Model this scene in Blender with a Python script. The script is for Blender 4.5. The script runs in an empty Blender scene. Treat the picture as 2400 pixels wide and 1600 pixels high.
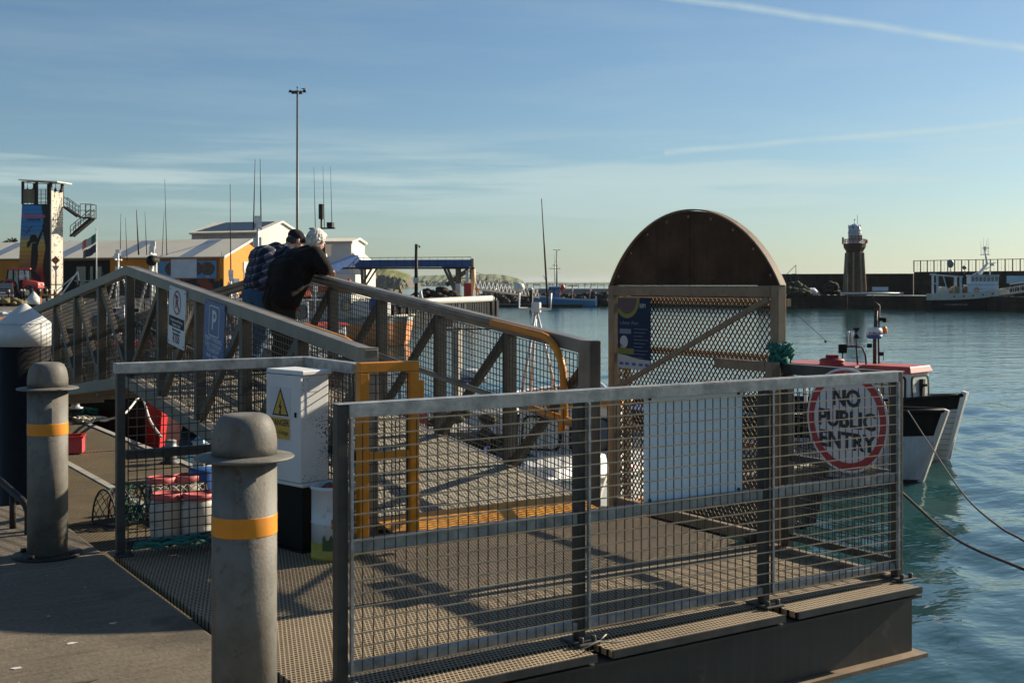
import bpy, math, random
from mathutils import Vector, Matrix, noise
R = math.radians; PI = math.pi; rnd = random.Random(7)
sc = bpy.context.scene
COL = sc.collection
F = 2800.0; EYE = 1.64; HZ = 667.0; YAW = R(-32.7); CA, SA = math.cos(-YAW), math.sin(-YAW)
WATER = -1.9
# x axis of the world runs along the harbour platform, y along the gangway; the camera looks 32.7 degrees off y
def W(X, Y, z=0.0): return Vector((CA*X + SA*Y, -SA*X + CA*Y, z))
def at(px, Y, z=0.0): return W((px-1200.0)/F*Y, Y, z)
def zof(py, Y): return EYE - (py-HZ)*Y/F

# ---------------------------------------------------------------- materials
def clampc(c): return tuple(max(0.0, min(1.0, v)) for v in c)
class NT:
    def __init__(s, nt): s.nt = nt
    def n(s, t, **kw):
        o = s.nt.nodes.new(t)
        for k, v in kw.items(): setattr(o, k, v)
        return o
    def l(s, a, b): s.nt.links.new(a, b)
    def m(s, op, a, b=None, c=None):
        o = s.nt.nodes.new('ShaderNodeMath'); o.operation = op
        for i, v in enumerate((a, b, c)):
            if v is None: continue
            if isinstance(v, (int, float)): o.inputs[i].default_value = v
            else: s.l(v, o.inputs[i])
        return o.outputs[0]
    def ramp(s, fac, stops, interp='LINEAR'):
        o = s.nt.nodes.new('ShaderNodeValToRGB'); o.color_ramp.interpolation = interp
        e = o.color_ramp.elements
        while len(e) > 1: e.remove(e[-1])
        for i, (p, c) in enumerate(stops):
            if i == 0: e[0].position = p; e[0].color = (*c, 1)
            else:
                k = e.new(p); k.color = (*c, 1)
        s.l(fac, o.inputs[0]); return o.outputs[0]
    def mix(s, fac, a, b, bt='MIX'):
        o = s.nt.nodes.new('ShaderNodeMix'); o.data_type = 'RGBA'; o.blend_type = bt
        for i, v in ((0, fac), (6, a), (7, b)):
            if isinstance(v, (int, float)): o.inputs[i].default_value = v
            elif isinstance(v, tuple): o.inputs[i].default_value = (*v, 1) if len(v) == 3 else v
            else: s.l(v, o.inputs[i])
        return o.outputs[2]
    def noise(s, vec, scale, detail=3.0, rough=0.55):
        o = s.nt.nodes.new('ShaderNodeTexNoise'); o.inputs['Scale'].default_value = scale
        o.inputs['Detail'].default_value = detail; o.inputs['Roughness'].default_value = rough
        if vec is not None: s.l(vec, o.inputs['Vector'])
        return o.outputs['Fac']
    def mapv(s, vec, scale=(1,1,1), loc=(0,0,0), rot=(0,0,0)):
        o = s.nt.nodes.new('ShaderNodeMapping'); o.inputs['Scale'].default_value = scale
        o.inputs['Location'].default_value = loc; o.inputs['Rotation'].default_value = rot
        s.l(vec, o.inputs['Vector']); return o.outputs[0]
    def bump(s, h, strength=0.3, dist=0.01):
        o = s.nt.nodes.new('ShaderNodeBump'); o.inputs['Strength'].default_value = strength
        o.inputs['Distance'].default_value = dist; s.l(h, o.inputs['Height']); return o.outputs[0]

def newmat(name):
    m = bpy.data.materials.new(name); m.use_nodes = True
    t = NT(m.node_tree); b = m.node_tree.nodes['Principled BSDF']
    return m, t, b
_M = {}
def mat(name, col, rough=0.55, metal=0.0, var=0.25, scale=6.0, dark=None, spots=0.0, spotcol=(0.16,0.08,0.04), bump=0.0, bscale=60.0, streak=0.0, spec=0.5, coat=0.0):
    """painted or weathered surface: base colour broken up by noise, optional rust spots and vertical streaks"""
    if name in _M: return _M[name]
    m, t, b = newmat(name)
    tc = t.n('ShaderNodeTexCoord').outputs['Object']
    nz = t.noise(tc, scale, 4.0, 0.6)
    lo = dark if dark else clampc(tuple(c*(1-var) for c in col)); hi = clampc(tuple(c*(1+var*0.6) for c in col))
    c = t.ramp(nz, [(0.3, lo), (0.7, hi)])
    if streak > 0:
        st = t.noise(t.mapv(tc, (14, 14, 0.7)), 1.6, 3.0)
        f = t.m('MULTIPLY', t.ramp(st, [(0.52, (0,0,0)), (0.75, (1,1,1))]), streak)
        c = t.mix(f, c, spotcol)
    if spots > 0:
        sp = t.noise(tc, scale*3.1, 5.0, 0.7)
        f = t.ramp(sp, [(0.62-spots*0.12, (0,0,0)), (0.70-spots*0.10, (1,1,1))])
        c = t.mix(t.m('MULTIPLY', f, min(1.0, 0.4+spots)), c, spotcol)
    t.l(c, b.inputs['Base Color'])
    rr = t.m('ADD', t.m('MULTIPLY', nz, 0.25), rough-0.12); t.l(rr, b.inputs['Roughness'])
    b.inputs['Metallic'].default_value = metal; b.inputs['Specular IOR Level'].default_value = spec
    b.inputs['Coat Weight'].default_value = coat
    if bump > 0: t.l(t.bump(t.noise(tc, bscale, 4.0), bump, 0.01), b.inputs['Normal'])
    _M[name] = m; return m

def glass(name='window_glass', col=(0.03,0.04,0.05)):
    if name in _M: return _M[name]
    m, t, b = newmat(name); b.inputs['Base Color'].default_value = (*col, 1); b.inputs['Roughness'].default_value = 0.06
    b.inputs['Specular IOR Level'].default_value = 0.9
    _M[name] = m; return m

def perforated(name, col, hole, pitch, r, aniso=1.0, slot=1.0):
    """metal flooring punched with rows of staggered holes"""
    m, t, b = newmat(name)
    tc = t.n('ShaderNodeTexCoord').outputs['Object']
    sp = t.n('ShaderNodeSeparateXYZ'); t.l(tc, sp.inputs[0])
    v = t.m('DIVIDE', sp.outputs[1], pitch*aniso); row = t.m('FLOOR', v)
    u = t.m('ADD', t.m('DIVIDE', sp.outputs[0], pitch), t.m('MULTIPLY', t.m('MODULO', row, 2.0), 0.5))
    du = t.m('MULTIPLY', t.m('SUBTRACT', t.m('FRACT', t.m('ADD', u, 1000.0)), 0.5), 1.0/slot); dv = t.m('SUBTRACT', t.m('SUBTRACT', v, row), 0.5)
    d = t.m('SQRT', t.m('ADD', t.m('MULTIPLY', du, du), t.m('MULTIPLY', dv, dv)))
    mk = t.m('LESS_THAN', d, r)
    n1 = t.noise(tc, 1.3, 5.0, 0.65); n2 = t.noise(tc, 40.0, 2.0)
    base = t.ramp(t.m('ADD', t.m('MULTIPLY', n1, 0.75), t.m('MULTIPLY', n2, 0.25)), [(0.3, tuple(c*0.6 for c in col)), (0.68, tuple(c*1.2 for c in col))])
    t.l(t.mix(mk, base, hole), b.inputs['Base Color'])
    t.l(t.m('ADD', t.m('MULTIPLY', mk, 0.3), 0.6), b.inputs['Roughness'])
    b.inputs['Specular IOR Level'].default_value = 0.3
    t.l(t.bump(t.ramp(d, [(r, (0,0,0)), (r+0.12, (1,1,1)), (r+0.3, (0.5,0.5,0.5))]), 0.7, 0.004), b.inputs['Normal'])
    _M[name] = m; return m

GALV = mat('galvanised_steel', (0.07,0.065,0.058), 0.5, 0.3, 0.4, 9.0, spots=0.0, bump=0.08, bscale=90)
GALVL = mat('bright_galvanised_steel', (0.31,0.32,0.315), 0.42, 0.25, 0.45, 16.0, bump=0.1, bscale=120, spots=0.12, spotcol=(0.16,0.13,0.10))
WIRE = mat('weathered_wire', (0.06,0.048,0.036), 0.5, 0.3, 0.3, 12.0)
WIREL = mat('sunlit_wire', (0.30,0.25,0.175), 0.45, 0.3, 0.3, 12.0)  # lighter copy of the wire, with sunlight put into its colour
ALU = mat('weathered_aluminium', (0.215,0.19,0.155), 0.45, 0.2, 0.35, 4.0, streak=0.25, spotcol=(0.12,0.10,0.08), bump=0.06, bscale=70)
TAN = mat('tan_rusted_steel', (0.23,0.165,0.105), 0.6, 0.1, 0.3, 7.0, spots=0.35, spotcol=(0.14,0.085,0.045), bump=0.1)
MESHB = mat('shaded_tan_mesh', (0.125,0.085,0.05), 0.65, 0.1, 0.35, 9.0)  # the tan steel darkened, so the gate mesh carries its shade in colour
TRUSS = mat('unlit_truss_metal', (0.095,0.082,0.065), 0.5, 0.2, 0.35, 4.0, streak=0.25, spotcol=(0.06,0.05,0.04), bump=0.06, bscale=70)  # darker copy of the aluminium, shade painted in for unlit posts and diagonals
ARCH = mat('brown_primed_sheet', (0.075,0.043,0.025), 0.75, 0.0, 0.55, 3.0, spots=0.3, spotcol=(0.035,0.022,0.014), bump=0.1, bscale=30, streak=0.5, spec=0.15)
YEL = mat('safety_yellow_paint', (0.62,0.225,0.006), 0.45, 0.0, 0.18, 6.0, spots=0.1, spotcol=(0.32,0.15,0.03), bump=0.08)
YELB = mat('faded_yellow_band', (0.68,0.245,0.006), 0.5, 0.0, 0.15, 8.0, streak=0.35, spotcol=(0.35,0.18,0.04))
BOLL = mat('bollard_grey_paint', (0.165,0.158,0.138), 0.62, 0.0, 0.35, 7.0, spots=0.35, spotcol=(0.13,0.075,0.04), streak=0.55, bump=0.15, bscale=80, spec=0.3)
WHITE = mat('weathered_white_paint', (0.60,0.59,0.56), 0.45, 0.0, 0.12, 4.0, spots=0.05, spotcol=(0.4,0.33,0.25))
CLEANW = mat('white_vinyl', (0.66,0.66,0.63), 0.4, 0.0, 0.06, 4.0)
DIRTYW = mat('stained_white_paint', (0.50,0.48,0.42), 0.5, 0.0, 0.2, 3.0, spots=0.2, spotcol=(0.28,0.17,0.09), streak=0.55)
BLACK = mat('black_paint', (0.012,0.0105,0.010), 0.6, 0.0, 0.3, 4.0, spec=0.2)
DARK = mat('dark_weathered_steel', (0.032,0.027,0.023), 0.6, 0.1, 0.4, 5.0, spec=0.3)
RUBBER = mat('black_rubber', (0.02,0.02,0.02), 0.8, 0.0, 0.3, 8.0)
INK = mat('black_lettering', (0.02,0.02,0.022), 0.5, 0, 0.1)
RED = mat('red_paint', (0.45,0.03,0.025), 0.4, 0.0, 0.2, 4.0)
SIGNRED = mat('sign_red', (0.42,0.03,0.04), 0.5, 0.0, 0.15, 5.0)
BLUE = mat('blue_paint', (0.025,0.09,0.30), 0.45, 0.0, 0.25, 4.0)
SIGNBLUE = mat('sign_blue', (0.02,0.09,0.28), 0.4, 0.0, 0.12, 5.0)
ORANGE = mat('orange_paint', (0.62,0.20,0.04), 0.45, 0.0, 0.2, 4.0)
LTBLUE = mat('pale_blue_paint', (0.35,0.52,0.66), 0.4, 0.0, 0.15, 4.0)
TEAL = mat('teal_paint', (0.08,0.38,0.36), 0.5, 0.0, 0.2, 4.0)
GREEN = mat('green_rope', (0.03,0.16,0.12), 0.8, 0.0, 0.35, 30.0, bump=0.4, bscale=200)
ROPE = mat('pale_rope', (0.42,0.38,0.30), 0.85, 0.0, 0.3, 40.0, bump=0.4, bscale=250)
ROPED = mat('dark_rope', (0.07,0.06,0.05), 0.85, 0.0, 0.3, 40.0, bump=0.4, bscale=250)
STEELW = mat('white_steel_tube', (0.62,0.62,0.60), 0.4, 0.1, 0.15, 6.0)
GLASS = glass()
GLASSL = glass('painted_reflection_glass', (0.50,0.52,0.47))  # pale base colour paints in the bright water reflected by the panes

# ---------------------------------------------------------------- mesh builder
def frame_of(d, up=Vector((0,0,1))):
    d = Vector(d).normalized(); up = Vector(up)
    x = d.cross(up)
    if x.length < 1e-5: x = d.cross(Vector((1,0,0)))
    x.normalize(); y = x.cross(d).normalized()
    return x, y, d
class MB:
    def __init__(s): s.v = []; s.f = []; s.mi = []; s.mats = []; s.cur = 0; s.sm = []; s.smooth = False
    def use(s, m):
        if m not in s.mats: s.mats.append(m)
        s.cur = s.mats.index(m); return s
    def face(s, idx): s.f.append(tuple(idx)); s.mi.append(s.cur); s.sm.append(s.smooth)
    def add(s, vs, fs):
        b = len(s.v); s.v += [Vector(p) for p in vs]
        for f in fs: s.face([i+b for i in f])
        return s
    def box(s, a, b):
        x0,y0,z0 = a; x1,y1,z1 = b
        return s.add([(x0,y0,z0),(x1,y0,z0),(x1,y1,z0),(x0,y1,z0),(x0,y0,z1),(x1,y0,z1),(x1,y1,z1),(x0,y1,z1)],
              [(0,3,2,1),(4,5,6,7),(0,1,5,4),(1,2,6,5),(2,3,7,6),(3,0,4,7)])
    def cbox(s, c, sz, rz=0.0):
        hx,hy,hz = sz[0]/2, sz[1]/2, sz[2]/2; M = Matrix.Rotation(rz, 3, 'Z'); c = Vector(c)
        vs = [c + M @ Vector((sx*hx, sy*hy, sz_*hz)) for sz_ in (-1,1) for sx,sy in ((-1,-1),(1,-1),(1,1),(-1,1))]
        return s.add(vs, [(0,3,2,1),(4,5,6,7),(0,1,5,4),(1,2,6,5),(2,3,7,6),(3,0,4,7)])
    def beam(s, p, q, w, h=None, up=(0,0,1)):
        h = w if h is None else h; p = Vector(p); q = Vector(q); x, y, d = frame_of(q-p, up)
        vs = [o + x*sx*w/2 + y*sy*h/2 for o in (p, q) for sx, sy in ((-1,-1),(1,-1),(1,1),(-1,1))]
        return s.add(vs, [(0,1,2,3),(7,6,5,4),(0,4,5,1),(1,5,6,2),(2,6,7,3),(3,7,4,0)])
    def tube(s, pts, r, n=8, cap=True):
        pts = [Vector(p) for p in pts]; rs = r if isinstance(r, (list, tuple)) else [r]*len(pts)
        b = len(s.v); up = Vector((0,0,1)); sm = s.smooth; s.smooth = True
        d0 = (pts[1]-pts[0]).normalized(); x, y, _ = frame_of(d0)
        for i, p in enumerate(pts):
            d = (pts[min(i+1, len(pts)-1)] - pts[max(i-1, 0)]).normalized()
            x = (x - d*x.dot(d)); x = x.normalized() if x.length > 1e-6 else frame_of(d)[0]; y = d.cross(x)
            for k in range(n):
                a = 2*PI*k/n; s.v.append(p + (x*math.cos(a) + y*math.sin(a))*rs[i])
        for i in range(len(pts)-1):
            for k in range(n):
                s.face((b+i*n+k, b+i*n+(k+1)%n, b+(i+1)*n+(k+1)%n, b+(i+1)*n+k))
        s.smooth = sm
        if cap:
            s.face([b+k for k in range(n)][::-1]); e = b+(len(pts)-1)*n; s.face([e+k for k in range(n)])
        return s
    def lathe(s, prof, n=24, c=(0,0,0), rot=0.0, smooth=True):
        b = len(s.v); c = Vector(c); sm = s.smooth; s.smooth = smooth
        for r, z in prof:
            for k in range(n):
                a = 2*PI*k/n + rot; s.v.append(c + Vector((max(r,1e-4)*math.cos(a), max(r,1e-4)*math.sin(a), z)))
        for i in range(len(prof)-1):
            for k in range(n):
                s.face((b+i*n+k, b+i*n+(k+1)%n, b+(i+1)*n+(k+1)%n, b+(i+1)*n+k))
        s.smooth = False
        s.face([b+k for k in range(n)][::-1]); e = b+(len(prof)-1)*n; s.face([e+k for k in range(n)])
        s.smooth = sm; return s
    def ell(s, c, r, nu=14, nv=8, jit=0.0):
        c = Vector(c); r = (r,r,r) if isinstance(r,(int,float)) else r; b = len(s.v); sm = s.smooth; s.smooth = True
        for j in range(nv+1):
            t = PI*j/nv
            for i in range(nu):
                a = 2*PI*i/nu; k = 1+rnd.uniform(-jit,jit)
                s.v.append(c + Vector((r[0]*math.sin(t)*math.cos(a)*k, r[1]*math.sin(t)*math.sin(a)*k, -r[2]*math.cos(t)*k)))
        for j in range(nv):
            for i in range(nu):
                s.face((b+j*nu+i, b+j*nu+(i+1)%nu, b+(j+1)*nu+(i+1)%nu, b+(j+1)*nu+i))
        s.smooth = sm; return s
    def prism(s, poly, o, u, v, depth):
        """poly: 2-D outline in the (u, v) plane at o, extruded by the vector depth"""
        o = Vector(o); u = Vector(u); v = Vector(v); dv = Vector(depth); n = len(poly); b = len(s.v)
        for k in (0, 1):
            for a, c in poly: s.v.append(o + u*a + v*c + dv*k)
        s.face([b+i for i in range(n)][::-1]); s.face([b+n+i for i in range(n)])
        for i in range(n): s.face((b+i, b+(i+1)%n, b+n+(i+1)%n, b+n+i))
        return s
    def grid(s, o, u, v, lu, lv, pu, pv, r, mv=None, rv=None, mh=None):
        """welded wire mesh in the plane (u, v) at o"""
        o = Vector(o); u = Vector(u); v = Vector(v); nrm = Vector(u).cross(v).normalized()
        k = 0; rv = rv or r
        if mv: s.use(mv)
        while k*pu <= lu+1e-6:
            j0 = Vector(u)*rnd.uniform(-0.0012,0.0012); p = o + u*(k*pu) + j0; s.beam(p, p + v*lv - j0*2, rv*2, rv*2, nrm); k += 1
        k = 0
        while k*pv <= lv+1e-6:
            if k == 0 and mh: s.use(mh)
            j0 = Vector(v)*rnd.uniform(-0.0012,0.0012); p = o + v*(k*pv) + nrm*(r*1.9) + j0; s.beam(p, p + u*lu - j0*2, r*2, r*2, nrm); k += 1
        return s
    def build(s, name, m=None, parent=None, loc=None, rz=None, bevel=0.0, mw=None, off=None):
        me = bpy.data.meshes.new(name)
        vs = s.v if off is None else [p - Vector(off) for p in s.v]
        me.from_pydata([tuple(p) for p in vs], [], s.f)
        ms = s.mats if s.mats else [m]
        for k in ms: me.materials.append(k)
        if s.mats: me.polygons.foreach_set('material_index', s.mi)
        me.polygons.foreach_set('use_smooth', s.sm); me.update()
        o = bpy.data.objects.new(name, me); COL.objects.link(o)
        if parent: o.parent = parent
        if loc is not None: o.location = loc
        if rz is not None: o.rotation_euler = (0,0,rz)
        if mw is not None: o.matrix_world = mw
        if bevel > 0:
            bm = o.modifiers.new('bevel', 'BEVEL'); bm.width = bevel; bm.segments = 2; bm.limit_method = 'ANGLE'; bm.angle_limit = R(50)
        return o

def tag(o, label=None, cat=None, group=None, kind=None):
    if label: o['label'] = label
    if cat: o['category'] = cat
    if group: o['group'] = group
    if kind: o['kind'] = kind
    return o
def thing(name, label, cat, loc=(0,0,0), rz=0.0, group=None):
    o = bpy.data.objects.new(name, None); COL.objects.link(o); o.location = loc; o.rotation_euler = (0,0,rz); o.empty_display_size = 0.2
    return tag(o, label, cat, group)
def copy_tree(o, parent=None):
    c = o.copy(); COL.objects.link(c)
    if parent: c.parent = parent
    for ch in list(o.children): copy_tree(ch, c)
    return c
def basis(o, right, up):
    r = Vector(right).normalized(); n = r.cross(Vector(up)).normalized(); u = n.cross(r)
    return Matrix(((r.x,u.x,n.x,o[0]),(r.y,u.y,n.y,o[1]),(r.z,u.z,n.z,o[2]),(0,0,0,1)))
def text(name, s, size, pos, m, parent, align='CENTER', ext=0.0015, sx=1.0, spacing=1.0, bold=0.0, rot=None):
    """raised lettering as a mesh; pos in the parent's frame, letters in its x-y plane unless rot is given"""
    cu = bpy.data.curves.new(name, 'FONT'); cu.body = s; cu.size = size; cu.align_x = align; cu.align_y = 'CENTER'
    cu.extrude = ext; cu.space_character = spacing; cu.offset = bold; cu.resolution_u = 3
    t = bpy.data.objects.new(name, cu); COL.objects.link(t)
    me = bpy.data.meshes.new_from_object(t.evaluated_get(bpy.context.evaluated_depsgraph_get()))
    bpy.data.objects.remove(t); bpy.data.curves.remove(cu)
    for v in me.vertices: v.co.x *= sx
    me.materials.clear(); me.materials.append(m); me.name = name
    o = bpy.data.objects.new(name, me); COL.objects.link(o); o.parent = parent
    M = Matrix.Translation(Vector(pos))
    if rot is not None: M = M @ rot
    o.matrix_local = M
    return o
ROTF = Matrix.Rotation(R(90), 4, 'X')        # letters facing -y in the parent's frame
def rrect(w, h, r, n=4):
    pts = []
    for cx, cy, a0 in ((w/2-r, h/2-r, 0), (-w/2+r, h/2-r, 90), (-w/2+r, -h/2+r, 180), (w/2-r, -h/2+r, 270)):
        for k in range(n+1):
            a = R(a0 + 90*k/n); pts.append((cx + r*math.cos(a), cy + r*math.sin(a)))
    return pts
def ring(mb, r0, r1, z0, z1, n=40, c=(0,0), sx=1.0):
    b = len(mb.v)
    for z in (z0, z1):
        for r in (r0, r1):
            for k in range(n):
                a = 2*PI*k/n; mb.v.append(Vector((c[0]+r*sx*math.cos(a), c[1]+r*math.sin(a), z)))
    for k in range(n):
        k2 = (k+1)%n
        mb.face((b+2*n+k, b+3*n+k, b+3*n+k2, b+2*n+k2)); mb.face((b+k, b+k2, b+n+k2, b+n+k))
        mb.face((b+n+k, b+n+k2, b+3*n+k2, b+3*n+k)); mb.face((b+k2, b+k, b+2*n+k, b+2*n+k2))
def coil(c, r, turns, h, jit, n=90, phase=0.0):
    pts = []
    for i in range(n):
        t = i/(n-1); a = 2*PI*turns*t + phase
        rr = r*(0.65+0.35*math.sin(3.1*a+phase)) * (1+rnd.uniform(-jit, jit))
        pts.append(Vector(c) + Vector((rr*math.cos(a), rr*math.sin(a), abs(h*(0.5+0.5*math.sin(5.3*a+phase)))+rnd.uniform(0, 0.01))))
    return pts

# ---------------------------------------------------------------- camera, light, sky
cam = bpy.data.cameras.new('camera'); camo = bpy.data.objects.new('camera', cam); COL.objects.link(camo)
cam.sensor_width = 36.0; cam.lens = F/2400.0*36.0; cam.shift_y = -(800.0-HZ)/2400.0
cam.clip_start = 0.05; cam.clip_end = 60000.0
camo.location = (0,0,EYE); camo.rotation_euler = (R(90), 0, YAW); sc.camera = camo
cam.dof.use_dof = True; cam.dof.focus_distance = 12.0; cam.dof.aperture_fstop = 9.0
SUN_EL = R(25.0); SUN_B = -0.035
sd = Vector((math.cos(SUN_EL)*math.sqrt(1-SUN_B**2), math.cos(SUN_EL)*SUN_B, math.sin(SUN_EL)))
sun = bpy.data.lights.new('sun', 'SUN'); sun.energy = 5.0; sun.angle = R(0.53); sun.color = (1.0, 0.88, 0.69)
suno = bpy.data.objects.new('sun', sun); COL.objects.link(suno); suno.rotation_euler = sd.to_track_quat('Z', 'Y').to_euler()
suno.location = (20, 0, 30)
w = bpy.data.worlds.new('World'); sc.world = w; w.use_nodes = True
t = NT(w.node_tree); bg = w.node_tree.nodes['Background']
sky = t.n('ShaderNodeTexSky'); sky.sky_type = 'NISHITA'; sky.sun_disc = False
sky.sun_elevation = SUN_EL; sky.sun_rotation = math.atan2(sd.x, sd.y)
sky.air_density = 1.0; sky.dust_density = 0.6; sky.ozone_density = 2.6; sky.altitude = 0
# thin cirrus streaks and two aircraft trails, as directions in the world's sky
gen = t.n('ShaderNodeTexCoord').outputs['Generated']
def skydir(px, py): return W((px-1200)/F, 1.0, -(py-HZ)/F).normalized()
def trail(p, q, width, amount, t0, t1):
    a, b = skydir(*p), skydir(*q); nrm = a.cross(b).normalized(); tang = nrm.cross(a).normalized()
    def dot(vec):
        o = t.n('ShaderNodeVectorMath', operation='DOT_PRODUCT'); o.inputs[1].default_value = vec; t.l(gen, o.inputs[0]); return o.outputs['Value']
    wob = t.m('MULTIPLY', t.m('SUBTRACT', t.noise(gen, 9.0, 2.0), 0.5), width*1.6)
    d = t.m('ABSOLUTE', t.m('ADD', dot(nrm), wob))
    f = t.m('MAXIMUM', t.m('SUBTRACT', 1.0, t.m('DIVIDE', d, width)), 0.0)
    along = t.m('DIVIDE', dot(tang), t.m('MAXIMUM', dot(a), 0.05))
    lim = t.m('MULTIPLY', t.m('GREATER_THAN', along, t0), t.m('LESS_THAN', along, t1))
    brk = t.ramp(t.noise(gen, 30.0, 4.0), [(0.25, (0.45,)*3), (0.6, (1,1,1))])
    return t.m('MULTIPLY', t.m('MULTIPLY', t.m('MULTIPLY', f, lim), brk), amount)
sp_ = t.n('ShaderNodeSeparateXYZ'); t.l(gen, sp_.inputs[0])
elev = sp_.outputs[2]
cvec = t.mapv(gen, (1.0, 1.6, 9.0), rot=(0.05, 0.0, 0.4))
cn = t.noise(cvec, 2.6, 6.0, 0.6)
cl = t.m('MULTIPLY', t.ramp(cn, [(0.46, (0,0,0)), (0.84, (1,1,1))]), 0.22)
lowband = t.ramp(t.m('ABSOLUTE', t.m('SUBTRACT', elev, 0.085)), [(0.0, (1,1,1)), (0.05, (0,0,0))])
cn2 = t.noise(t.mapv(gen, (1.0, 1.0, 16.0)), 3.2, 5.0, 0.55)
lowc = t.m('MULTIPLY', t.m('MULTIPLY', lowband, t.ramp(cn2, [(0.48, (0,0,0)), (0.60, (1,1,1))])), 0.60)
fac = t.m('MINIMUM', t.m('ADD', t.m('ADD', cl, lowc), t.m('ADD', trail((1590,-5), (2400,112), 0.0042, 0.62, -0.2, 0.6), trail((1500,365), (2400,285), 0.0035, 0.5, 0.02, 0.6))), 0.9)
cloudcol = t.mix(1.0, sky.outputs[0], (1.0,0.98,0.92), 'MULTIPLY')
bright = t.n('ShaderNodeMix', data_type='RGBA', blend_type='MIX'); t.l(fac, bright.inputs[0]); t.l(sky.outputs[0], bright.inputs[6]); bright.inputs[7].default_value = (7.6,7.9,7.2,1)
t.l(t.mix(1.0, bright.outputs[2], (0.81,0.945,1.015), 'MULTIPLY'), bg.inputs['Color']); bg.inputs['Strength'].default_value = 0.054
vs_ = sc.view_settings; vs_.view_transform = 'Standard'; vs_.look = 'None'; vs_.exposure = 0.82; vs_.gamma = 1.0
sc.render.engine = 'CYCLES'; sc.cycles.max_bounces = 6; sc.cycles.transparent_max_bounces = 12
sc.cycles.use_denoising = True
# ================================================================ the setting: water, quays, land, hills
def axis(lo, hi, step, far, g=1.32):
    a = [lo]
    while a[-1] < hi-1e-6: a.append(a[-1]+step)
    s = step; up = [a[-1]]
    while up[-1] < far: s *= g; up.append(up[-1]+s)
    s = step; dn = [lo]
    while dn[-1] > -far: s *= g; dn.append(dn[-1]-s)
    return dn[:0:-1] + a + up[1:]
def make_water():
    xs = axis(1.0, 34.0, 0.17, 7000); ys = axis(-3.0, 40.0, 0.17, 7000)
    waves = []
    for i in range(16):
        lam = 0.75*1.22**(i*0.75); th = R(-35) + rnd.uniform(-0.9, 0.9)
        waves.append((2*PI/lam*math.cos(th), 2*PI/lam*math.sin(th), rnd.uniform(0, 6.28), 0.0066*lam**0.72))
    vs = []
    for y in ys:
        for x in xs:
            d = max(1.0-x, x-34.0, -3.0-y, y-40.0, -5.0); k = min(1.0, max(0.0, -d/5.0)); z = WATER
            if k > 0:
                z += k*sum(a*math.sin(kx*x+ky*y+ph+0.5*math.sin(kx*0.6*y-ky*0.6*x)) for kx,ky,ph,a in waves)
            vs.append((x, y, z))
    n = len(xs); fs = [(j*n+i, j*n+i+1, (j+1)*n+i+1, (j+1)*n+i) for j in range(len(ys)-1) for i in range(n-1)]
    m, t, b = newmat('harbour_water')
    tc = t.n('ShaderNodeTexCoord').outputs['Object']
    v1 = t.mapv(tc, (1.0, 1.5, 1.0), rot=(0,0,R(33)))
    h = t.m('ADD', t.m('MULTIPLY', t.noise(v1, 1.1, 3.0, 0.5), 1.0), t.m('MULTIPLY', t.noise(v1, 3.6, 2.0, 0.5), 0.30))
    big = t.noise(t.mapv(tc, (0.05, 0.09, 0.05), rot=(0,0,R(33))), 1.0, 3.0)
    h = t.m('ADD', h, t.m('MULTIPLY', t.noise(v1, 0.28, 2.0, 0.5), 2.2))
    bp = t.n('ShaderNodeBump'); bp.inputs['Distance'].default_value = 0.06
    t.l(t.ramp(big, [(0.35, (0.45,)*3), (0.65, (0.75,)*3)]), bp.inputs['Strength']); t.l(h, bp.inputs['Height'])
    t.l(bp.outputs[0], b.inputs['Normal'])
    deep = t.noise(t.mapv(tc, (0.12,0.12,0.12)), 1.0, 3.0)
    t.l(t.ramp(deep, [(0.35, (0.009,0.040,0.039)), (0.7, (0.015,0.058,0.055))]), b.inputs['Base Color'])
    b.inputs['Roughness'].default_value = 0.10; b.inputs['IOR'].default_value = 1.5
    me = bpy.data.meshes.new('water'); me.from_pydata(vs, [], fs); me.materials.append(m)
    me.polygons.foreach_set('use_smooth', [True]*len(fs)); me.update()
    o = bpy.data.objects.new('water', me); COL.objects.link(o); tag(o, kind='structure')
make_water()

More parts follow.
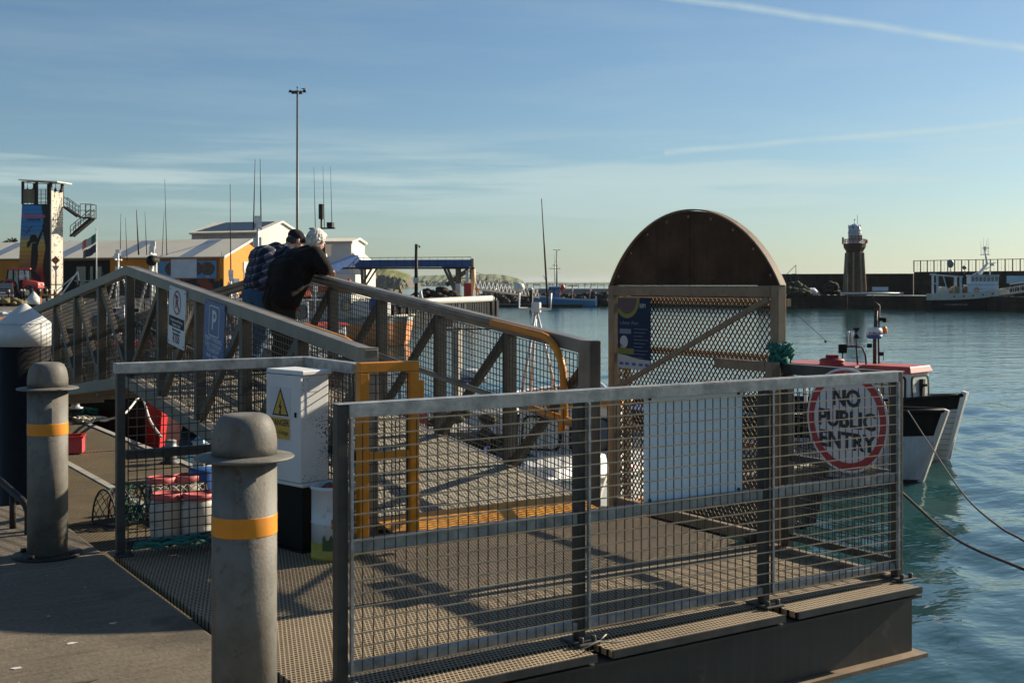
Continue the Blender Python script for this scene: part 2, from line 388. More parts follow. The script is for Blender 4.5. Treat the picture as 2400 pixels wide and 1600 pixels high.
def concrete(name, lo, hi, rust=0.0, scale=1.2, bumps=0.3):
    m, t, b = newmat(name)
    tc = t.n('ShaderNodeTexCoord').outputs['Object']
    n1 = t.noise(tc, scale, 6.0, 0.65); n2 = t.noise(tc, 45.0, 3.0, 0.7); n3 = t.noise(t.mapv(tc, (3.0, 30.0, 3.0)), 1.0, 3.0)
    k = t.m('ADD', t.m('ADD', t.m('MULTIPLY', n1, 0.36), t.m('MULTIPLY', n2, 0.40)), t.m('MULTIPLY', n3, 0.24))
    c = t.ramp(k, [(0.38, lo), (0.62, hi)])
    if rust: c = t.mix(t.m('MULTIPLY', t.ramp(t.noise(t.mapv(tc,(1,2.2,1)), 1.3, 5.0, 0.7), [(0.60,(0,0,0)),(0.72,(1,1,1))]), rust), c, (0.22,0.09,0.025))
    sp = t.noise(tc, 26.0, 2.0, 0.5)
    c = t.mix(t.m('MULTIPLY', t.ramp(sp, [(0.735,(0,0,0)),(0.76,(1,1,1))]), 0.8), c, (0.6,0.58,0.52))
    dk = t.noise(t.mapv(tc,(1,1,1),loc=(5,3,1)), 17.0, 3.0, 0.6)
    c = t.mix(t.m('MULTIPLY', t.ramp(dk, [(0.66,(0,0,0)),(0.72,(1,1,1))]), 0.7), c, (0.03,0.025,0.02))
    vc = t.n('ShaderNodeTexVoronoi', feature='DISTANCE_TO_EDGE'); vc.inputs['Scale'].default_value = 0.55; wv = t.n('ShaderNodeVectorMath', operation='ADD'); nv = t.n('ShaderNodeTexNoise'); nv.inputs['Scale'].default_value = 2.2; nv.inputs['Detail'].default_value = 5.0; t.l(tc, nv.inputs['Vector']); t.l(tc, wv.inputs[0]); t.l(nv.outputs['Color'], wv.inputs[1]); t.l(wv.outputs[0], vc.inputs['Vector'])
    ck = t.m('LESS_THAN', vc.outputs['Distance'], 0.0055); c = t.mix(t.m('MULTIPLY', ck, 0.0), c, tuple(x*0.25 for x in lo))
    st = t.noise(t.mapv(tc,(1,1,1),loc=(9,2,0)), 1.9, 4.0, 0.6); c = t.mix(t.m('MULTIPLY', t.ramp(st, [(0.54,(0,0,0)),(0.66,(1,1,1))]), 0.55), c, tuple(x*0.45 for x in lo))
    t.l(c, b.inputs['Base Color']); b.inputs['Roughness'].default_value = 0.85; b.inputs['Specular IOR Level'].default_value = 0.25
    t.l(t.bump(t.m('ADD', n2, t.m('MULTIPLY', n3, 0.7)), bumps, 0.012), b.inputs['Normal'])
    return m
QUAYC = concrete('quay_concrete', (0.10,0.082,0.06), (0.20,0.165,0.12), 0.75)
LANDC = concrete('apron_tarmac', (0.06,0.06,0.058), (0.13,0.125,0.115), 0.0, 0.2, 0.2)
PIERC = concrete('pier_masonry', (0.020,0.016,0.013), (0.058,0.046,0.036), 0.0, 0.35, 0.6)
DROP = None
def masonry(name, lo, hi, bw, bh, mort):
    m, t, b = newmat(name); tc = t.n('ShaderNodeTexCoord').outputs['Object']; s_ = t.n('ShaderNodeSeparateXYZ'); t.l(tc, s_.inputs[0]); cb = t.n('ShaderNodeCombineXYZ')
    t.l(t.m('ADD', s_.outputs[0], s_.outputs[1]), cb.inputs[0]); t.l(s_.outputs[2], cb.inputs[1])
    br = t.n('ShaderNodeTexBrick'); br.inputs['Scale'].default_value = 1.0; br.inputs['Brick Width'].default_value = bw; br.inputs['Row Height'].default_value = bh; br.inputs['Mortar Size'].default_value = mort; br.inputs['Bias'].default_value = -0.2
    br.inputs['Color1'].default_value = (*lo,1); br.inputs['Color2'].default_value = (*hi,1); br.inputs['Mortar'].default_value = (*tuple(x*0.4 for x in lo),1); t.l(cb.outputs[0], br.inputs['Vector'])
    n1 = t.noise(t.mapv(tc,(1,1,0.35)), 0.5, 5.0, 0.65); c = t.mix(0.6, br.outputs['Color'], t.ramp(n1,[(0.3,tuple(x*0.5 for x in lo)),(0.7,tuple(x*1.3 for x in hi))]))
    t.l(c, b.inputs['Base Color']); b.inputs['Roughness'].default_value = 0.9; b.inputs['Specular IOR Level'].default_value = 0.15; t.l(t.bump(br.outputs['Fac'], -0.6, 0.05), b.inputs['Normal']); return m
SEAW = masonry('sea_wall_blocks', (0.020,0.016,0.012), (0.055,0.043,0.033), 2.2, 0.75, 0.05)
PALEC = concrete('pale_concrete', (0.25,0.24,0.22), (0.40,0.38,0.34), 0.0, 0.6, 0.2)
mb = MB(); mb.box((-40,-30,-6.0), (1.85,9.5,0.0)); q = mb.build('quay', QUAYC, bevel=0.02); tag(q, kind='structure')
mb = MB(); mb.box((1.853,-30,-0.35),(1.872,4.2,-0.02)); mb.build('quay_edge_angle', DARK, q)
mb = MB(); mb.prism([(p.x, p.y) for p in (W(-220,66), W(-29.5,68), W(-21,86), W(-14,100), W(-14,128), W(-22,160), W(-40,330), W(-400,420), W(-500,66))], (0,0,-6), (1,0,0), (0,1,0), (0,0,6.30))
land = mb.build('land', LANDC); tag(land, kind='structure')
# rocky foot of the land and the sheet-piled jetty
mb = MB(); jet = [W(-13.9,98), W(-9.6,106), W(-2.97,141), W(-2.1,143), W(-5,182), W(-21,180), W(-13.9,130)]
mb.prism([(p.x,p.y) for p in jet], (0,0,-6), (1,0,0), (0,1,0), (0,0,5.85)); j = mb.build('jetty', LANDC); tag(j, kind='structure')
mb = MB(); mb.use(BLACK)
for a, b_ in ((W(-13.9,97.8), W(-9.55,105.6)), (W(-9.55,105.6), W(-2.85,140.9)), (W(-2.85,140.9), W(-1.8,142.8))):
    n = int((b_-a).length/0.45); d = (b_-a)/n; nr = Vector((d.y,-d.x,0)).normalized()
    for i in range(n):
        p = a + d*i; o = nr*(0.18 if i%2 else 0.0)
        mb.use(BLACK); mb.beam(p+d*0.5+o+Vector((0,0,-5)), p+d*0.5+o+Vector((0,0,-0.25)), d.length*0.98, 0.16, nr)
sp = mb.build('sheet_piling'); tag(sp, 'rusty black corrugated steel piling facing the jetty', 'sheet piling')
mb = MB(); mb.use(PALEC)
for k in range(13):
    p = W(-9.4,105.3).lerp(W(-2.7,140.6), (k+0.5)/13.0); mb.use(STEELW if k%3 else PALEC); mb.beam(p+Vector((0,0,-4)), p+Vector((0,0,-0.4)), 0.14, 0.14)
fp = mb.build('fender_strip'); tag(fp, 'pale vertical fender strips down the dark jetty face', 'fender')
mb = MB(); mb.tube([W(-9.7,104.6,0.02), W(-6.2,123,0.02), W(-2.4,141.5,0.02)], 0.34, 12); pipe = mb.build('jetty_pipe', DIRTYW)
tag(pipe, 'fat off-white pipe lying along the edge of the jetty', 'pipe')

# ---- headlands across the bay
def hill_mat(name, rock0, rock1, grass0, grass1, sc_=0.02, thr=0.72):
    m, t, b = newmat(name)
    g = t.n('ShaderNodeNewGeometry'); sx = t.n('ShaderNodeSeparateXYZ'); t.l(g.outputs['Normal'], sx.inputs[0])
    tc = t.n('ShaderNodeTexCoord').outputs['Object']
    n1 = t.noise(t.mapv(tc, (1,1,0.25)), sc_*4, 6.0, 0.7); n2 = t.noise(tc, sc_, 5.0, 0.6)
    rock = t.ramp(n1, [(0.35, rock0), (0.65, rock1)]); gr = t.ramp(n2, [(0.35, grass0), (0.62, grass1)])
    up = t.m('ADD', sx.outputs[2], t.m('MULTIPLY', t.m('SUBTRACT', n1, 0.5), 0.5))
    t.l(t.mix(t.ramp(up, [(thr-0.07, (0,0,0)), (thr+0.07, (1,1,1))]), rock, gr), b.inputs['Base Color'])
    b.inputs['Roughness'].default_value = 0.95; b.inputs['Specular IOR Level'].default_value = 0.1
    return m
def headland(name, outline, Y, depth, m, cliff, nx, seed, lean=0.0):
    """outline: (px, py) of the skyline as seen from the quay, turned into metres at the distance Y; a slab of land with a cliff to the sea"""
    def top(px):
        for (a, ya), (b, yb) in zip(outline, outline[1:]):
            if a <= px <= b:
                k = (px-a)/(b-a); k = k*k*(3-2*k)*0.5+k*0.5; return ya + (yb-ya)*k
        return outline[-1][1]
    prof = [(-0.02, 0.0), (0.0, 0.16), (0.025, 0.42), (0.045, 0.66*cliff+0.18), (0.09, cliff), (0.2, cliff*0.6+0.4*1.0), (0.38, 1.0), (0.62, 0.97), (1.0, 0.5), (1.3, 0.0)]
    prof2 = []
    for (a, za), (b, zb) in zip(prof, prof[1:]):
        for k in range(4): prof2.append((a+(b-a)*k/4, za+(zb-za)*k/4))
    prof2.append(prof[-1])
    vs = []; x0, x1 = outline[0][0], outline[-1][0]
    for i in range(nx+1):
        px = x0 + (x1-x0)*i/nx
        for d, hz in prof2:
            H = max(0.3, zof(top(px), Y)-WATER)
            yy = Y + d*depth; n1 = noise.noise(Vector((px*0.09+seed, d*3.0, 1.3))); n2 = noise.noise(Vector((px*0.35+seed, d*9.0, hz*4.0)))
            yy += (n1*0.09+n2*0.035)*depth*(1 if hz < 0.95 else 0.3); z = WATER - 0.5 + (H+0.5)*hz*(1+0.06*n2*(1 if hz < 0.9 else 0.3))
            p = W((px-1200)/F*Y*(1+lean*d), yy); vs.append((p.x, p.y, z))
    n = len(prof2); fs = [(i*n+j, (i+1)*n+j, (i+1)*n+j+1, i*n+j+1) for i in range(nx) for j in range(n-1)]
    me = bpy.data.meshes.new(name); me.from_pydata(vs, [], fs); me.materials.append(m); me.update()
    o = bpy.data.objects.new(name, me); COL.objects.link(o); tag(o, kind='structure'); return o
HM1 = hill_mat('cliff_headland', (0.05,0.045,0.04), (0.20,0.18,0.15), (0.09,0.11,0.035), (0.19,0.19,0.07), 0.06, 0.66)
HM2 = hill_mat('far_headland', (0.07,0.07,0.06), (0.14,0.13,0.11), (0.10,0.13,0.06), (0.17,0.18,0.09), 0.02, 0.55)
headland('hill_cliff', [(760,640),(830,634),(862,629),(885,627),(905,629),(925,635),(940,640),(949,647),(955,658),(958,678)], 1200, 160, HM1, 0.72, 120, 3.0)
headland('hill_far', [(935,647),(985,643),(1040,642),(1110,641),(1150,640),(1185,643),(1212,650),(1228,657),(1238,669)], 3000, 700, HM2, 0.5, 120, 11.0)
headland('hill_distant', [(1225,666),(1240,661),(1300,660),(1360,662),(1420,661),(1500,662),(1620,664)], 5200, 900, HM2, 0.5, 60, 21.0)
headland('hill_inland', [(-330,596),(-200,578),(-80,566),(0,565),(40,566),(110,572),(240,600),(330,640)], 330, 90, hill_mat('inland_hill', (0.05,0.06,0.03),(0.09,0.1,0.05),(0.05,0.07,0.025),(0.12,0.13,0.05),0.05,0.2), 0.5, 60, 31.0)

# ---- breakwater and the sheltering pier on the far side of the harbour
mb = MB(); A = [at(1128,200), at(1440,199), at(1800,186), at(1870,181), at(2180,168), at(2500,152)]; B = [p + W(0, 9.0) for p in A]
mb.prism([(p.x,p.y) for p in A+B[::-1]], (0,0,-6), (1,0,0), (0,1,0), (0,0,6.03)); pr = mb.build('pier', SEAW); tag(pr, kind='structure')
# boulders along the foot of the breakwater
def rocks(name, pts, size, m, seed):
    r = random.Random(seed); mb = MB()
    for p in pts:
        s = size*r.uniform(0.6, 1.3); b = len(mb.v); mb.ell(p, (s, s*r.uniform(.7,1), s*r.uniform(.55,.9)), 7, 5, 0.12)
    mb.sm = [False]*len(mb.f); return mb.build(name, m)
pts = []
for k in range(150):
    u = rnd.random(); px = 1128 + u*310; h = rnd.random(); pts.append(at(px, 199.5-2.6*(1-h), WATER+0.1+h*1.7))
tag(rocks('rock_armour', pts, 0.75, PIERC, 5), 'dark boulders heaped along the foot of the breakwater', 'rocks', kind='stuff')
def wall_run(name, p, q, z0, z1, th, m, label, cat, joints=0.0):
    d = (q-p); d.z = 0; L = d.length; rz = math.atan2(d.y, d.x); mb = MB(); mb.box((0,0,0), (L,th,z1-z0))
    if joints:
        k = joints
        while k < L: mb.box((k-0.04,-0.012,0.1), (k+0.04,0,z1-z0-0.1)); k += joints
    o = mb.build(name, m, loc=(p.x,p.y,z0), rz=rz, bevel=0.03); return tag(o, label, cat)
wall_run('parapet_wall', B[0]-W(0,1.5), B[1]-W(0,1.5), 0.035, 0.95, 0.6, PALEC, 'low pale concrete parapet along the top of the breakwater', 'wall', 6.0)
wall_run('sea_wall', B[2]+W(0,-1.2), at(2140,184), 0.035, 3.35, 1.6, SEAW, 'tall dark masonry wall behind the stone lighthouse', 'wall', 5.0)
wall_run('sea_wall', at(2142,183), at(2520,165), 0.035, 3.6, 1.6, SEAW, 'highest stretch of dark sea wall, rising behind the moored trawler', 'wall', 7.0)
def railing(name, p, q, h, n, m, label, rails=(1.0,0.5), r=0.04, mesh=False, group=None):
    d = q-p; root = thing(name, label, 'railing', p, 0.0, group); mb = MB(); r_ = MB()
    for k in range(n+1):
        o = d*(k/n); mb = MB(); mb.beam(o, o+Vector((0,0,h)), r*2, r*2); mb.build('post', m, root)
    for f in rails: r_.beam(Vector((0,0,h*f)), d+Vector((0,0,h*f)), r*1.6, r*1.6)
    r_.build('rails', m, root)
    if mesh:
        g = MB(); k = 0; L = d.length; u = d.normalized()
        for k in range(int(L/0.55)): g.beam(u*(k*0.55), u*(k*0.55)+Vector((0,0,h)), 0.025, 0.025)
        g.build('bars', m, root)
    return root
railing('pier_railing', at(2142,183,3.6), at(2520,165,3.6), 1.7, 22, DARK, 'tall thin railing standing on top of the sea wall above the trawler', (1.0,), 0.06, True)
railing('breakwater_railing', B[0]-W(0,1.3)+Vector((0,0,0.95)), B[1]-W(0,1.3)+Vector((0,0,0.95)), 0.85, 20, GALV, 'thin grey handrail on the pale breakwater parapet', (1.0,0.5), 0.03)
# doors, drums and gear on the far pier
for px, Y, w_, h_, m_, lab in ((2110,182.0,2.9,3.1,BLACK,'dark shuttered doorway in the sea wall right of the lighthouse'),(1890,185.5,2.2,2.6,DARK,'dark recess in the sea wall behind the white sack')):
    o = MB(); o.box((-w_/2-.15,-.25,0),(-w_/2,0.3,h_+.15)); o.box((w_/2,-.25,0),(w_/2+.15,0.3,h_+.15)); o.box((-w_/2,-.25,h_),(w_/2,0.3,h_+.15)); o.box((-w_/2,0.0,0),(w_/2,0.12,h_))
    tag(o.build('pier_doorway', m_, loc=at(px,Y,0.035), rz=YAW), lab, 'doorway')
o = MB(); o.box((-1.2,-.06,0),(1.2,.05,0.55)); o.box((-1.28,-.08,-.06),(1.28,.03,0)); tag(o.build('pier_notice', LTBLUE, loc=at(2063,181.0,0.75), rz=YAW), 'pale blue notice board beside the lighthouse foot', 'notice board')
o = MB(); o.box((-1.25,-.06,0),(1.25,.05,1.0)); o.box((-1.3,-.09,-.06),(1.3,.03,0)); o.box((-1.1,-.075,.55),(1.1,-.055,.65)); tag(o.build('wall_sign', LTBLUE, loc=at(2380,170.0,1.9), rz=YAW), 'small pale sign fixed on the sea wall above the trawler bow', 'sign')
o = MB(); o.ell((0,0,0.5),(1.0,0.8,0.6),12,7,0.14); o.ell((0.8,0.1,0.35),(0.7,0.6,0.4),10,6,0.14); tag(o.build('white_sack', CLEANW, loc=at(1903,181.0,0.03)), 'crumpled white bulk sack lying on the far pier edge', 'sack')
o = MB(); o.tube([(0,0,0.3),(9.5,0,0.3)],0.16,8); o.tube([(0.5,0,0.0),(0.5,0,0.3)],0.1,6); o.tube([(9,0,0.0),(9,0,0.3)],0.1,6); tag(o.build('spare_boom', STEELW, loc=at(1970,177.5,0.04), rz=YAW+0.05), 'long white boom laid along the far pier edge below the lighthouse', 'boom')
def heap(name, c, r, h, n, m, label, cat, seed, sz=0.5):
    q = random.Random(seed); mb = MB()
    for k in range(n):
        a = q.uniform(0, 6.28); d = math.sqrt(q.random()); s = sz*q.uniform(0.6,1.3)
        mb.ell((d*r[0]*math.cos(a), d*r[1]*math.sin(a), max(0.05, h*(1-d*d)*q.uniform(0.5,1.0))), (s,s*0.8,s*0.6), 8, 5, 0.2)
    return tag(mb.build(name, m, loc=c, rz=YAW), label, cat)
NET = mat('dark_netting', (0.035,0.022,0.016), 0.95, 0, 0.6, 3.0, bump=0.8, bscale=14)
NETG = mat('green_brown_netting', (0.06,0.06,0.035), 0.95, 0, 0.6, 3.0, bump=0.8, bscale=14)
heap('net_heap', at(1868,180.5,0.03), (2.2,1.5), 2.2, 40, NETG, 'brown heap of nets at the left end of the far pier', 'nets', 1)
heap('net_heap', at(1948,183.0,0.03), (1.2,1.0), 2.3, 26, NET, 'narrow dark heap of nets just left of the lighthouse', 'nets', 2)
heap('net_heap', at(905,110,-0.15), (3.2,2.0), 1.25, 70, NET, 'dark mound of fishing nets on the jetty left of the camera pole', 'nets', 3, 0.4)
heap('net_heap', at(1020,134,-0.15), (3.6,2.0), 1.35, 80, NET, 'long dark mound of fishing nets beneath the conveyor tower', 'nets', 4, 0.45)
heap('net_heap', at(958,118,-0.15), (1.5,0.8), 0.8, 30, mat('pale_netting',(0.42,0.40,0.36),0.9,0,0.3,3.0,bump=0.6,bscale=14), 'pale heap of crumpled netting behind the dark mound on the jetty', 'nets', 6, 0.3)
# ================================================================ the access platform and everything on it
DECK = perforated('punched_deck', (0.34,0.26,0.165), (0.008,0.006,0.005), 0.021, 0.31, 1.35, 1.1)
DECKA = perforated('punched_ramp_floor', (0.43,0.375,0.28), (0.02,0.017,0.013), 0.026, 0.30, 1.35, 1.1)
plat = thing('access_platform', 'steel platform with punched metal deck reaching out from the quay edge over the water', 'platform', (1.9,4.46,0))
o = (1.9,4.46,0)
mb = MB(); mb.box((1.90,4.44,-0.045),(3.43,7.46,0.0)); mb.build('deck', DECK, plat, off=o)
mb = MB(); mb.box((3.434,4.44,-0.045),(5.36,7.10,0.0)); mb.build('deck', DECK, plat, off=o)
for i, (a0, a1) in enumerate(((1.90,3.185),(3.275,4.351),(4.441,5.385))):
    mb = MB(); mb.use(DECK).box((a0,4.27,-0.034),(a1,4.43,-0.004)); mb.use(GALV); mb.box((a0,4.258,-0.034),(a1,4.269,0.001)); mb.build('edge_tread', None, plat, off=o)
BEAM = mat('dull_steel_beam', (0.045,0.04,0.034), 0.55, 0.1, 0.4, 2.2, spots=0.1, spotcol=(0.12,0.085,0.06), streak=0.25)
mb = MB(); mb.use(BEAM).box((1.90,4.32,-0.36),(5.375,4.335,-0.059)); mb.use(TAN); mb.box((1.90,4.25,-0.385),(5.42,4.48,-0.362)); mb.use(BEAM); mb.box((1.90,4.262,-0.058),(5.385,4.435,-0.046)); mb.build('front_beam', None, plat, off=o)
mb = MB(); mb.use(BEAM).box((5.385,4.49,-0.36),(5.40,7.2,-0.06)); mb.use(TAN); mb.box((5.30,4.49,-0.385),(5.58,7.25,-0.362)); mb.box((5.365,4.49,-0.055),(5.44,5.45,0.02)); mb.build('side_beam', None, plat, off=o)
for a in (3.0, 4.2):
    mb = MB(); mb.box((a,4.49,-0.30),(a+0.1,7.05,-0.06)); mb.build('joist', DARK, plat, off=o)
for a, b in ((2.3,7.0),(4.9,7.0)):
    mb = MB(); mb.lathe([(0.2,-6.0),(0.2,-0.40)], 16, (a,b,0)); mb.build('support_pile', DARK, plat, off=o)
mb = MB(); mb.add([(3.55,6.84,0.012),(5.20,6.84,0.012),(5.20,7.26,0.075),(3.55,7.26,0.075),(3.55,6.84,0.004),(5.20,6.84,0.004),(5.20,7.26,0.06),(3.55,7.26,0.06)], [(0,1,2,3),(7,6,5,4),(0,4,5,1),(1,5,6,2),(2,6,7,3),(3,7,4,0)])
m, t, b_ = newmat('yellow_tread_plate'); tc = t.n('ShaderNodeTexCoord').outputs['Object']
def lens(rot):
    v = t.n('ShaderNodeVectorMath', operation='FRACTION'); t.l(t.mapv(tc, (22,22,0), rot=(0,0,rot)), v.inputs[0])
    s_ = t.n('ShaderNodeSeparateXYZ'); t.l(v.outputs[0], s_.inputs[0])
    return t.m('LESS_THAN', t.m('ADD', t.m('POWER', t.m('DIVIDE', t.m('SUBTRACT', s_.outputs[0], 0.5), 0.42), 2.0), t.m('POWER', t.m('DIVIDE', t.m('SUBTRACT', s_.outputs[1], 0.5), 0.15), 2.0)), 1.0)
n_ = t.noise(tc, 5.0, 5.0, 0.65)
t.l(t.mix(t.m('MULTIPLY', lens(0.785), 0.5), t.ramp(n_, [(0.3,(0.50,0.19,0.015)),(0.65,(0.82,0.34,0.02))]), (0.86,0.55,0.16)), b_.inputs['Base Color'])
t.l(t.bump(lens(0.785), 0.8, 0.004), b_.inputs['Normal']); b_.inputs['Roughness'].default_value = 0.5
tp = mb.build('tread_plate', m, plat, off=o); tp['label'] = 'yellow checker plate ramp at the gangway foot'

def post_foot(mb, x, y):
    mb.box((x-0.06,y-0.09,0.001),(x+0.06,y+0.07,0.014))
    for dx, dy in ((-0.035,-0.065),(0.035,-0.065)): mb.lathe([(0.012,0.014),(0.012,0.04)], 8, (x+dx,y+dy,0))
# ---- front railing: frame, posts, mid rail, welded mesh (mesh on the outside)
ff = thing('mesh_fence', 'long galvanised wire mesh railing across the near side of the platform', 'fence', (2.04,4.46,0))
o = (2.04,4.46,0); x0, x1, yb = 2.035, 5.42, 4.46
for x in (x0, 3.23, 4.396, x1):
    e = 0.0245 if x in (x0, x1) else 0.022
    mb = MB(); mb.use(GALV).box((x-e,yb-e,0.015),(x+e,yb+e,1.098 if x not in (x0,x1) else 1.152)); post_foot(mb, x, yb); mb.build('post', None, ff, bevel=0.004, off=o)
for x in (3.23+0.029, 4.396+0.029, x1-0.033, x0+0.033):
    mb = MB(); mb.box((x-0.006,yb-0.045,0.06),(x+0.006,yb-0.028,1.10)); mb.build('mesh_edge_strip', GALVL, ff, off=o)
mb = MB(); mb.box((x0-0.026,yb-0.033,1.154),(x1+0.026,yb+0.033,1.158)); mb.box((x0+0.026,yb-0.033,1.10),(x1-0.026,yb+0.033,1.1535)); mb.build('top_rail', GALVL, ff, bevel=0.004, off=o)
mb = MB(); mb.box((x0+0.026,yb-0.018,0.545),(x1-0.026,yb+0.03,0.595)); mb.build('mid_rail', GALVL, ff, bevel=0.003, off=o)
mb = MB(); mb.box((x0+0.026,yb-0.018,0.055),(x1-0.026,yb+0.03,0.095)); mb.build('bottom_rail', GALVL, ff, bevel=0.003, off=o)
mb = MB(); mb.use(WIREL); mb.grid((x0+0.032,yb-0.036,0.065),(1,0,0),(0,0,1),x1-x0-0.05,1.02,0.05,0.0535,0.0027,WIRE,0.0019,WIREL); mb.build('wire_mesh', None, ff, off=o)  # horizontal wires coloured as sunlit, vertical ones as shaded
# ---- railing at the right end, behind the round sign
sf = thing('mesh_fence', 'short wire mesh railing at the water end, carrying the round sign', 'fence', (5.46,4.5,0)); o = (5.46,4.5,0)
mb = MB(); mb.box((5.43,4.505,1.085),(5.49,5.36,1.15)); mb.build('top_rail', GALV, sf, bevel=0.004, off=o)
mb = MB(); mb.box((5.43,5.30,0.02),(5.49,5.36,1.083)); mb.build('post', GALV, sf, bevel=0.004, off=o)
mb = MB(); mb.box((5.445,4.50,0.55),(5.485,5.295,0.59)); mb.build('mid_rail', GALV, sf, off=o); mb = MB(); mb.box((5.445,4.50,0.06),(5.485,5.295,0.10)); mb.build('bottom_rail', GALV, sf, off=o)
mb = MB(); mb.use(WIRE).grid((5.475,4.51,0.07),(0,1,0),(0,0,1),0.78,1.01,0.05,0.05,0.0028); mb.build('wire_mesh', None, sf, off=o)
mb = MB(); mb.use(TAN); mb.box((5.33,5.40,1.10),(5.40,5.86,1.16)); mb.box((5.33,5.335,1.01),(5.40,5.395,1.16)); mb.box((5.33,5.40,0.02),(5.39,5.45,1.01)); mb.build('handrail_return', None, sf, bevel=0.004, off=o)
# ---- fence by the cabinet, turning back towards the yellow gate
lf = thing('mesh_fence', 'grey mesh railing behind the electrical cabinet, bending back to the yellow gate', 'fence', (1.91,7.40,0)); o = (1.91,7.40,0)
lp, lq, lr = (1.92,7.40), (3.12,7.40), (3.12,6.56)
for (x, y) in (lp, lq): 
    mb = MB(); mb.box((x-0.025,y-0.025,0.0),(x+0.025,y+0.025,1.10)); post_foot(mb, x, y); mb.build('post', GALV, lf, bevel=0.004, off=o)
mb = MB(); mb.box((lp[0]-0.036,7.366,1.10),(3.155,7.436,1.165)); mb.box((3.086,6.59,1.10),(3.154,7.364,1.165)); mb.build('top_rail', GALVL, lf, bevel=0.004, off=o)
for z in (0.60, 0.05):
    mb = MB(); mb.box((lp[0]+0.036,7.38,z-0.025),(3.084,7.425,z+0.03)); mb.box((3.10,6.59,z-0.025),(3.145,7.363,z+0.03)); mb.build('mid_rail' if z > 0.3 else 'bottom_rail', GALV, lf, bevel=0.003, off=o)
mb = MB(); mb.use(WIRE).grid((1.96,7.372,0.08),(1,0,0),(0,0,1),1.12,1.02,0.0535,0.0535,0.0028); mb.grid((3.096,6.60,0.08),(0,1,0),(0,0,1),0.76,1.02,0.0535,0.0535,0.0028); mb.build('wire_mesh', None, lf, off=o)
# ---- yellow safety gate
yg = thing('safety_gate', 'yellow framed mesh gate standing open beside the gangway foot', 'gate', (3.12,6.52,0)); o = (3.12,6.52,0)
mb = MB(); mb.box((3.09,6.49,0.07),(3.15,6.55,1.11)); mb.box((3.43,6.49,0.07),(3.49,6.55,1.11)); mb.box((3.09,6.49,1.112),(3.49,6.55,1.172)); mb.box((3.152,6.495,0.58),(3.428,6.545,0.63)); mb.box((3.152,6.495,0.075),(3.428,6.545,0.125)); mb.build('frame', YEL, yg, bevel=0.004, off=o)
mb = MB(); mb.use(WIRE).grid((3.155,6.52,0.13),(1,0,0),(0,0,1),0.27,0.97,0.0535,0.0535,0.0026); mb.build('wire_mesh', None, yg, off=o)
mb = MB(); mb.box((3.492,6.50,0.90),(3.53,6.545,1.05)); mb.build('latch', YEL, yg, bevel=0.003, off=o)
# ---- blank panel wired behind the front railing
PANEL = mat('pale_acrylic_panel', (0.74,0.86,0.95), 0.3, 0, 0.05, 3.0, spec=0.8)
mb = MB(); mb.prism(rrect(0.64,0.55,0.01,2), (0,0,0), (1,0,0), (0,0,1), (0,0.006,0)); pn = mb.build('blank_panel', PANEL, loc=(3.965,4.495,0.845))
for sx in (-0.29,0.29):
    for sz in (-0.245,0.245): mb = MB(); mb.ell((sx,-0.003,sz),(0.010,0.005,0.010),10,6); mb.build('fixing_screw', GALV, pn)
tag(pn, 'plain pale blue sheet fixed to the inside of the long mesh railing', 'panel')
# ---- round sign NO PUBLIC ENTRY on the end railing, facing the platform
sg = thing('entry_sign', 'round white sign with a red ring reading NO PUBLIC ENTRY', 'sign'); sg.matrix_world = basis((5.405,4.81,0.85),(0,-1,0),(0,0,1))
SW = mat('sign_white', (0.62,0.62,0.64), 0.45, 0, 0.08, 3.0)
mb = MB(); mb.lathe([(0.305,-0.004),(0.305,0.0)], 48, smooth=False); mb.build('plate', SW, sg)
mb = MB(); ring(mb, 0.248, 0.290, 0.0, 0.0025, 56); mb.build('red_ring', SIGNRED, sg)
for s, y in (('NO',0.125),('PUBLIC',0.0),('ENTRY',-0.125)): text('lettering', s, 0.135, (0,y,0.0008), INK, sg, bold=0.004)
mb = MB(); mb.lathe([(0.012,0),(0.012,0.006)], 8, (0,0.275,0)); mb.build('bolt', ORANGE, sg)

# ---- arched cage gate
GA, G0, G1, GH = 5.50, 5.45, 7.14, 1.60
ag = thing('cage_gate', 'tall rust-brown gate with a solid semicircular top and expanded metal mesh, at the water side', 'gate', (GA,6.3,0)); o = (GA,6.3,0)
for y in (G0, G1):
    s = 1 if y == G0 else -1
    mb = MB(); mb.use(TAN); mb.box((GA-0.035,y-0.035,-0.05),(GA+0.035,y+0.035,GH+0.035)); mb.build('post', None, ag, bevel=0.004, off=o)
    if y == G1: mb = MB(); mb.use(TAN); mb.box((GA+0.10,y-0.02,-0.05),(GA+0.14,y+0.02,GH)); mb.build('rear_post', None, ag, off=o)
mb = MB(); mb.box((GA-0.037,G0+0.036,GH-0.04),(GA+0.033,G1-0.036,GH+0.033)); mb.build('top_rail', TAN, ag, bevel=0.004, off=o)
mb = MB(); mb.box((GA-0.02,G0+0.036,-0.02),(GA+0.03,G1-0.036,0.05)); mb.build('bottom_rail', TAN, ag, bevel=0.004, off=o)
for z, h in ((1.50,0.05),(1.135,0.05),(0.55,0.04)):
    mb = MB(); mb.box((GA+0.102,G0+0.022,z),(GA+0.137,G1-0.022,z+h)); mb.build('rear_rail', TAN, ag, off=o)
mb = MB(); mb.beam((GA-0.045,G0+0.04,GH-0.05),(GA-0.045,G1-0.05,0.86),0.035,0.02,(1,0,0)); mb.build('diagonal_brace', TAN, ag, off=o)
half = (G1-G0)/2+0.035; sag = 0.52; RR = (half*half+sag*sag)/(2*sag); zc = GH+0.035+sag-RR; ang = math.asin(half/RR); N = 48
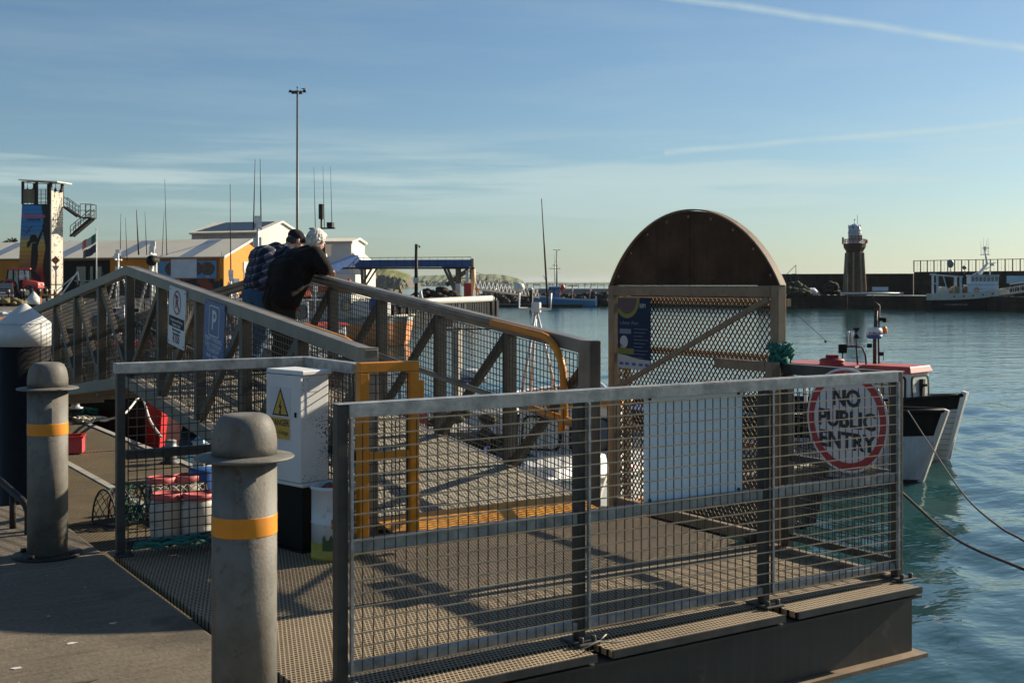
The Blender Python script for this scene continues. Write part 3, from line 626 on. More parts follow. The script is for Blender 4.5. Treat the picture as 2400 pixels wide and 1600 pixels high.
arc = [(RR*math.sin(-ang+2*ang*k/N), zc+RR*math.cos(-ang+2*ang*k/N)) for k in range(N+1)]; ym = (G0+G1)/2
mb = MB(); mb.prism([(a*0.985, GH+0.036+(z-GH-0.036)*0.985) for a, z in arc], (GA-0.006,ym,0), (0,1,0), (0,0,1), (0.012,0,0)); mb.build('arch_panel', ARCH, ag, off=o)
mb = MB(); mb.box((GA-0.0095,ym-0.012,GH+0.04),(GA-0.0065,ym+0.012,GH+0.50)); mb.build('panel_seam', ARCH, ag, off=o)
for k in range(9):
    a = -ang*0.9+2*ang*0.9*k/8; mb = MB(); mb.ell((GA-0.008,ym+(RR-0.045)*math.sin(a),zc+(RR-0.045)*math.cos(a)),(0.006,0.011,0.011),8,6); mb.build('rivet', TAN, ag, off=o)
mb = MB(); n0 = len(mb.v)
for k in range(N+1):
    a = -ang+2*ang*k/N
    for rr in (RR+0.006, RR-0.004):
        for x in (GA-0.022, GA+0.03): mb.v.append(Vector((x, ym+rr*math.sin(a), zc+rr*math.cos(a))))
for k in range(N):
    b = 4*k; mb.face((b,b+1,b+5,b+4)); mb.face((b+2,b+6,b+7,b+3)); mb.face((b,b+4,b+6,b+2)); mb.face((b+1,b+3,b+7,b+5))
mb.face((0,2,3,1)); mb.face((4*N,4*N+1,4*N+3,4*N+2)); mb.build('arch_rim', TAN, ag, off=o)
def expanded(mb, o, u, v, lu, lv, pu, pv, wd, th):
    """expanded metal: zig-zag strands"""
    o = Vector(o); u = Vector(u); v = Vector(v); n = int(lu/pu); rows = int(lv/(pv/2)); nr = u.cross(v)
    for i in range(n+1):
        for j in range(rows):
            a = i + (0.0 if (i+j) % 2 == 0 else 0.0)
            k0 = (0.25 if j % 2 else -0.25); k1 = -k0
            for sgn in (1,-1):
                ua = (i + (0.5 if False else 0) + k0*sgn + (0.0 if sgn == 1 else 0.5))*pu; ub = (i + k1*sgn + (0.0 if sgn == 1 else 0.5))*pu
                if max(ua, ub) > lu or min(ua, ub) < 0: continue
                mb.beam(o+u*ua+v*(j*pv/2), o+u*ub+v*((j+1)*pv/2), wd, th, nr)
mb = MB(); mb.use(MESHB); expanded(mb, (GA+0.012,G0+0.036,0.06), (0,1,0), (0,0,1), G1-G0-0.07, GH-0.10, 0.042, 0.054, 0.0095, 0.004); mb.build('expanded_mesh', None, ag, off=o)
mb = MB(); mb.use(TAN)
for z in [0.1+0.045*k for k in range(33)]: mb.box((GA+0.036,G1-0.015,z),(GA+0.10,G1+0.01,z+0.016))
mb.build('side_strip', None, ag, off=o)
mb = MB(); mb.lathe([(0.05,0),(0.05,0.07),(0.03,0.075)], 14, (GA-0.10,G0+0.12,0.0)); mb.box((GA-0.11,G0+0.11,0.0),(GA+0.0,G0+0.2,0.03)); mb.build('gate_foot', GALV, ag, off=o)
# ---- poster on the gate
po = thing('info_poster', 'dark blue lobster poster with a white foot strip on the brown gate', 'poster'); po.matrix_world = basis((GA-0.040,6.86,1.285),(0,-1,0),(0,0,1))
PB = mat('poster_navy', (0.008,0.02,0.055), 0.6, 0, 0.1, 3.0, spec=0.2); PW = mat('poster_white', (0.40,0.41,0.42), 0.4, 0, 0.05); PO = mat('poster_olive', (0.15,0.15,0.012), 0.4, 0, 0.05); PD = mat('poster_photo', (0.06,0.02,0.03), 0.4, 0, 0.6, 40.0); PG = mat('poster_grey_text', (0.12,0.16,0.22), 0.4, 0, 0.1)
mb = MB(); mb.box((-0.19,-0.26,-0.004),(0.19,0.26,0.0)); mb.build('sheet', PB, po)
mb = MB(); mb.prism([(-0.189,-0.259),(0.189,-0.259),(0.189,-0.19),(0.05,-0.185),(-0.08,-0.165),(-0.189,-0.155)],(0,0,0),(1,0,0),(0,1,0),(0,0,0.001)); mb.build('foot_strip', PW, po)
mb = MB(); mb.prism([(-0.189,0.259),(0.07,0.259)]+[( -0.08+0.15*math.cos(R(-a)), 0.259+0.15*math.sin(R(-a))-0.001) for a in range(0,136,15)]+[(-0.189,0.16)],(0,0,0),(1,0,0),(0,1,0),(0,0,0.0012)); mb.build('corner_patch', PO, po)
mb = MB(); mb.prism([(-0.185,0.256),(0.03,0.256)]+[( -0.08+0.115*math.cos(R(-a)), 0.256+0.115*math.sin(R(-a))-0.001) for a in range(10,136,15)]+[(-0.185,0.18)],(0,0,0.0014),(1,0,0),(0,1,0),(0,0,0.001)); mb.build('photo_patch', PD, po)
text('lettering', 'Lobster Alert', 0.04, (-0.165,0.075,0.001), PG, po, 'LEFT'); text('lettering', 'BIM', 0.045, (0.105,0.20,0.001), PW, po)
mb = MB()
for k in range(9): mb.box((0.0,0.03-k*0.026,0.0),(0.165-0.03*(k%3),0.034-k*0.026,0.001))
mb.box((-0.165,-0.005,0.0),(-0.03,0.03,0.001)); mb.build('text_lines', PG, po)
mb = MB(); mb.lathe([(0.046,0),(0.046,0.001)], 24, (-0.115,-0.065,0)); mb.prism([(-0.155,-0.115),(-0.13,-0.10),(-0.15,-0.08)],(0,0,0),(1,0,0),(0,1,0),(0,0,0.001)); mb.build('badge', PW, po)
mb = MB(); mb.box((-0.187,-0.155,0.0),(0.0,-0.112,0.0013)); mb.build('olive_box', PO, po)
mb = MB()
for k, x in enumerate((-0.165,-0.10,-0.02,0.06,0.13)): mb = MB(); mb.box((x,-0.235,0.001),(x+0.045,-0.215,0.0018)); mb.build('foot_logo', SIGNBLUE, po)

# ---- gangway
GX0, GX1, TH = 3.50, 5.35, 1.19; GB0, GK, GE = 7.18, 13.1, 31.0
def gz(b): return 0.107*(b-GB0)+0.02 if b <= GK else 0.107*(GK-GB0)+0.02-0.107*(b-GK)
gw = thing('gangway', 'grey humped truss gangway with mesh sides, rising from the platform and dropping to the pontoon', 'gangway', (4.42,GB0,0)); o = (4.42,GB0,0)
bs = [GB0+k*1.184 for k in range(6)] + [GK+k*1.2 for k in range(0,13)]
bs[5+0] = GB0+5*1.184-0.0
bs = [GB0+k*(GK-GB0)/5 for k in range(5)] + [GK+k*1.2 for k in range(15)]
for gx, sgn in ((GX0,1),(GX1,-1)):
    for (b0, b1) in ((GB0,GK),(GK,GK+14*1.2)):
        mb = MB(); mb.beam((gx,b0,gz(b0)+TH-0.05),(gx,b1,gz(b1)+TH-0.05),0.10,0.10); mb.build('top_chord', ALU, gw, bevel=0.006, off=o)
        mb = MB(); mb.beam((gx,b0,gz(b0)-0.06),(gx,b1,gz(b1)-0.06),0.10,0.12); mb.build('bottom_chord', ALU, gw, bevel=0.006, off=o)
        mb = MB(); hx = gx+sgn*0.085; z = 0.56
        mb.tube([(hx,b0+(0.12 if b0 == GB0 else 0),gz(b0)+z),(hx,b1,gz(b1)+z)],0.026,8); mb.build('mid_handrail', ALU, gw, off=o)
        mb = MB(); mb.tube([(hx,b0+(1.35 if b0 == GB0 else 0),gz(b0+(1.35 if b0 == GB0 else 0))+TH-0.03),(hx,b1,gz(b1)+TH-0.03)],0.027,8); mb.build('handrail', ALU, gw, off=o)
    hx = gx+sgn*0.085; b0 = GB0+1.34
    mb = MB(); pts = [(hx,b0,gz(b0)+TH-0.03),(hx,b0-0.75,gz(b0-0.75)+TH-0.03)]
    for k in range(1,7):
        a = R(15*k); pts.append((hx, b0-0.75-0.30*math.sin(a), gz(b0-0.75-0.3*math.sin(a))+TH-0.03-0.30*(1-math.cos(a))))
    pts += [(hx,b0-1.06,gz(GB0)+0.62),(hx,b0-1.02,gz(GB0)+0.50)]
    mb.tube(pts,0.029,10); y_ = mb.build('handrail_end', YEL, gw, off=o); y_['label'] = 'yellow bent end of the handrail'
    mb = MB(); mb.tube([(hx,GB0+0.12,gz(GB0+.12)+0.56),(hx,GB0+0.75,gz(GB0+.75)+0.56)],0.0285,10); mb.build('handrail_end', YEL, gw, off=o)
    for i, b in enumerate(bs):
        w_ = 0.16 if b == GB0 else (0.17 if abs(b-GK) < 0.01 and gx == GX1 else 0.075)
        zz0 = gz(b)+(0.002 if b > GB0 else -0.12); z1 = gz(b)+TH-0.102
        mb = MB(); yy = b + (0.08 if b == GB0 else 0)
        if b == GB0: mb.box((gx-0.052,b,zz0),(gx+0.052,b+0.15,gz(b+.15)+TH-0.004))
        else:
            mb.box((gx-0.045,b-w_/2,zz0),(gx-0.035,b+w_/2,z1)); mb.box((gx-0.0345,b-w_/2,zz0),(gx+0.045,b-w_/2+0.011,z1))
        mb.build('post', TRUSS if b > GB0 else ALU, gw, bevel=0.003, off=o)
        if w_ == 0.17:
            for z in (0.95,0.30): 
                m2 = MB(); m2.lathe([(0.03,0),(0.03,0.02),(0.015,0.022),(0.015,0.05)], 6, (0,0,0)); bo = m2.build('bolt', GALVL, gw); bo.location = Vector((gx-0.046,b-0.02,gz(b)+z))-Vector(o); bo.rotation_euler = (0,R(-90),0)
        if i < len(bs)-1:
            b2 = bs[i+1]; q = Vector((gx,b+0.05,gz(b+0.05)+TH-0.13)); p = Vector((gx,b2-0.05,gz(b2-0.05)+0.03))
            if b >= GK: p = Vector((gx,b+0.05,gz(b+0.05)+0.03)); q = Vector((gx,b2-0.05,gz(b2-0.05)+TH-0.13))
            mb = MB(); mb.beam(p,q,0.07,0.05,(1,0,0)); mb.build('diagonal', TRUSS, gw, bevel=0.003, off=o)
            mb = MB(); mb.use(WIRE); xm = gx+sgn*0.052
            sl = (gz(b2)-gz(b))/(b2-b); v = Vector((0,0,1)); u = Vector((0,1,sl)); st = b+(0.16 if b == GB0 else 0.03); L = b2-st-0.03
            k = 0
            while k*0.05 <= L: p0 = Vector((xm,st+k*0.05,gz(st+k*0.05)+0.03)); mb.beam(p0,p0+v*(TH-0.14),0.0056,0.0056,(1,0,0)); k += 1
            for k in range(22): p0 = Vector((xm+sgn*0.005,st,gz(st)+0.03+k*0.05)); mb.beam(p0,p0+u*L,0.0056,0.0056,(1,0,0))
            mb.build('wire_mesh', None, gw, off=o)
for (b0, b1) in ((GB0+0.08,GK),(GK+0.002,GK+14*1.2)):
    mb = MB(); L = math.hypot(b1-b0, gz(b1)-gz(b0)); mb.box((0,0,-0.04),(GX1-GX0-0.11,L,0)); f = mb.build('floor', DECKA, gw); f.location = Vector((GX0+0.055,b0,gz(b0)))-Vector(o); f.rotation_euler = (math.atan2(gz(b1)-gz(b0),b1-b0),0,0)
    for k in range(5):
        mb = MB(); b = b0+(b1-b0)*(k+0.5)/5; mb.box((GX0+0.06,b-0.04,gz(b)-0.17),(GX1-0.06,b+0.04,gz(b)-0.06)); mb.build('cross_member', ALU, gw, off=o)

# ---- parking signs fixed on the outside of the near truss
slope = Vector((0,-1,-0.107))
def truss_sign(name, label, b0, b1, zc, h, m):
    s = thing(name, label, 'sign'); s.matrix_world = basis((GX0-0.062,(b0+b1)/2,zc), slope, (0,0,1)); w_ = abs(b1-b0)
    mb = MB(); mb.prism(rrect(w_,h,0.02), (0,0,-0.004), (1,0,0), (0,1,0), (0,0,0.004)); mb.build('plate', m, s)
    for sx in (-1,1):
        for sy in (-1,1):
            mb = MB(); mb.lathe([(0.011,0),(0.009,0.004)], 8, (sx*(w_/2-0.035), sy*(h/2-0.03),0)); mb.build('rivet', GALVL, s)
    return s
SWL = mat('parking_sign_white', (0.66,0.67,0.68), 0.4, 0, 0.06, 3.0)
s1 = truss_sign('clamping_sign', 'white no parking sign with a crossed-out letter and a 150 euro charge', 11.49, 10.97, 1.33, 0.56, SWL)
mb = MB(); ring(mb, 0.098, 0.116, 0.0, 0.002, 40, (0,0.14), 1.0); mb.cbox((0,0.14,0.0026),(0.018,0.20,0.002)); mb.v[-8:] = [Vector((0,0.14,0)) + Matrix.Rotation(R(40),3,'Z') @ (p-Vector((0,0.14,0))) for p in mb.v[-8:]]; mb.build('red_ring', SIGNRED, s1)
text('lettering', 'R', 0.17, (0,0.14,0.0005), INK, s1, bold=0.005)
mb = MB(); mb.box((-0.235,-0.10,0),(0.235,0.0,0.0015)); mb.build('dark_band', BLACK, s1)
for s, y, z, mm in (('Unauthorised Parking',-0.035,0.042,SWL),('Penalties Apply',-0.075,0.042,SWL),('There is an up to',-0.125,0.036,INK),('fee to pay fine',-0.16,0.036,INK)): text('lettering', s, z, (0,y,0.0016), mm, s1)
text('lettering', '\u20ac150', 0.095, (0,-0.215,0.0005), mat('maroon_ink',(0.20,0.02,0.03),0.5,0,0.1), s1, bold=0.002)
s2 = truss_sign('permit_sign', 'blue permit parking sign with a large white P', 10.44, 9.90, 1.21, 0.56, SIGNBLUE)
mb = MB(); pts = rrect(0.27,0.27,0.03); pin = rrect(0.25,0.25,0.025); b = len(mb.v); n = len(pts)
for z in (0.0,0.0015):
    for P_ in (pts, pin): mb.v += [Vector((a,c+0.11,z)) for a, c in P_]
for k in range(n):
    k2 = (k+1)%n; mb.face((2*n+k,2*n+k2,3*n+k2,3*n+k)); mb.face((k,k2,2*n+k2,2*n+k)); mb.face((n+k2,n+k,3*n+k,3*n+k2))
mb.build('white_border', CLEANW, s2)
text('lettering', 'P', 0.24, (0,0.11,0.0005), CLEANW, s2, bold=0.004)
for s, y, z in (('PERMIT PARKING',-0.055,0.058),('ONLY MONDAY',-0.105,0.058),('TO SUNDAY',-0.15,0.058),('06:00 - 18:00hrs',-0.20,0.052)): text('lettering', s, z, (0,y,0.0005), SWL, s2)
mb = MB(); mb.box((-0.09,-0.268,0),(0.10,-0.228,0.0015)); mb.build('white_label', SWL, s2)

# ---- electrical cabinet
ec = thing('electrical_cabinet', 'white steel electrical cabinet with a yellow danger sign, on a dark pedestal', 'cabinet', (2.915,7.0,0), R(14))
CAB = mat('speckled_cabinet_white', (0.70,0.70,0.68), 0.4, 0, 0.08, 3.0)
m_, t_, b2 = newmat('speckled_cabinet_side'); tc = t_.n('ShaderNodeTexCoord').outputs['Object']
fade = t_.n('ShaderNodeSeparateXYZ'); t_.l(tc, fade.inputs[0])
vor = t_.n('ShaderNodeTexVoronoi'); vor.inputs['Scale'].default_value = 85.0; t_.l(tc, vor.inputs['Vector'])
patch = t_.noise(t_.mapv(tc,(1,1,0.6),loc=(0,0,3)), 5.0, 2.0)
spk = t_.m('MULTIPLY', t_.m('LESS_THAN', vor.outputs['Distance'], t_.m('MULTIPLY', t_.m('MAXIMUM', t_.m('SUBTRACT', patch, 0.36), 0.0), 1.5)), 1.0)
t_.l(t_.mix(spk, t_.ramp(t_.noise(tc,3.0,4.0), [(0.3,(0.62,0.62,0.60)),(0.7,(0.76,0.76,0.74))]), (0.03,0.028,0.025)), b2.inputs['Base Color']); b2.inputs['Roughness'].default_value = 0.4
mb = MB(); mb.use(m_).box((-0.10,-0.165,0.43),(0.10,0.175,1.085)); mb.build('body', None, ec, bevel=0.006)
mb = MB(); mb.use(CAB).box((-0.115,-0.185,1.087),(0.112,0.19,1.115)); mb.box((-0.115,-0.185,0.405),(0.112,0.19,0.428)); mb.build('lid', None, ec, bevel=0.006)
mb = MB(); mb.use(CAB).box((-0.121,-0.172,0.432),(-0.102,0.182,1.083)); mb.build('door', None, ec, bevel=0.004)
mb = MB(); mb.use(BLACK).box((-0.128,-0.135,0.83),(-0.1215,-0.12,0.86)); mb.build('lock', None, ec)
ds = bpy.data.objects.new('danger_label', None); COL.objects.link(ds); ds.parent = ec; ds.matrix_local = basis((-0.1215,0.028,0.86),(0,-1,0),(0,0,1)) @ Matrix.Diagonal((0.80,0.95,1,1))
mb = MB(); mb.box((-0.14,-0.19,0),(0.13,0.155,0.0015)); mb.build('label_plate', SW, ds)
WY = mat('warning_yellow', (0.62,0.38,0.06), 0.45, 0, 0.12, 6.0)
def tri(mb, r, z0, z1, cy): mb.prism([(r*math.sin(R(a)), cy+r*math.cos(R(a))) for a in (0,-120,-240)], (0,0,z0), (1,0,0), (0,1,0), (0,0,z1-z0))
mb = MB(); tri(mb,0.122,0.0015,0.0025,0.03); mb.build('triangle_edge', INK, ds)
mb = MB(); tri(mb,0.098,0.0025,0.0032,0.028); mb.build('triangle', WY, ds)
mb = MB(); mb.prism([(0.012,0.075),(-0.022,0.02),(-0.002,0.022),(-0.012,-0.008),(-0.022,-0.004),(0.002,-0.035),(0.012,0.0),(0.003,-0.004),(0.022,0.036),(0.004,0.034)],(0,0,0.0033),(1,0,0),(0,1,0),(0,0,0.001)); mb.build('lightning_bolt', INK, ds)
mb = MB(); mb.box((-0.13,-0.182,0.0015),(0.12,-0.045,0.0024)); mb.build('warning_band', WY, ds)
text('lettering','DANGER',0.058,(-0.005,-0.078,0.002),INK,ds,bold=0.001); text('lettering','High Voltage',0.042,(-0.005,-0.14,0.002),INK,ds)
for z in (0.52,0.76,0.99): mb = MB(); mb.lathe([(0.008,z-0.03),(0.008,z+0.03)],8,(-0.112,0.186,0)); mb.build('hinge', GALV, ec)
mb = MB(); mb.box((-0.05,-0.1675,0.985),(0.035,-0.166,1.045)); mb.build('paper_label', CLEANW, ec)
mb = MB(); mb.use(BLACK); mb.box((-0.075,-0.13,0.012),(0.075,0.13,0.404)); mb.box((-0.10,-0.16,0.0),(0.10,0.16,0.0115)); mb.build('pedestal', None, ec, bevel=0.004)
# ---- paint drum beside it
PAINT = mat('drum_label_scene', (0.60,0.62,0.62), 0.45, 0, 0.1, 4.0, spots=0.12, spotcol=(0.25,0.12,0.05))
bk = thing('paint_drum', 'white metal drum with a dark printed label and yellow foot', 'drum', (3.0,6.66,0.0), R(20)); mb = MB()
mb.use(PAINT).lathe([(0.138,0.10),(0.138,0.21),(0.142,0.215),(0.138,0.22),(0.138,0.41),(0.146,0.415),(0.146,0.432),(0.138,0.435),(0.132,0.43),(0.130,0.36)], 32); mb.build('shell', None, bk)
mb = MB(); mb.use(mat('drum_yellow_foot',(0.42,0.33,0.03),0.5,0,0.3,6.0)).lathe([(0.144,0.0),(0.144,0.02),(0.1395,0.025),(0.1395,0.099),(0.02,0.0995)], 32); mb.build('foot_band', None, bk)
def wrap(name, a0, a1, z0, z1, m, r=0.1395, n=14, wav=0.0):
    mb = MB(); b = len(mb.v)
    for k in range(n+1):
        a = R(a0+(a1-a0)*k/n); 
        zt = z1 + wav*math.sin(k*1.9)
        for z in (z0, zt): mb.v.append(Vector((r*math.cos(a), r*math.sin(a), z)))
    for k in range(n): mb.face((b+2*k,b+2*k+2,b+2*k+3,b+2*k+1))
    mb.build(name, m, bk)
wrap('printed_label', 262, 340, 0.17, 0.40, mat('drum_label_navy',(0.05,0.06,0.08),0.4,0,0.2,20.0)); wrap('label_heading', 272, 300, 0.355, 0.38, PW, 0.1402); wrap('label_text', 268, 330, 0.28, 0.286, PW, 0.1402)
wrap('picture_leaves', 195, 305, 0.06, 0.135, mat('drum_green',(0.05,0.09,0.03),0.5,0,0.4,30.0), 0.1402, 20, 0.022); wrap('picture_fruit', 235, 270, 0.07, 0.125, mat('drum_yellow',(0.5,0.33,0.03),0.5,0,0.2,20.0), 0.1407, 10, 0.012); wrap('picture_badge', 218, 236, 0.19, 0.245, mat('drum_red',(0.45,0.10,0.04),0.5,0,0.3,20.0), 0.1402, 8, 0.006)
mb = MB(); q = random.Random(3)
for k in range(22): a = q.uniform(0,6.28); d = q.uniform(0,0.10); mb.use(q.choice([NET,RED,GREEN,ROPED,NETG])); mb.ell((d*math.cos(a),d*math.sin(a),0.37+q.uniform(0,0.055)),(0.035,0.025,0.02),8,5,0.15)
mb.build('rubbish', None, bk)
# ---- bollards on the quay
def bollard(x, y, label):
    t = thing('mooring_bollard', label, 'bollard', (x,y,0), 0, 'domed grey bollards on the quay'); mb = MB()
    prof = [(0.117,0.016),(0.117,1.0)]; mb.lathe([(0.117,0.016),(0.117,1.004)],40); mb.build('column', BOLL, t)
    mb = MB(); mb.lathe([(0.118,1.006),(0.176,1.0065),(0.180,1.010),(0.180,1.013),(0.176,1.0165),(0.118,1.023)],48); mb.build('flange', BOLL, t)
    mb = MB(); mb.lathe([(0.1175,1.024),(0.1175,1.055)]+[(0.04+0.0775*math.cos(R(a))**0.6,1.055+0.115*math.sin(R(a))) for a in range(8,89,8)]+[(0.03,1.17),(0.0,1.171)],40); mb.build('dome', BOLL, t)
    mb = MB(); mb.lathe([(0.1178,0.735),(0.1182,0.738),(0.1182,0.803),(0.1178,0.806)],40); mb.build('yellow_band', YELB, t)
    mb = MB(); mb.lathe([(0.20,0.0),(0.20,0.014),(0.118,0.0155)],32)
    for k in range(4): a = R(45+90*k); mb.lathe([(0.018,0.014),(0.018,0.035)],6,(0.165*math.cos(a),0.165*math.sin(a),0))
    mb.build('base_plate', DARK, t); return t
bollard(1.535,4.20,'domed grey bollard with a yellow band nearest the camera, before the cabinet'); bollard(1.545,7.62,'domed grey bollard half in shade beside the white-capped pile')
# ---- stair handrail at the quay edge
hr = thing('stair_handrail', 'dark steel stair handrail rising at the quay edge beside the shaded bollard', 'handrail', (1.2,8.5,0)); 
def hp(px, py, Y): return at(px, Y, zof(py, Y)) - Vector((1.2,8.5,0))
mb = MB(); mb.tube([hp(-60,1075,8.6),hp(0,1126,8.2),hp(48,1168,7.9),hp(60,1182,7.85),hp(66,1200,7.85),hp(66,1330,7.85)],0.024,10); mb.build('rail', DARK, hr)
mb = MB(); p = hp(30,1152,8.05); mb.tube([p, Vector((p.x,p.y,0))],0.022,10); p = hp(-30,1100,8.4); mb.tube([p, Vector((p.x,p.y,0))],0.022,10); mb.build('uprights', DARK, hr)
# ---- rope tangle at the fence foot, twig on the tread
q = random.Random(11); mb = MB()
for k in range(5):
    c = Vector((2.15+0.2*k,7.26-0.02*k,0.03)); pts = [c + Vector((0.16*math.cos(a)*q.uniform(.6,1.2),0.07*math.sin(a)*q.uniform(.6,1.3),0.02+0.035*abs(math.sin(2.3*a+k)))) for a in [i*0.35 for i in range(32)]]
    mb.use(GREEN if k != 2 else ROPED); mb.tube(pts,0.012,6)
tag(mb.build('rope_tangle'), 'tangle of green rope lying along the fence foot', 'rope')
q = random.Random(12); mb = MB(); mb.use(GREEN)
for k in range(6): mb.tube(coil((5.47,5.40,1.12+0.02*k),0.07,2.2,0.05,0.3,40,k*1.1),0.011,6)
mb.tube([(5.42,5.40,1.13),(5.40,5.38,1.02),(5.41,5.42,0.93)],0.012,6); tag(mb.build('knotted_rope'), 'clump of green rope knotted round the rail end by the gate', 'rope')
mb = MB(); mb.tube([(3.12,4.30,0.02),(3.24,4.32,0.035),(3.31,4.31,0.02),(3.36,4.28,0.03)],0.004,5); mb.tube([(3.24,4.32,0.035),(3.30,4.345,0.05)],0.003,5); tag(mb.build('dry_twig', ROPE), 'dry pale seaweed stalk on the platform edge tread', 'twig')

q = random.Random(21); GUANO = mat('bird_dropping_white',(0.55,0.54,0.50),0.9,0,0.2,30.0)
mb = MB()
for k in range(16):
    c = Vector((q.uniform(0.2,1.75), q.uniform(4.4,6.3), 0.003)); r = q.uniform(0.006,0.018); b = len(mb.v); n = 9
    for i in range(n): a = 2*PI*i/n; rr = r*q.uniform(0.5,1.2); mb.v.append(c+Vector((rr*1.5*math.cos(a), rr*math.sin(a), 0)))
    mb.face([b+i for i in range(n)])
tag(mb.build('bird_droppings', GUANO), kind='stuff', label='white bird droppings spattered over the concrete quay')
mb = MB(); mb.tube([(1.02,5.05,0.006),(1.08,5.08,0.011),(1.16,5.075,0.008),(1.24,5.11,0.006)],[0.004,0.008,0.007,0.003],6); tag(mb.build('dry_stick', NETG), 'small dark dried stick lying on the concrete quay', 'stick')
# ================================================================ pontoon, piles and boats
PZ = -1.08
def pon(px, py): return at(px, F*(EYE-PZ)/(py-HZ), PZ)
PDECK = perforated('slatted_pontoon_deck', (0.20,0.155,0.09), (0.008,0.006,0.005), 0.055, 0.34, 0.8, 1.25)
pt = thing('floating_pontoon', 'long floating pontoon with ribbed brown decking running under the gangway', 'pontoon', (4.0,8.0,PZ)); o = (4.0,8.0,PZ)
for k in range(8):
    b0 = 8.0+k*6.0
    for a0, a1 in ((2.25,4.07),(4.21,5.55)):
        mb = MB(); mb.box((a0,b0+0.03,PZ-0.06),(a1,b0+5.97,PZ)); mb.build('deck_panel', PDECK, pt, off=o)
mb = MB(); mb.use(PALEC); mb.box((4.09,8.0,PZ-0.08),(4.19,56,PZ+0.012)); mb.box((2.12,8.0,PZ-0.25),(2.23,56,PZ+0.02)); mb.box((5.57,8.0,PZ-0.25),(5.68,56,PZ+0.02)); mb.build('kerb', None, pt, off=o)
mb = MB()
for k in range(10): mb.box((2.35,8.3+k*4.8,PZ-0.85),(5.45,10.9+k*4.8,PZ-0.07))
mb.build('float', DARK, pt, off=o)
# ---- guide piles
def pile(name, x, y, r, ztop, zsh, zband, label):
    t = thing(name, label, 'pile', (x,y,WATER), 0, 'white-capped guide piles'); o = (x,y,WATER)
    mb = MB(); mb.lathe([(r,-5),(r,zband-0.001)],40,(x,y,0)); mb.build('shaft', BLACK, t, off=o)
    mb = MB(); mb.lathe([(r+0.004,zband),(r+0.004,zsh)],40,(x,y,0)); mb.build('white_band', WHITE, t, off=o)
    mb = MB(); mb.lathe([(r+0.008,zsh+0.001),(r+0.002,zsh+0.006),(0.02,ztop),(0.0,ztop+0.002)],40,(x,y,0), smooth=False); mb.build('cone_cap', WHITE, t, off=o)
p = at(57,13.0); pile('guide_pile', p.x, p.y, 0.272, 1.435, 1.22, 0.975, 'thick black pile with a white pointed cap, nearest, at the left edge')
p = at(79,56.0); pile('guide_pile', p.x, p.y, 0.272, 1.32, 1.02, 0.72, 'smaller far black pile with a white pointed cap by the parking area')
# ---- things standing on the pontoon
def barrel(p, label, rz):
    t = thing('bait_barrel', label, 'barrel', p, rz, 'white bait barrels with red lids'); k = 1.0
    mb = MB(); mb.lathe([(0.155,0.0),(0.175,0.03),(0.182,0.14),(0.178,0.15),(0.184,0.16),(0.182,0.34),(0.165,0.40),(0.15,0.42)],28); mb.build('body', DIRTYW, t)
    mb = MB(); mb.lathe([(0.158,0.415),(0.168,0.425),(0.168,0.475),(0.155,0.485),(0.14,0.484),(0.135,0.472),(0.0,0.470)],28); mb.build('lid', mat('faded_red_plastic',(0.52,0.12,0.12),0.5,0,0.2,5.0), t)
    mb = MB(); mb.cbox((0.172,0,0.45),(0.03,0.05,0.05)); mb.build('clasp', mat('dark_red_plastic',(0.3,0.03,0.03),0.5), t)
    return t
barrel(pon(392,1259),'white barrel with a red lid, front left of the group under the gangway',R(-60)); barrel(pon(466,1259),'white barrel with a red lid, front right of the group, half behind the near bollard',R(20))
barrel(pon(378,1214),'white barrel with a red lid behind the front left one',R(100)); barrel(pon(437,1208),'white barrel with a red lid at the back beside the blue tub',R(10))
t = thing('blue_tub', 'upturned deep blue plastic tub behind the white barrels', 'tub', pon(478,1202)); mb = MB(); mb.lathe([(0.235,0.0),(0.24,0.04),(0.225,0.05),(0.18,0.52),(0.17,0.535),(0.0,0.54)],28); mb.build('tub', BLUE, t)
mb = MB()
for k in range(5): mb.lathe([(0.012,0),(0.012,0.02)],6,(0.225*math.cos(k*1.25),0.225*math.sin(k*1.25),0.055))
mb.build('drain_plugs', CLEANW, t)
def lobster_pot(name, c, rz, L, wd, h, m, label):
    t = thing(name, label, 'lobster pot', c, rz, 'lobster pots'); mb = MB()
    for k in range(4):
        x = -L/2+L*k/3; mb.tube([(x,wd/2*math.cos(R(a)),0.03+h*math.sin(R(a))) for a in range(0,181,15)],0.012,6)
    mb.box((-L/2,-wd/2,0.0),(L/2,wd/2,0.03)); mb.build('frame', ROPED, t)
    mb = MB(); n = 14; mm = 16
    P = lambda i,j: Vector((-L/2+L*i/n, wd/2*1.01*math.cos(PI*j/mm), 0.03+h*1.01*math.sin(PI*j/mm)))
    for i in range(n):
        for j in range(mm):
            if (i+j)%2 == 0: mb.beam(P(i,j),P(i+1,j+1),0.007,0.007); 
            else: mb.beam(P(i+1,j),P(i,j+1),0.007,0.007)
    mb.build('net', m, t)
    mb = MB(); mb.tube(coil((0,0,0.06),0.16,3,0.12,0.3,60,1.0),0.012,6); mb.build('rope_coil', GREEN, t); return t
lobster_pot('lobster_pot', pon(300,1222), R(20), 0.62, 0.46, 0.38, GREEN, 'green netted lobster pot with a red tag, left of the white barrels')
lobster_pot('lobster_pot', pon(418,1222), R(-10), 0.6, 0.44, 0.40, ROPE, 'pale netted lobster pot standing between the four white barrels')
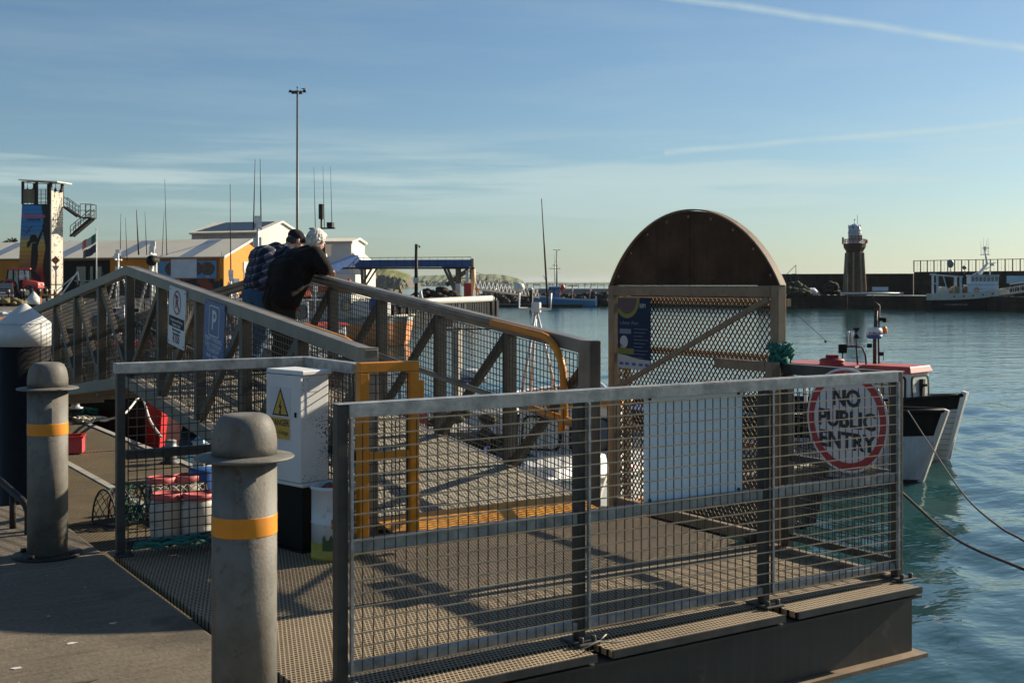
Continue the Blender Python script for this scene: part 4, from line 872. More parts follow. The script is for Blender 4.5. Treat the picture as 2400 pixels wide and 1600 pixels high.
mb = MB(); mb.beam((0,0,0.35),(0.10,-0.05,0.28),0.05,0.012); mb.tube([(0,0,0.35),(-0.05,0.02,0.25),(0.0,0.0,0.05)],0.006,5); tag(mb.build('pot_tag', mat('pink_tag',(0.75,0.10,0.15),0.5), loc=pon(262,1222)), 'bright pink tag tied beside the green lobster pot', 'tag')
def mushroom(p, s, label):
    t = thing('mooring_post', label, 'mooring post', p, 0, 'mushroom mooring posts on the pontoon'); mb = MB()
    mb.lathe([(0.15*s,0.0),(0.15*s,0.02),(0.09*s,0.04),(0.085*s,0.18*s)],24); mb.build('stem', GALV, t)
    mb = MB(); mb.lathe([(0.085*s,0.181*s),(0.155*s,0.20*s),(0.16*s,0.23*s),(0.085*s,0.25*s),(0.08*s,0.30*s),(0.09*s,0.32*s),(0.06*s,0.34*s),(0,0.345*s)],24); mb.build('cap', GALVL, t)
mushroom(pon(400,1085), 1.05, 'grey mushroom-shaped mooring post with a white rope, beside the white pedestal'); mushroom(pon(177,981), 1.0, 'grey mushroom-shaped mooring post further off, ropes heaped at its foot')
t = thing('power_pedestal', 'white and blue service pedestal on the pontoon behind the blue tub', 'pedestal', pon(476,1118), R(30)); mb = MB(); mb.box((-0.11,-0.10,0.0),(0.11,0.10,0.50)); mb.build('column', WHITE, t, bevel=0.01)
mb = MB(); mb.add([(-0.13,-0.12,0.502),(0.13,-0.12,0.502),(0.13,0.12,0.502),(-0.13,0.12,0.502),(-0.06,-0.05,0.58),(0.06,-0.05,0.58),(0.06,0.05,0.58),(-0.06,0.05,0.58)],[(0,3,2,1),(4,5,6,7),(0,1,5,4),(1,2,6,5),(2,3,7,6),(3,0,4,7)]); mb.build('cap', LTBLUE, t)
mb = MB(); mb.use(INK).lathe([(0.035,0),(0.035,0.01),(0.02,0.012)],16); s_ = mb.build('socket', None, t); s_.location = (-0.02,-0.101,0.22); s_.rotation_euler = (R(90),0,0)
t = thing('fish_crate', 'red plastic fish crate on the pontoon beside the shaded bollard', 'crate', pon(150,1062), R(-20)); mb = MB()
for a, b in (((-0.3,-0.2,0.02),(0.3,-0.18,0.26)),((-0.3,0.18,0.02),(0.3,0.2,0.26)),((-0.3,-0.178,0.02),(-0.28,0.178,0.26)),((0.28,-0.178,0.02),(0.3,0.178,0.26)),((-0.278,-0.178,0.02),(0.278,0.178,0.04))): mb.box(a,b)
mb.build('walls', mat('red_plastic',(0.48,0.05,0.06),0.45,0,0.2), t); mb = MB(); mb.box((-0.32,-0.22,0.262),(0.32,-0.17,0.29)); mb.box((-0.32,0.17,0.262),(0.32,0.22,0.29)); mb.box((-0.32,-0.168,0.262),(-0.27,0.168,0.29)); mb.box((0.27,-0.168,0.262),(0.32,0.168,0.29)); mb.build('rim', RED, t)
mb = MB(); mb.use(ROPE); mb.tube(coil(pon(210,990)+Vector((0,0,0.02)),0.30,4,0.08,0.3,120,0.4),0.018,6); tag(mb.build('rope_heap'), 'heap of pale mooring rope beside the far mooring post', 'rope'); mb = MB(); mb.use(GREEN); mb.tube(coil(pon(196,975)+Vector((0,0,0.04)),0.28,4,0.12,0.3,120,2.0),0.02,6); tag(mb.build('rope_heap'), 'heap of green rope at the foot of the far mooring post', 'rope')
def rope(name, pts, m, label, r=0.014, sag=0.0):
    if len(pts) == 2 and sag:
        a, b = Vector(pts[0]), Vector(pts[1]); pts = [a.lerp(b, k/14) - Vector((0,0,sag*4*(k/14)*(1-k/14))) for k in range(15)]
    if len(pts) > 2:
        P = [Vector(p) for p in pts]; P = [P[0]*2-P[1]]+P+[P[-1]*2-P[-2]]; q_ = []
        for i in range(1,len(P)-2):
            for k in range(8):
                t = k/8; a,b,c,d = P[i-1:i+3]; q_.append(0.5*((2*b)+(c-a)*t+(2*a-5*b+4*c-d)*t*t+(3*b-a-3*c+d)*t**3))
        pts = q_+[P[-2]]
    mb = MB(); mb.tube(pts, r, 6); return tag(mb.build(name, m), label, 'rope')

# ---- boats -------------------------------------------------------------------------------------------------
def hull_part(root, L, B, sa, sf, draft, m_low, m_side, m_band, tk=0.04, rake=0.5, full=0.55, ns=26, band=0.78, stern=0.82, rail=None, deckm=None, bul=0.32, strake=None, bow_m=None):
    """lofted displacement hull, x forward from the transom, z = 0 at the waterline"""
    def bw(t): 
        if t < full: return B/2*(stern+(1-stern)*math.sin(min(1.0,t/full*1.05)*PI/2))
        return B/2*max(0.012, (1-((t-full)/(1-full))**2.3))
    def sh(t): return sa+(sf-sa)*t**2.1
    rows = [(-draft,0.05),(-draft*0.75,0.55),(-0.12,0.86),(0.05,0.91),(None,0.955),(None,0.985),(None,1.0)]
    vs = []; n = len(rows)
    for i in range(ns+1):
        t = i/ns; w_ = bw(t); s = sh(t)
        for side in (1,-1):
            for k, (z, f) in enumerate(rows):
                if z is None: z = s*(0.45 if k == 4 else band if k == 5 else 1.0)
                flare = 1.0 - (1-f)*(1.0+1.8*t**3)
                x = t*L + rake*max(0.0,(z+draft))/(sf+draft)*t**5 - (0.06*L*t**6 if z < -0.1 else 0)
                vs.append((x, side*w_*max(0.03,flare), z))
    mb = MB(); mb.v = [Vector(p) for p in vs]; mb.smooth = True
    for i in range(ns):
        for sd_, off in ((1,0),(-1,n)):
            for k in range(n-1):
                a = i*2*n+off+k; b = a+2*n
                mb.use(m_low if k < 3 else (bow_m if bow_m and i >= ns*0.93 else (m_band if k == n-2 else m_side)))
                f = (a,b,b+1,a+1) if sd_ == 1 else (a+1,b+1,b,a); mb.face(f[::-1])
        a = i*2*n; mb.use(m_low); mb.face((a,a+n,a+3*n,a+2*n))
    mb.smooth = False; mb.use(m_side)
    for k in range(n-1):
        mb.use(m_low if k < 3 else (m_band if k == n-2 else m_side)); mb.face((k,k+1,n+k+1,n+k))
    e = ns*2*n
    for k in range(n-1): mb.use(m_low if k < 3 else (bow_m or (m_band if k == n-2 else m_side))); mb.face((e+k,e+n+k,e+n+k+1,e+k+1))
    mb.build('hull', None, root)
    dk = MB(); 
    for i in range(ns+1):
        t = i/ns; w_ = bw(t)*0.975; z = sh(t)-bul; x = t*L+rake*t**5*(z+draft)/(sf+draft)
        dk.v += [Vector((x,w_*0.97,z)),Vector((x,-w_*0.97,z))]
    for i in range(ns): dk.face((2*i,2*i+1,2*i+3,2*i+2))
    dk.build('deck', deckm or PALEC, root)
    top = lambda t, s: Vector((t*L+rake*t**5, s*bw(t), sh(t)+0.012))
    g = MB()
    for s in (1,-1): g.tube([top(i/ns,s) for i in range(ns+1)],0.045*B/2.6,6)
    g.tube([top(0,1),top(0,-1)],0.045*B/2.6,6); g.build('gunwale', rail or BLACK, root)
    if strake:
        g = MB(); zz = 0.62
        for s in (1,-1): g.tube([Vector((i/ns*L+rake*(i/ns)**5*0.8, s*bw(i/ns)*0.985+s*0.01, sh(i/ns)*zz)) for i in range(ns+1)],0.03,6)
        g.build('rubbing_strake', strake, root)
    return bw, sh
def wheelhouse(root, x0, x1, w_, z0, h, m, roofm, slope=0.12, nfront=2, nside=2, wf=0.50, roof_over=0.10, roof_t=0.07, front_dir=1, pale=False):
    """box cabin with raked front, rounded windows set proud, and an overhanging roof"""
    f = front_dir; xf = x1 if f == 1 else x0; xb = x0 if f == 1 else x1
    xt = xf - f*slope*h
    mb = MB(); mb.add([(xb,-w_/2,z0),(xf,-w_/2,z0),(xf,w_/2,z0),(xb,w_/2,z0),(xb,-w_/2*0.95,z0+h),(xt,-w_/2*0.95,z0+h),(xt,w_/2*0.95,z0+h),(xb,w_/2*0.95,z0+h)],[(0,3,2,1),(4,5,6,7),(0,1,5,4),(1,2,6,5),(2,3,7,6),(3,0,4,7)])
    wh = mb.build('wheelhouse', m, root, bevel=0.04)
    mb = MB(); o_ = roof_over; lo, hi = min(xb,xt), max(xb,xt)
    mb.add([(lo-o_,-w_/2-o_*.6,z0+h),(hi+o_,-w_/2-o_*.6,z0+h),(hi+o_,w_/2+o_*.6,z0+h),(lo-o_,w_/2+o_*.6,z0+h),(lo-o_*.4,-w_/2+.02,z0+h+roof_t),(hi+o_*.3,-w_/2+.02,z0+h+roof_t),(hi+o_*.3,w_/2-.02,z0+h+roof_t),(lo-o_*.4,w_/2-.02,z0+h+roof_t)],[(0,3,2,1),(4,5,6,7),(0,1,5,4),(1,2,6,5),(2,3,7,6),(3,0,4,7)])
    mb.build('roof', roofm, root, bevel=0.015)
    def win(c, right, up, ww, hh, gm=GLASS):
        fo = bpy.data.objects.new('window', None); COL.objects.link(fo); fo.parent = wh; fo.matrix_local = basis(c, right, up)
        a = rrect(ww,hh,min(ww,hh)*0.22,3); b = rrect(ww-0.06,hh-0.06,min(ww,hh)*0.18,3); n = len(a); q = MB()
        for z in (-0.005,0.018):
            for P_ in (a,b): q.v += [Vector((x,y,z)) for x,y in P_]
        for k in range(n):
            k2 = (k+1)%n; q.face((2*n+k,2*n+k2,3*n+k2,3*n+k)); q.face((k,k2,2*n+k2,2*n+k)); q.face((n+k2,n+k,3*n+k,3*n+k2))
        fr = q.build('frame', BLACK, fo); q = MB(); q.prism(b,(0,0,-0.004),(1,0,0),(0,1,0),(0,0,0.012)); q.build('pane', gm, fo)
    hh = h*wf; zc = z0+h*0.62
    fx = xf - f*slope*(zc-z0)
    for k in range(nfront):
        y = (-w_/2+w_*(k+0.5)/nfront)*0.95; win((fx+f*0.012,y,zc),(0,f,0),(-f*slope,0,1),w_/nfront*0.80,hh,GLASSL if k == 0 else GLASS)
    L = abs(xf-xb)-slope*h*0.4
    for s in (1,-1):
        for k in range(nside):
            x = (xb+f*L*(k+0.5)/nside); yy = s*(w_/2*(1-0.05*(zc-z0)/h)+0.012)
            win((x,yy,zc),(-s,0,0),(0,-s*0.03,1),L/nside*0.72,hh,GLASSL if pale else GLASS)
    return wh
def radar(root, c, r=0.3, base=None):
    mb = MB(); mb.lathe([(r*0.8,0),(r*0.98,0.03),(r,0.08)],24,c); mb.build('radar_base', SIGNBLUE, root)
    mb = MB(); mb.lathe([(r,0.081),(r,0.17),(r*0.9,0.215),(r*0.5,0.235),(0,0.24)],24,c); return mb.build('radar_dome', CLEANW, root)
def whip(root, p, q, r=0.012, m=None):
    mb = MB(); p = Vector(p); q = Vector(q); mb.tube([p,p.lerp(q,0.5),q],[r,r*0.75,r*0.35],6); return mb.build('whip_aerial', m or STEELW, root)
def tripod(root, c, h, spread, r=0.03, m=None):
    mb = MB(); c = Vector(c)
    for k in range(3): a = R(90+120*k); mb.tube([c+Vector((spread*math.cos(a),spread*math.sin(a),0)),c+Vector((0,0,h))],r,6)
    return mb.build('tripod_mast', m or STEELW, root)
def lamp(root, c, d=(1,0,0), s=0.1):
    mb = MB(); c = Vector(c); d = Vector(d).normalized(); mb.beam(c-d*s*0.6,c+d*s*0.6,s*1.7,s*1.5); return mb.build('deck_lamp', BLACK, root)
def buoy(root, c, r, m):
    mb = MB(); mb.lathe([(0.02,-r*1.25),(r*0.55,-r*0.95),(r,-r*0.1),(r*0.8,r*0.65),(r*0.25,r*1.05),(r*0.2,r*1.3)],14,c); return mb.build('fender_buoy', m, root)
def boat(name, label, X, Y, head, cat='fishing boat'):
    """head: heading in the camera's ground frame, degrees from rightwards, turning left"""
    return thing(name, label, cat, W(X,Y,WATER), YAW+R(head), 'boats in the harbour')

# A: open black and white boat, bow towards the right and the camera
bA = boat('fishing_boat','open black and white boat with a mooring line, beyond the round sign', 1.90, 26.0, -40)
hull_part(bA, 7.0, 2.6, 0.95, 1.30, 0.55, mat('dark_red_antifoul',(0.05,0.02,0.018),0.7), mat('grey_white_hull',(0.46,0.50,0.53),0.4,0,0.2,2.0,streak=0.35), BLACK, rake=0.52, rail=BLACK, bul=0.25, band=0.66)
mb = MB(); mb.beam((6.97,0,-0.35),(7.56,0,1.33),0.10,0.09,(0,1,0)); mb.build('stem_post', DIRTYW, bA)
text('name_lettering','WANDERERS',0.17,(5.15,-1.235,0.62),INK,bA,rot=Matrix.Rotation(R(14),4,'Z') @ ROTF,bold=0.004)
mb = MB(); mb.beam((6.4,0.0,1.0),(6.42,0.0,1.36),0.09,0.07); mb.beam((6.34,-0.02,1.26),(6.50,-0.02,1.26),0.04,0.04); mb.build('bow_bitt', DARK, bA)
mb = MB(); mb.tube([(6.3,-0.35,1.12),(6.1,-0.30,1.2),(5.9,-0.42,1.1),(6.15,-0.2,1.12)],0.025,6); mb.build('rope_turns', ROPE, bA)
for k, (x, z, m_) in enumerate(((1.0,1.0,BLUE),(2.6,0.95,TEAL),(4.0,1.0,WHITE))):
    mb = MB(); mb.box((x,-0.8,0.55),(x+0.9,0.6,z)); mb.build('fish_box', m_, bA, bevel=0.03)
# B: white clinker boat with a little cabin, behind it
bB = boat('clinker_boat','white planked boat with a small red-roofed cabin and radar, its bow furthest right', 4.1, 28.6, -45)
CLK, t_, b_ = newmat('white_clinker_planking'); tc = t_.n('ShaderNodeTexCoord').outputs['Object']; sx_ = t_.n('ShaderNodeSeparateXYZ'); t_.l(tc, sx_.inputs[0])
fr_ = t_.m('FRACT', t_.m('MULTIPLY', t_.m('ADD', sx_.outputs[2], 5.0), 9.0)); t_.l(t_.mix(t_.m('LESS_THAN', fr_, 0.10), t_.ramp(t_.noise(tc,3.0,4.0),[(0.3,(0.46,0.46,0.43)),(0.7,(0.62,0.62,0.59))]), (0.16,0.15,0.14)), b_.inputs['Base Color'])
t_.l(t_.bump(fr_, 0.8, 0.02), b_.inputs['Normal'])
hull_part(bB, 6.5, 2.4, 0.85, 1.34, 0.5, CLK, CLK, BLACK, rake=0.40, rail=BLACK, bul=0.2, band=0.80)
mb = MB(); mb.beam((6.44,0,-0.3),(6.92,0,1.42),0.11,0.10,(0,1,0)); mb.build('stem_post', WHITE, bB)
wheelhouse(bB, 4.95, 5.98, 0.92, 0.95, 0.80, WHITE, mat('red_cabin_roof',(0.42,0.06,0.04),0.5,0,0.25,3.0), 0.03, 1, 2, 0.62, 0.07, 0.13, pale=True)
mb = MB(); mb.box((2.9,-0.62,1.74),(4.86,0.62,1.85)); mb.build('canopy_roof', mat('faded_pink_roof',(0.34,0.085,0.09),0.6,0,0.3,3.0,spots=0.2,spotcol=(0.2,0.06,0.05)), bB, bevel=0.02)
for x in (3.0,4.75):
    for y in (-0.55,0.55): mb = MB(); mb.beam((x,y,0.6),(x,y,1.738),0.05,0.05); mb.build('canopy_post', STEELW, bB)
Yb = 25.2
def sideL(px, py, Y=Yb):
    v = at(px, Y, zof(py, Y)) - bB.location; return Matrix.Rotation(-(YAW+R(-45)),3,'Z') @ v
def vv(x,y,z): return Matrix.Rotation(-R(-45),3,'Z') @ Vector((x,y,z))      # offsets given in the camera's ground frame
DK = mat('rusty_dark_tube',(0.06,0.04,0.03),0.6,0.1,0.4,8.0)
mb = MB(); mb.tube([sideL(2050,857),sideL(2050,800),sideL(2054,722)],0.04,8); mb.build('mast', DK, bB)
mb = MB(); mb.tube([sideL(2060,854),sideL(2059,800),sideL(2061,716),sideL(2048,706)],0.02,6); mb.tube([sideL(2048,706),sideL(2046,690)],0.012,5); mb.build('mast_arm', DK, bB)
radar(bB, sideL(2051,793)+vv(-0.03,-0.05,0), 0.165)
text('radar_lettering','FURUNO',0.085, sideL(2050,781)+vv(-0.02,-0.225,0), SIGNBLUE, bB, rot=Matrix.Rotation(R(45),4,'Z') @ ROTF, bold=0.002)
mb = MB(); mb.lathe([(0.055,0),(0.065,0.02),(0.05,0.12),(0.022,0.15),(0,0.155)],14,sideL(2073,781)); mb.build('amber_beacon', mat('amber_lens',(0.75,0.25,0.02),0.3), bB)
for p, d, z in ((sideL(2076,750),vv(1,-1,0),0.065),(sideL(2064,748),vv(-0.3,-1,0),0.05),(sideL(2064,829),vv(0.5,-1,0),0.055),(sideL(2038,810),vv(-0.5,-1,0.2),0.055)): lamp(bB, p, d, z)
mb = MB(); mb.tube([sideL(2030,854),sideL(2028,830),sideL(2020,813),sideL(2006,811),sideL(1985,812)],0.02,8); mb.tube([sideL(2010,854),sideL(2007,811)],0.02,8); mb.build('roll_bar', DK, bB)
mb = MB(); c = sideL(2007,780)
mb.add([c+vv(*v) for v in ((-.075,-.03,.11),(.075,-.03,.11),(.075,.03,.11),(-.075,.03,.11),(0,0,0))],[(0,1,2,3),(0,4,1),(1,4,2),(2,4,3),(3,4,0)]); mb.add([c+vv(*v) for v in ((-.065,-.03,-.11),(.065,-.03,-.11),(.065,.03,-.11),(-.065,.03,-.11),(0,0,0))],[(3,2,1,0),(1,4,0),(2,4,1),(3,4,2),(0,4,3)]); mb.tube([c-Vector((0,0,0.11)),sideL(2007,811)],0.012,6); mb.build('day_shape', BLACK, bB)
for px in (1988,1998): mb = MB(); mb.tube([sideL(px,811),sideL(px,790),sideL(px,776)],[0.016,0.016,0.034],8); mb.build('gps_aerial', CLEANW, bB)
mb = MB(); mb.tube([sideL(1975,856),sideL(1975,825)],0.016,6); mb.cbox(sideL(1975,817),(0.17,0.06,0.19),R(45)); mb.build('floodlight', BLACK, bB)
mb = MB(); mb.lathe([(0.24,0),(0.27,0.03),(0.25,0.07),(0.25,0.075),(0.265,0.11),(0.235,0.15),(0.22,0.155),(0.14,0.155),(0.13,0.23),(0,0.23)],20,sideL(1950,857)); mb.build('life_float', mat('dull_red_float',(0.30,0.02,0.025),0.6,0,0.35,6.0), bB)
mb = MB(); mb.tube([sideL(1985,812),sideL(1935,797),sideL(1860,730)],0.006,4); mb.ell(sideL(1935,800),0.03,8,6); mb.build('stay_wire', DARK, bB)
whip(bB, sideL(2070,845), sideL(2072,815), 0.008, DARK); whip(bB, sideL(1985,805), sideL(1987,640), 0.008, DARK)
mb = MB(); mb.beam((6.0,0,1.1),(6.03,0,1.62),0.10,0.08); mb.beam((5.92,0,1.50),(6.14,0,1.50),0.05,0.05); mb.build('bow_bitt', DARK, bB)
mb = MB()
for k in range(7): mb.tube([(6.0+0.09*k,0.12,1.18+.012*k),(6.05+0.09*k,0.10,1.27+.012*k),(6.1+0.09*k,0.12,1.19+.012*k)],0.018,5)
mb.build('deck_chain', DARK, bB)
# dark work boat lying between the gate and boat A, with gear on deck
bG = boat('work_boat','dark hulled boat with yellow numbers and blue tarpaulin, seen through the brown gate', -2.6, 17.2, 2)
hull_part(bG, 6.9, 2.5, 0.75, 0.95, 0.5, BLACK, mat('near_black_hull',(0.022,0.024,0.024),0.4), mat('dark_brown_rim',(0.05,0.03,0.025),0.5), rake=0.35, rail=mat('dull_tan_rail',(0.25,0.2,0.14),0.6), bul=0.25)
text('registration','DMF 2627',0.19,(6.0,-1.19,0.46),mat('worn_yellow_letters',(0.30,0.22,0.05),0.6,0,0.4,20.0),bG,rot=ROTF)
mb = MB(); mb.box((2.0,-0.9,0.5),(3.7,0.8,1.12)); mb.build('tarpaulin', mat('blue_tarpaulin',(0.03,0.05,0.30),0.5,0,0.35,4.0,bump=0.4,bscale=9), bG, bevel=0.12)
for k, (x,y,z,m_) in enumerate(((0.6,-0.5,0.75,RED),(1.3,0.2,0.85,ORANGE),(4.2,-0.4,0.8,RED),(4.9,0.3,0.75,GREEN),(5.6,-0.2,0.85,TEAL),(1.0,-0.8,0.65,WHITE))): buoy(bG,(x,y,z),0.22,m_)
mb = MB()
for x in (1.7,3.9):
    for y in (-0.8,0.8): mb.beam((x,y,0.5),(x,y,1.75),0.05,0.05)
    mb.beam((x,-0.8,1.75),(x,0.8,1.75),0.05,0.05)
mb.build('gantry', DARK, bG)
mb = MB(); q = random.Random(4)
for k in range(40): mb.ell((1.6+q.uniform(-.8,.8),q.uniform(-.6,.6),1.15+q.uniform(0,.5)),(0.13,0.10,0.07),7,5,0.2)
mb.build('piled_nets', NETG, bG)
# C: orange and white cabin boat, bow towards the gangway
bC = boat('cabin_boat','white and orange cabin boat with a tripod aerial mast, close behind the gangway end', 1.65, 19.65, 255)
hull_part(bC, 6.0, 2.4, 1.0, 1.30, 0.45, mat('orange_hull_low',(0.40,0.13,0.02),0.45), mat('orange_hull',(0.50,0.17,0.02),0.4,0,0.15,3.0,streak=0.2,spotcol=(0.2,0.07,0.02)), CLEANW, rake=0.4, rail=CLEANW, bul=0.10, band=0.70, deckm=CLEANW, strake=BLACK)
wheelhouse(bC, 2.2, 3.7, 1.40, 0.88, 1.03, WHITE, YEL, 0.20, 2, 2, 0.46, 0.14, 0.07, pale=True)
mb = MB(); mb.add([(3.72,-0.70,0.9),(5.3,-0.32,1.1),(5.3,0.32,1.1),(3.72,0.70,0.9),(3.68,-0.58,1.30),(5.0,-0.2,1.28),(5.0,0.2,1.28),(3.68,0.58,1.30)],[(0,3,2,1),(4,5,6,7),(0,1,5,4),(1,2,6,5),(2,3,7,6),(3,0,4,7)]); mb.build('foredeck_cabin', CLEANW, bC, bevel=0.04)
tripod(bC,(3.0,-0.55,1.98),1.20,0.30,0.022)
mb = MB(); mb.tube([(3.0,-0.80,3.45),(3.0,-0.80,3.20),(3.0,-0.34,3.20),(3.0,-0.34,3.42)],0.02,6); mb.cbox((3.0,-0.55,3.22),(0.10,0.12,0.14)); mb.build('aerial_bracket', STEELW, bC)
whip(bC,(3.0,-0.38,3.20),(3.05,-0.46,4.75),0.016,DARK); mb = MB(); mb.lathe([(0.06,0),(0.085,0.04),(0.07,0.10),(0,0.12)],12,(3.0,-0.80,3.45)); mb.build('gps_aerial', CLEANW, bC)
mb = MB(); mb.tube(coil((4.3,-0.5,1.12),0.2,4,0.3,0.3,80,0.6),0.018,6); mb.build('rope_coil', GREEN, bC)
# D: small white open boat, transom this way, radar on a post
bD = boat('open_boat','small white open boat with a radar dome on a post, beyond the gangway floor', -0.75, 23.6, 60)
hull_part(bD, 5.2, 2.3, 0.98, 1.2, 0.45, DARK, CLEANW, CLEANW, rake=0.4, rail=CLEANW, bul=0.35, stern=0.92, deckm=mat('brown_bottom_boards',(0.13,0.055,0.03),0.7))
text('name_lettering','Phyll',0.34,(-0.012,0.0,0.62),INK,bD,rot=Matrix.Rotation(R(-90),4,'Z') @ ROTF)
mb = MB(); mb.box((0.3,-0.5,0.72),(1.3,0.9,1.12)); mb.build('engine_cover', WHITE, bD, bevel=0.06)
mb = MB(); mb.beam((0.55,0.75,0.6),(0.55,0.75,2.62),0.16,0.14); mb.build('radar_post', mat('tan_timber_post',(0.34,0.30,0.24),0.7,0,0.25,5.0), bD)
mb = MB(); mb.box((0.40,0.1,1.55),(0.62,0.7,1.6)); mb.build('radar_shelf', DARK, bD)
radar(bD,(0.5,0.32,1.60),0.27)
mb = MB(); mb.tube([(0.55,0.75,2.6),(0.55,1.1,2.62),(0.55,-0.6,2.66)],0.015,6); mb.build('crosstree', DARK, bD); lamp(bD,(0.55,1.02,2.78),(-1,0.3,0),0.14)
mb = MB(); mb.lathe([(0.08,0),(0.11,0.06),(0.09,0.14),(0,0.16)],12,(0.55,1.22,2.85)); mb.build('masthead_light', CLEANW, bD)
whip(bD,(0.55,-0.1,2.66),(0.55,-0.12,3.5),0.012,DARK)
mb = MB(); mb.box((-0.42,-0.3,0.1),(-0.02,0.3,0.55)); mb.build('outboard_bracket', DARK, bD, bevel=0.05)
# red crate stack beyond the gangway floor
t = thing('crate_stack','pink-red plastic crate with open lattice sides, beyond the yellow gate','crate', at(945,17.6,zof(1000,17.6)), YAW+0.3); mb = MB(); mb.use(mat('pink_red_plastic',(0.50,0.06,0.09),0.5,0,0.2))
for k in range(4): mb.box((-0.32,-0.22,0.06*k+0.0),(0.32,-0.20,0.06*k+0.03)); mb.box((-0.32,0.20,0.06*k),(0.32,0.22,0.06*k+0.03))
for k in range(7): mb.box((-0.32+k*0.1,-0.224,0),(-0.29+k*0.1,-0.198,0.25)); mb.box((-0.32+k*0.1,0.198,0),(-0.29+k*0.1,0.224,0.25))
mb.box((-0.32,-0.198,0.0),(0.32,0.198,0.02)); mb.build('lattice_box', None, t)
t['label'] = 'pink-red lattice crate standing on a raft beyond the yellow gate'
rf = thing('work_raft','low grey work raft lying beside the gangway, carrying the pink crate','raft', at(945,17.6,WATER), YAW+0.3); zt = zof(1000,17.6)-WATER-0.004
mb = MB(); mb.box((-1.0,-0.8,zt-0.10),(1.0,0.8,zt)); mb.build('deck', PALEC, rf, bevel=0.01); mb = MB(); mb.box((-0.95,-0.75,-0.25),(0.95,-0.25,zt-0.101)); mb.box((-0.95,0.25,-0.25),(0.95,0.75,zt-0.101)); mb.build('floats', DARK, rf, bevel=0.05)
# E: salmon-orange trawler seen from astern beyond the gangway
ORH = mat('salmon_hull',(0.66,0.27,0.11),0.45,0,0.15,1.2,streak=0.35,spotcol=(0.35,0.14,0.06))
bE = boat('trawler','salmon-orange trawler with a white wheelhouse and tripod mast, moored before the jetty', -13.2, 72.0, -18)
hull_part(bE, 7.2, 4.4, 1.45, 1.75, 0.8, mat('pink_antifoul',(0.55,0.22,0.16),0.6), ORH, mat('grey_green_rail_band',(0.36,0.38,0.35),0.5), rake=0.3, rail=PALEC, full=0.92, stern=0.9, band=0.80, bul=0.5)
wheelhouse(bE, 1.4, 4.6, 2.8, 1.2, 1.9, DIRTYW, mat('orange_roof',(0.55,0.12,0.04),0.5), 0.05, 3, 4, 0.36, 0.2, 0.35)
mb = MB(); mb.box((4.7,-1.6,1.2),(6.6,-0.4,2.6)); mb.build('deck_locker', WHITE, bE, bevel=0.05); mb = MB(); mb.box((5.9,-1.85,2.05),(6.35,-1.62,2.75)); mb.box((6.4,-1.85,2.05),(6.8,-1.62,2.75)); mb.build('blue_boxes', BLUE, bE, bevel=0.03)
tripod(bE,(1.9,0,3.4),3.3,1.1,0.07); mb = MB(); mb.tube([(1.9,0,4.5),(1.9,0,7.6)],0.06,8); mb.beam((1.1,0,6.9),(2.8,0,6.9),0.09,0.09); mb.cbox((1.9,0,5.6),(0.9,0.8,0.7)); mb.cbox((1.9,0,7.9),(0.25,0.25,0.9)); mb.cbox((2.5,0,7.1),(0.35,0.3,0.3)); mb.build('mast', DARK, bE)
for x in (1.5,2.1,2.6): whip(bE,(x,0,6.9),(x-0.1,0,10.6),0.022,DARK)
buoy(bE,(4.2,-1.0,3.5),0.3,RED)
# drum with a shield badge on deck of the pot boat beside it
bM = boat('pot_boat','red-sterned boat with a dark shield badge lettered M, beside the orange trawler', -11.4, 52.0, -60)
hull_part(bM, 6.2, 2.9, 1.6, 1.9, 0.7, DARK, mat('dull_red_hull',(0.45,0.075,0.035),0.45,0,0.2,2.0), CLEANW, rake=0.3, rail=BLACK, stern=0.92, bul=0.4)
wheelhouse(bM, 2.2, 4.6, 2.1, 1.5, 1.5, WHITE, mat('red_orange_roof',(0.6,0.10,0.04),0.5), 0.06, 2, 3, 0.4, 0.15, 0.3)
sh_ = bpy.data.objects.new('shield_badge', None); COL.objects.link(sh_); sh_.parent = bM; sh_.matrix_local = basis((0.6,-1.43,1.0),(1,0,0),(0,0,1))
mb = MB(); mb.prism([(-0.45,0.5),(0.45,0.5),(0.45,-0.05),(0,-0.55),(-0.45,-0.05)],(0,0,-0.02),(1,0,0),(0,1,0),(0,0,0.04)); mb.build('shield_edge', CLEANW, sh_); mb = MB(); mb.prism([(-0.39,0.44),(0.39,0.44),(0.39,-0.04),(0,-0.47),(-0.39,-0.04)],(0,0,0.02),(1,0,0),(0,1,0),(0,0,0.01)); mb.build('shield', BLACK, sh_); text('lettering','M',0.6,(0,0.03,0.03),CLEANW,sh_)
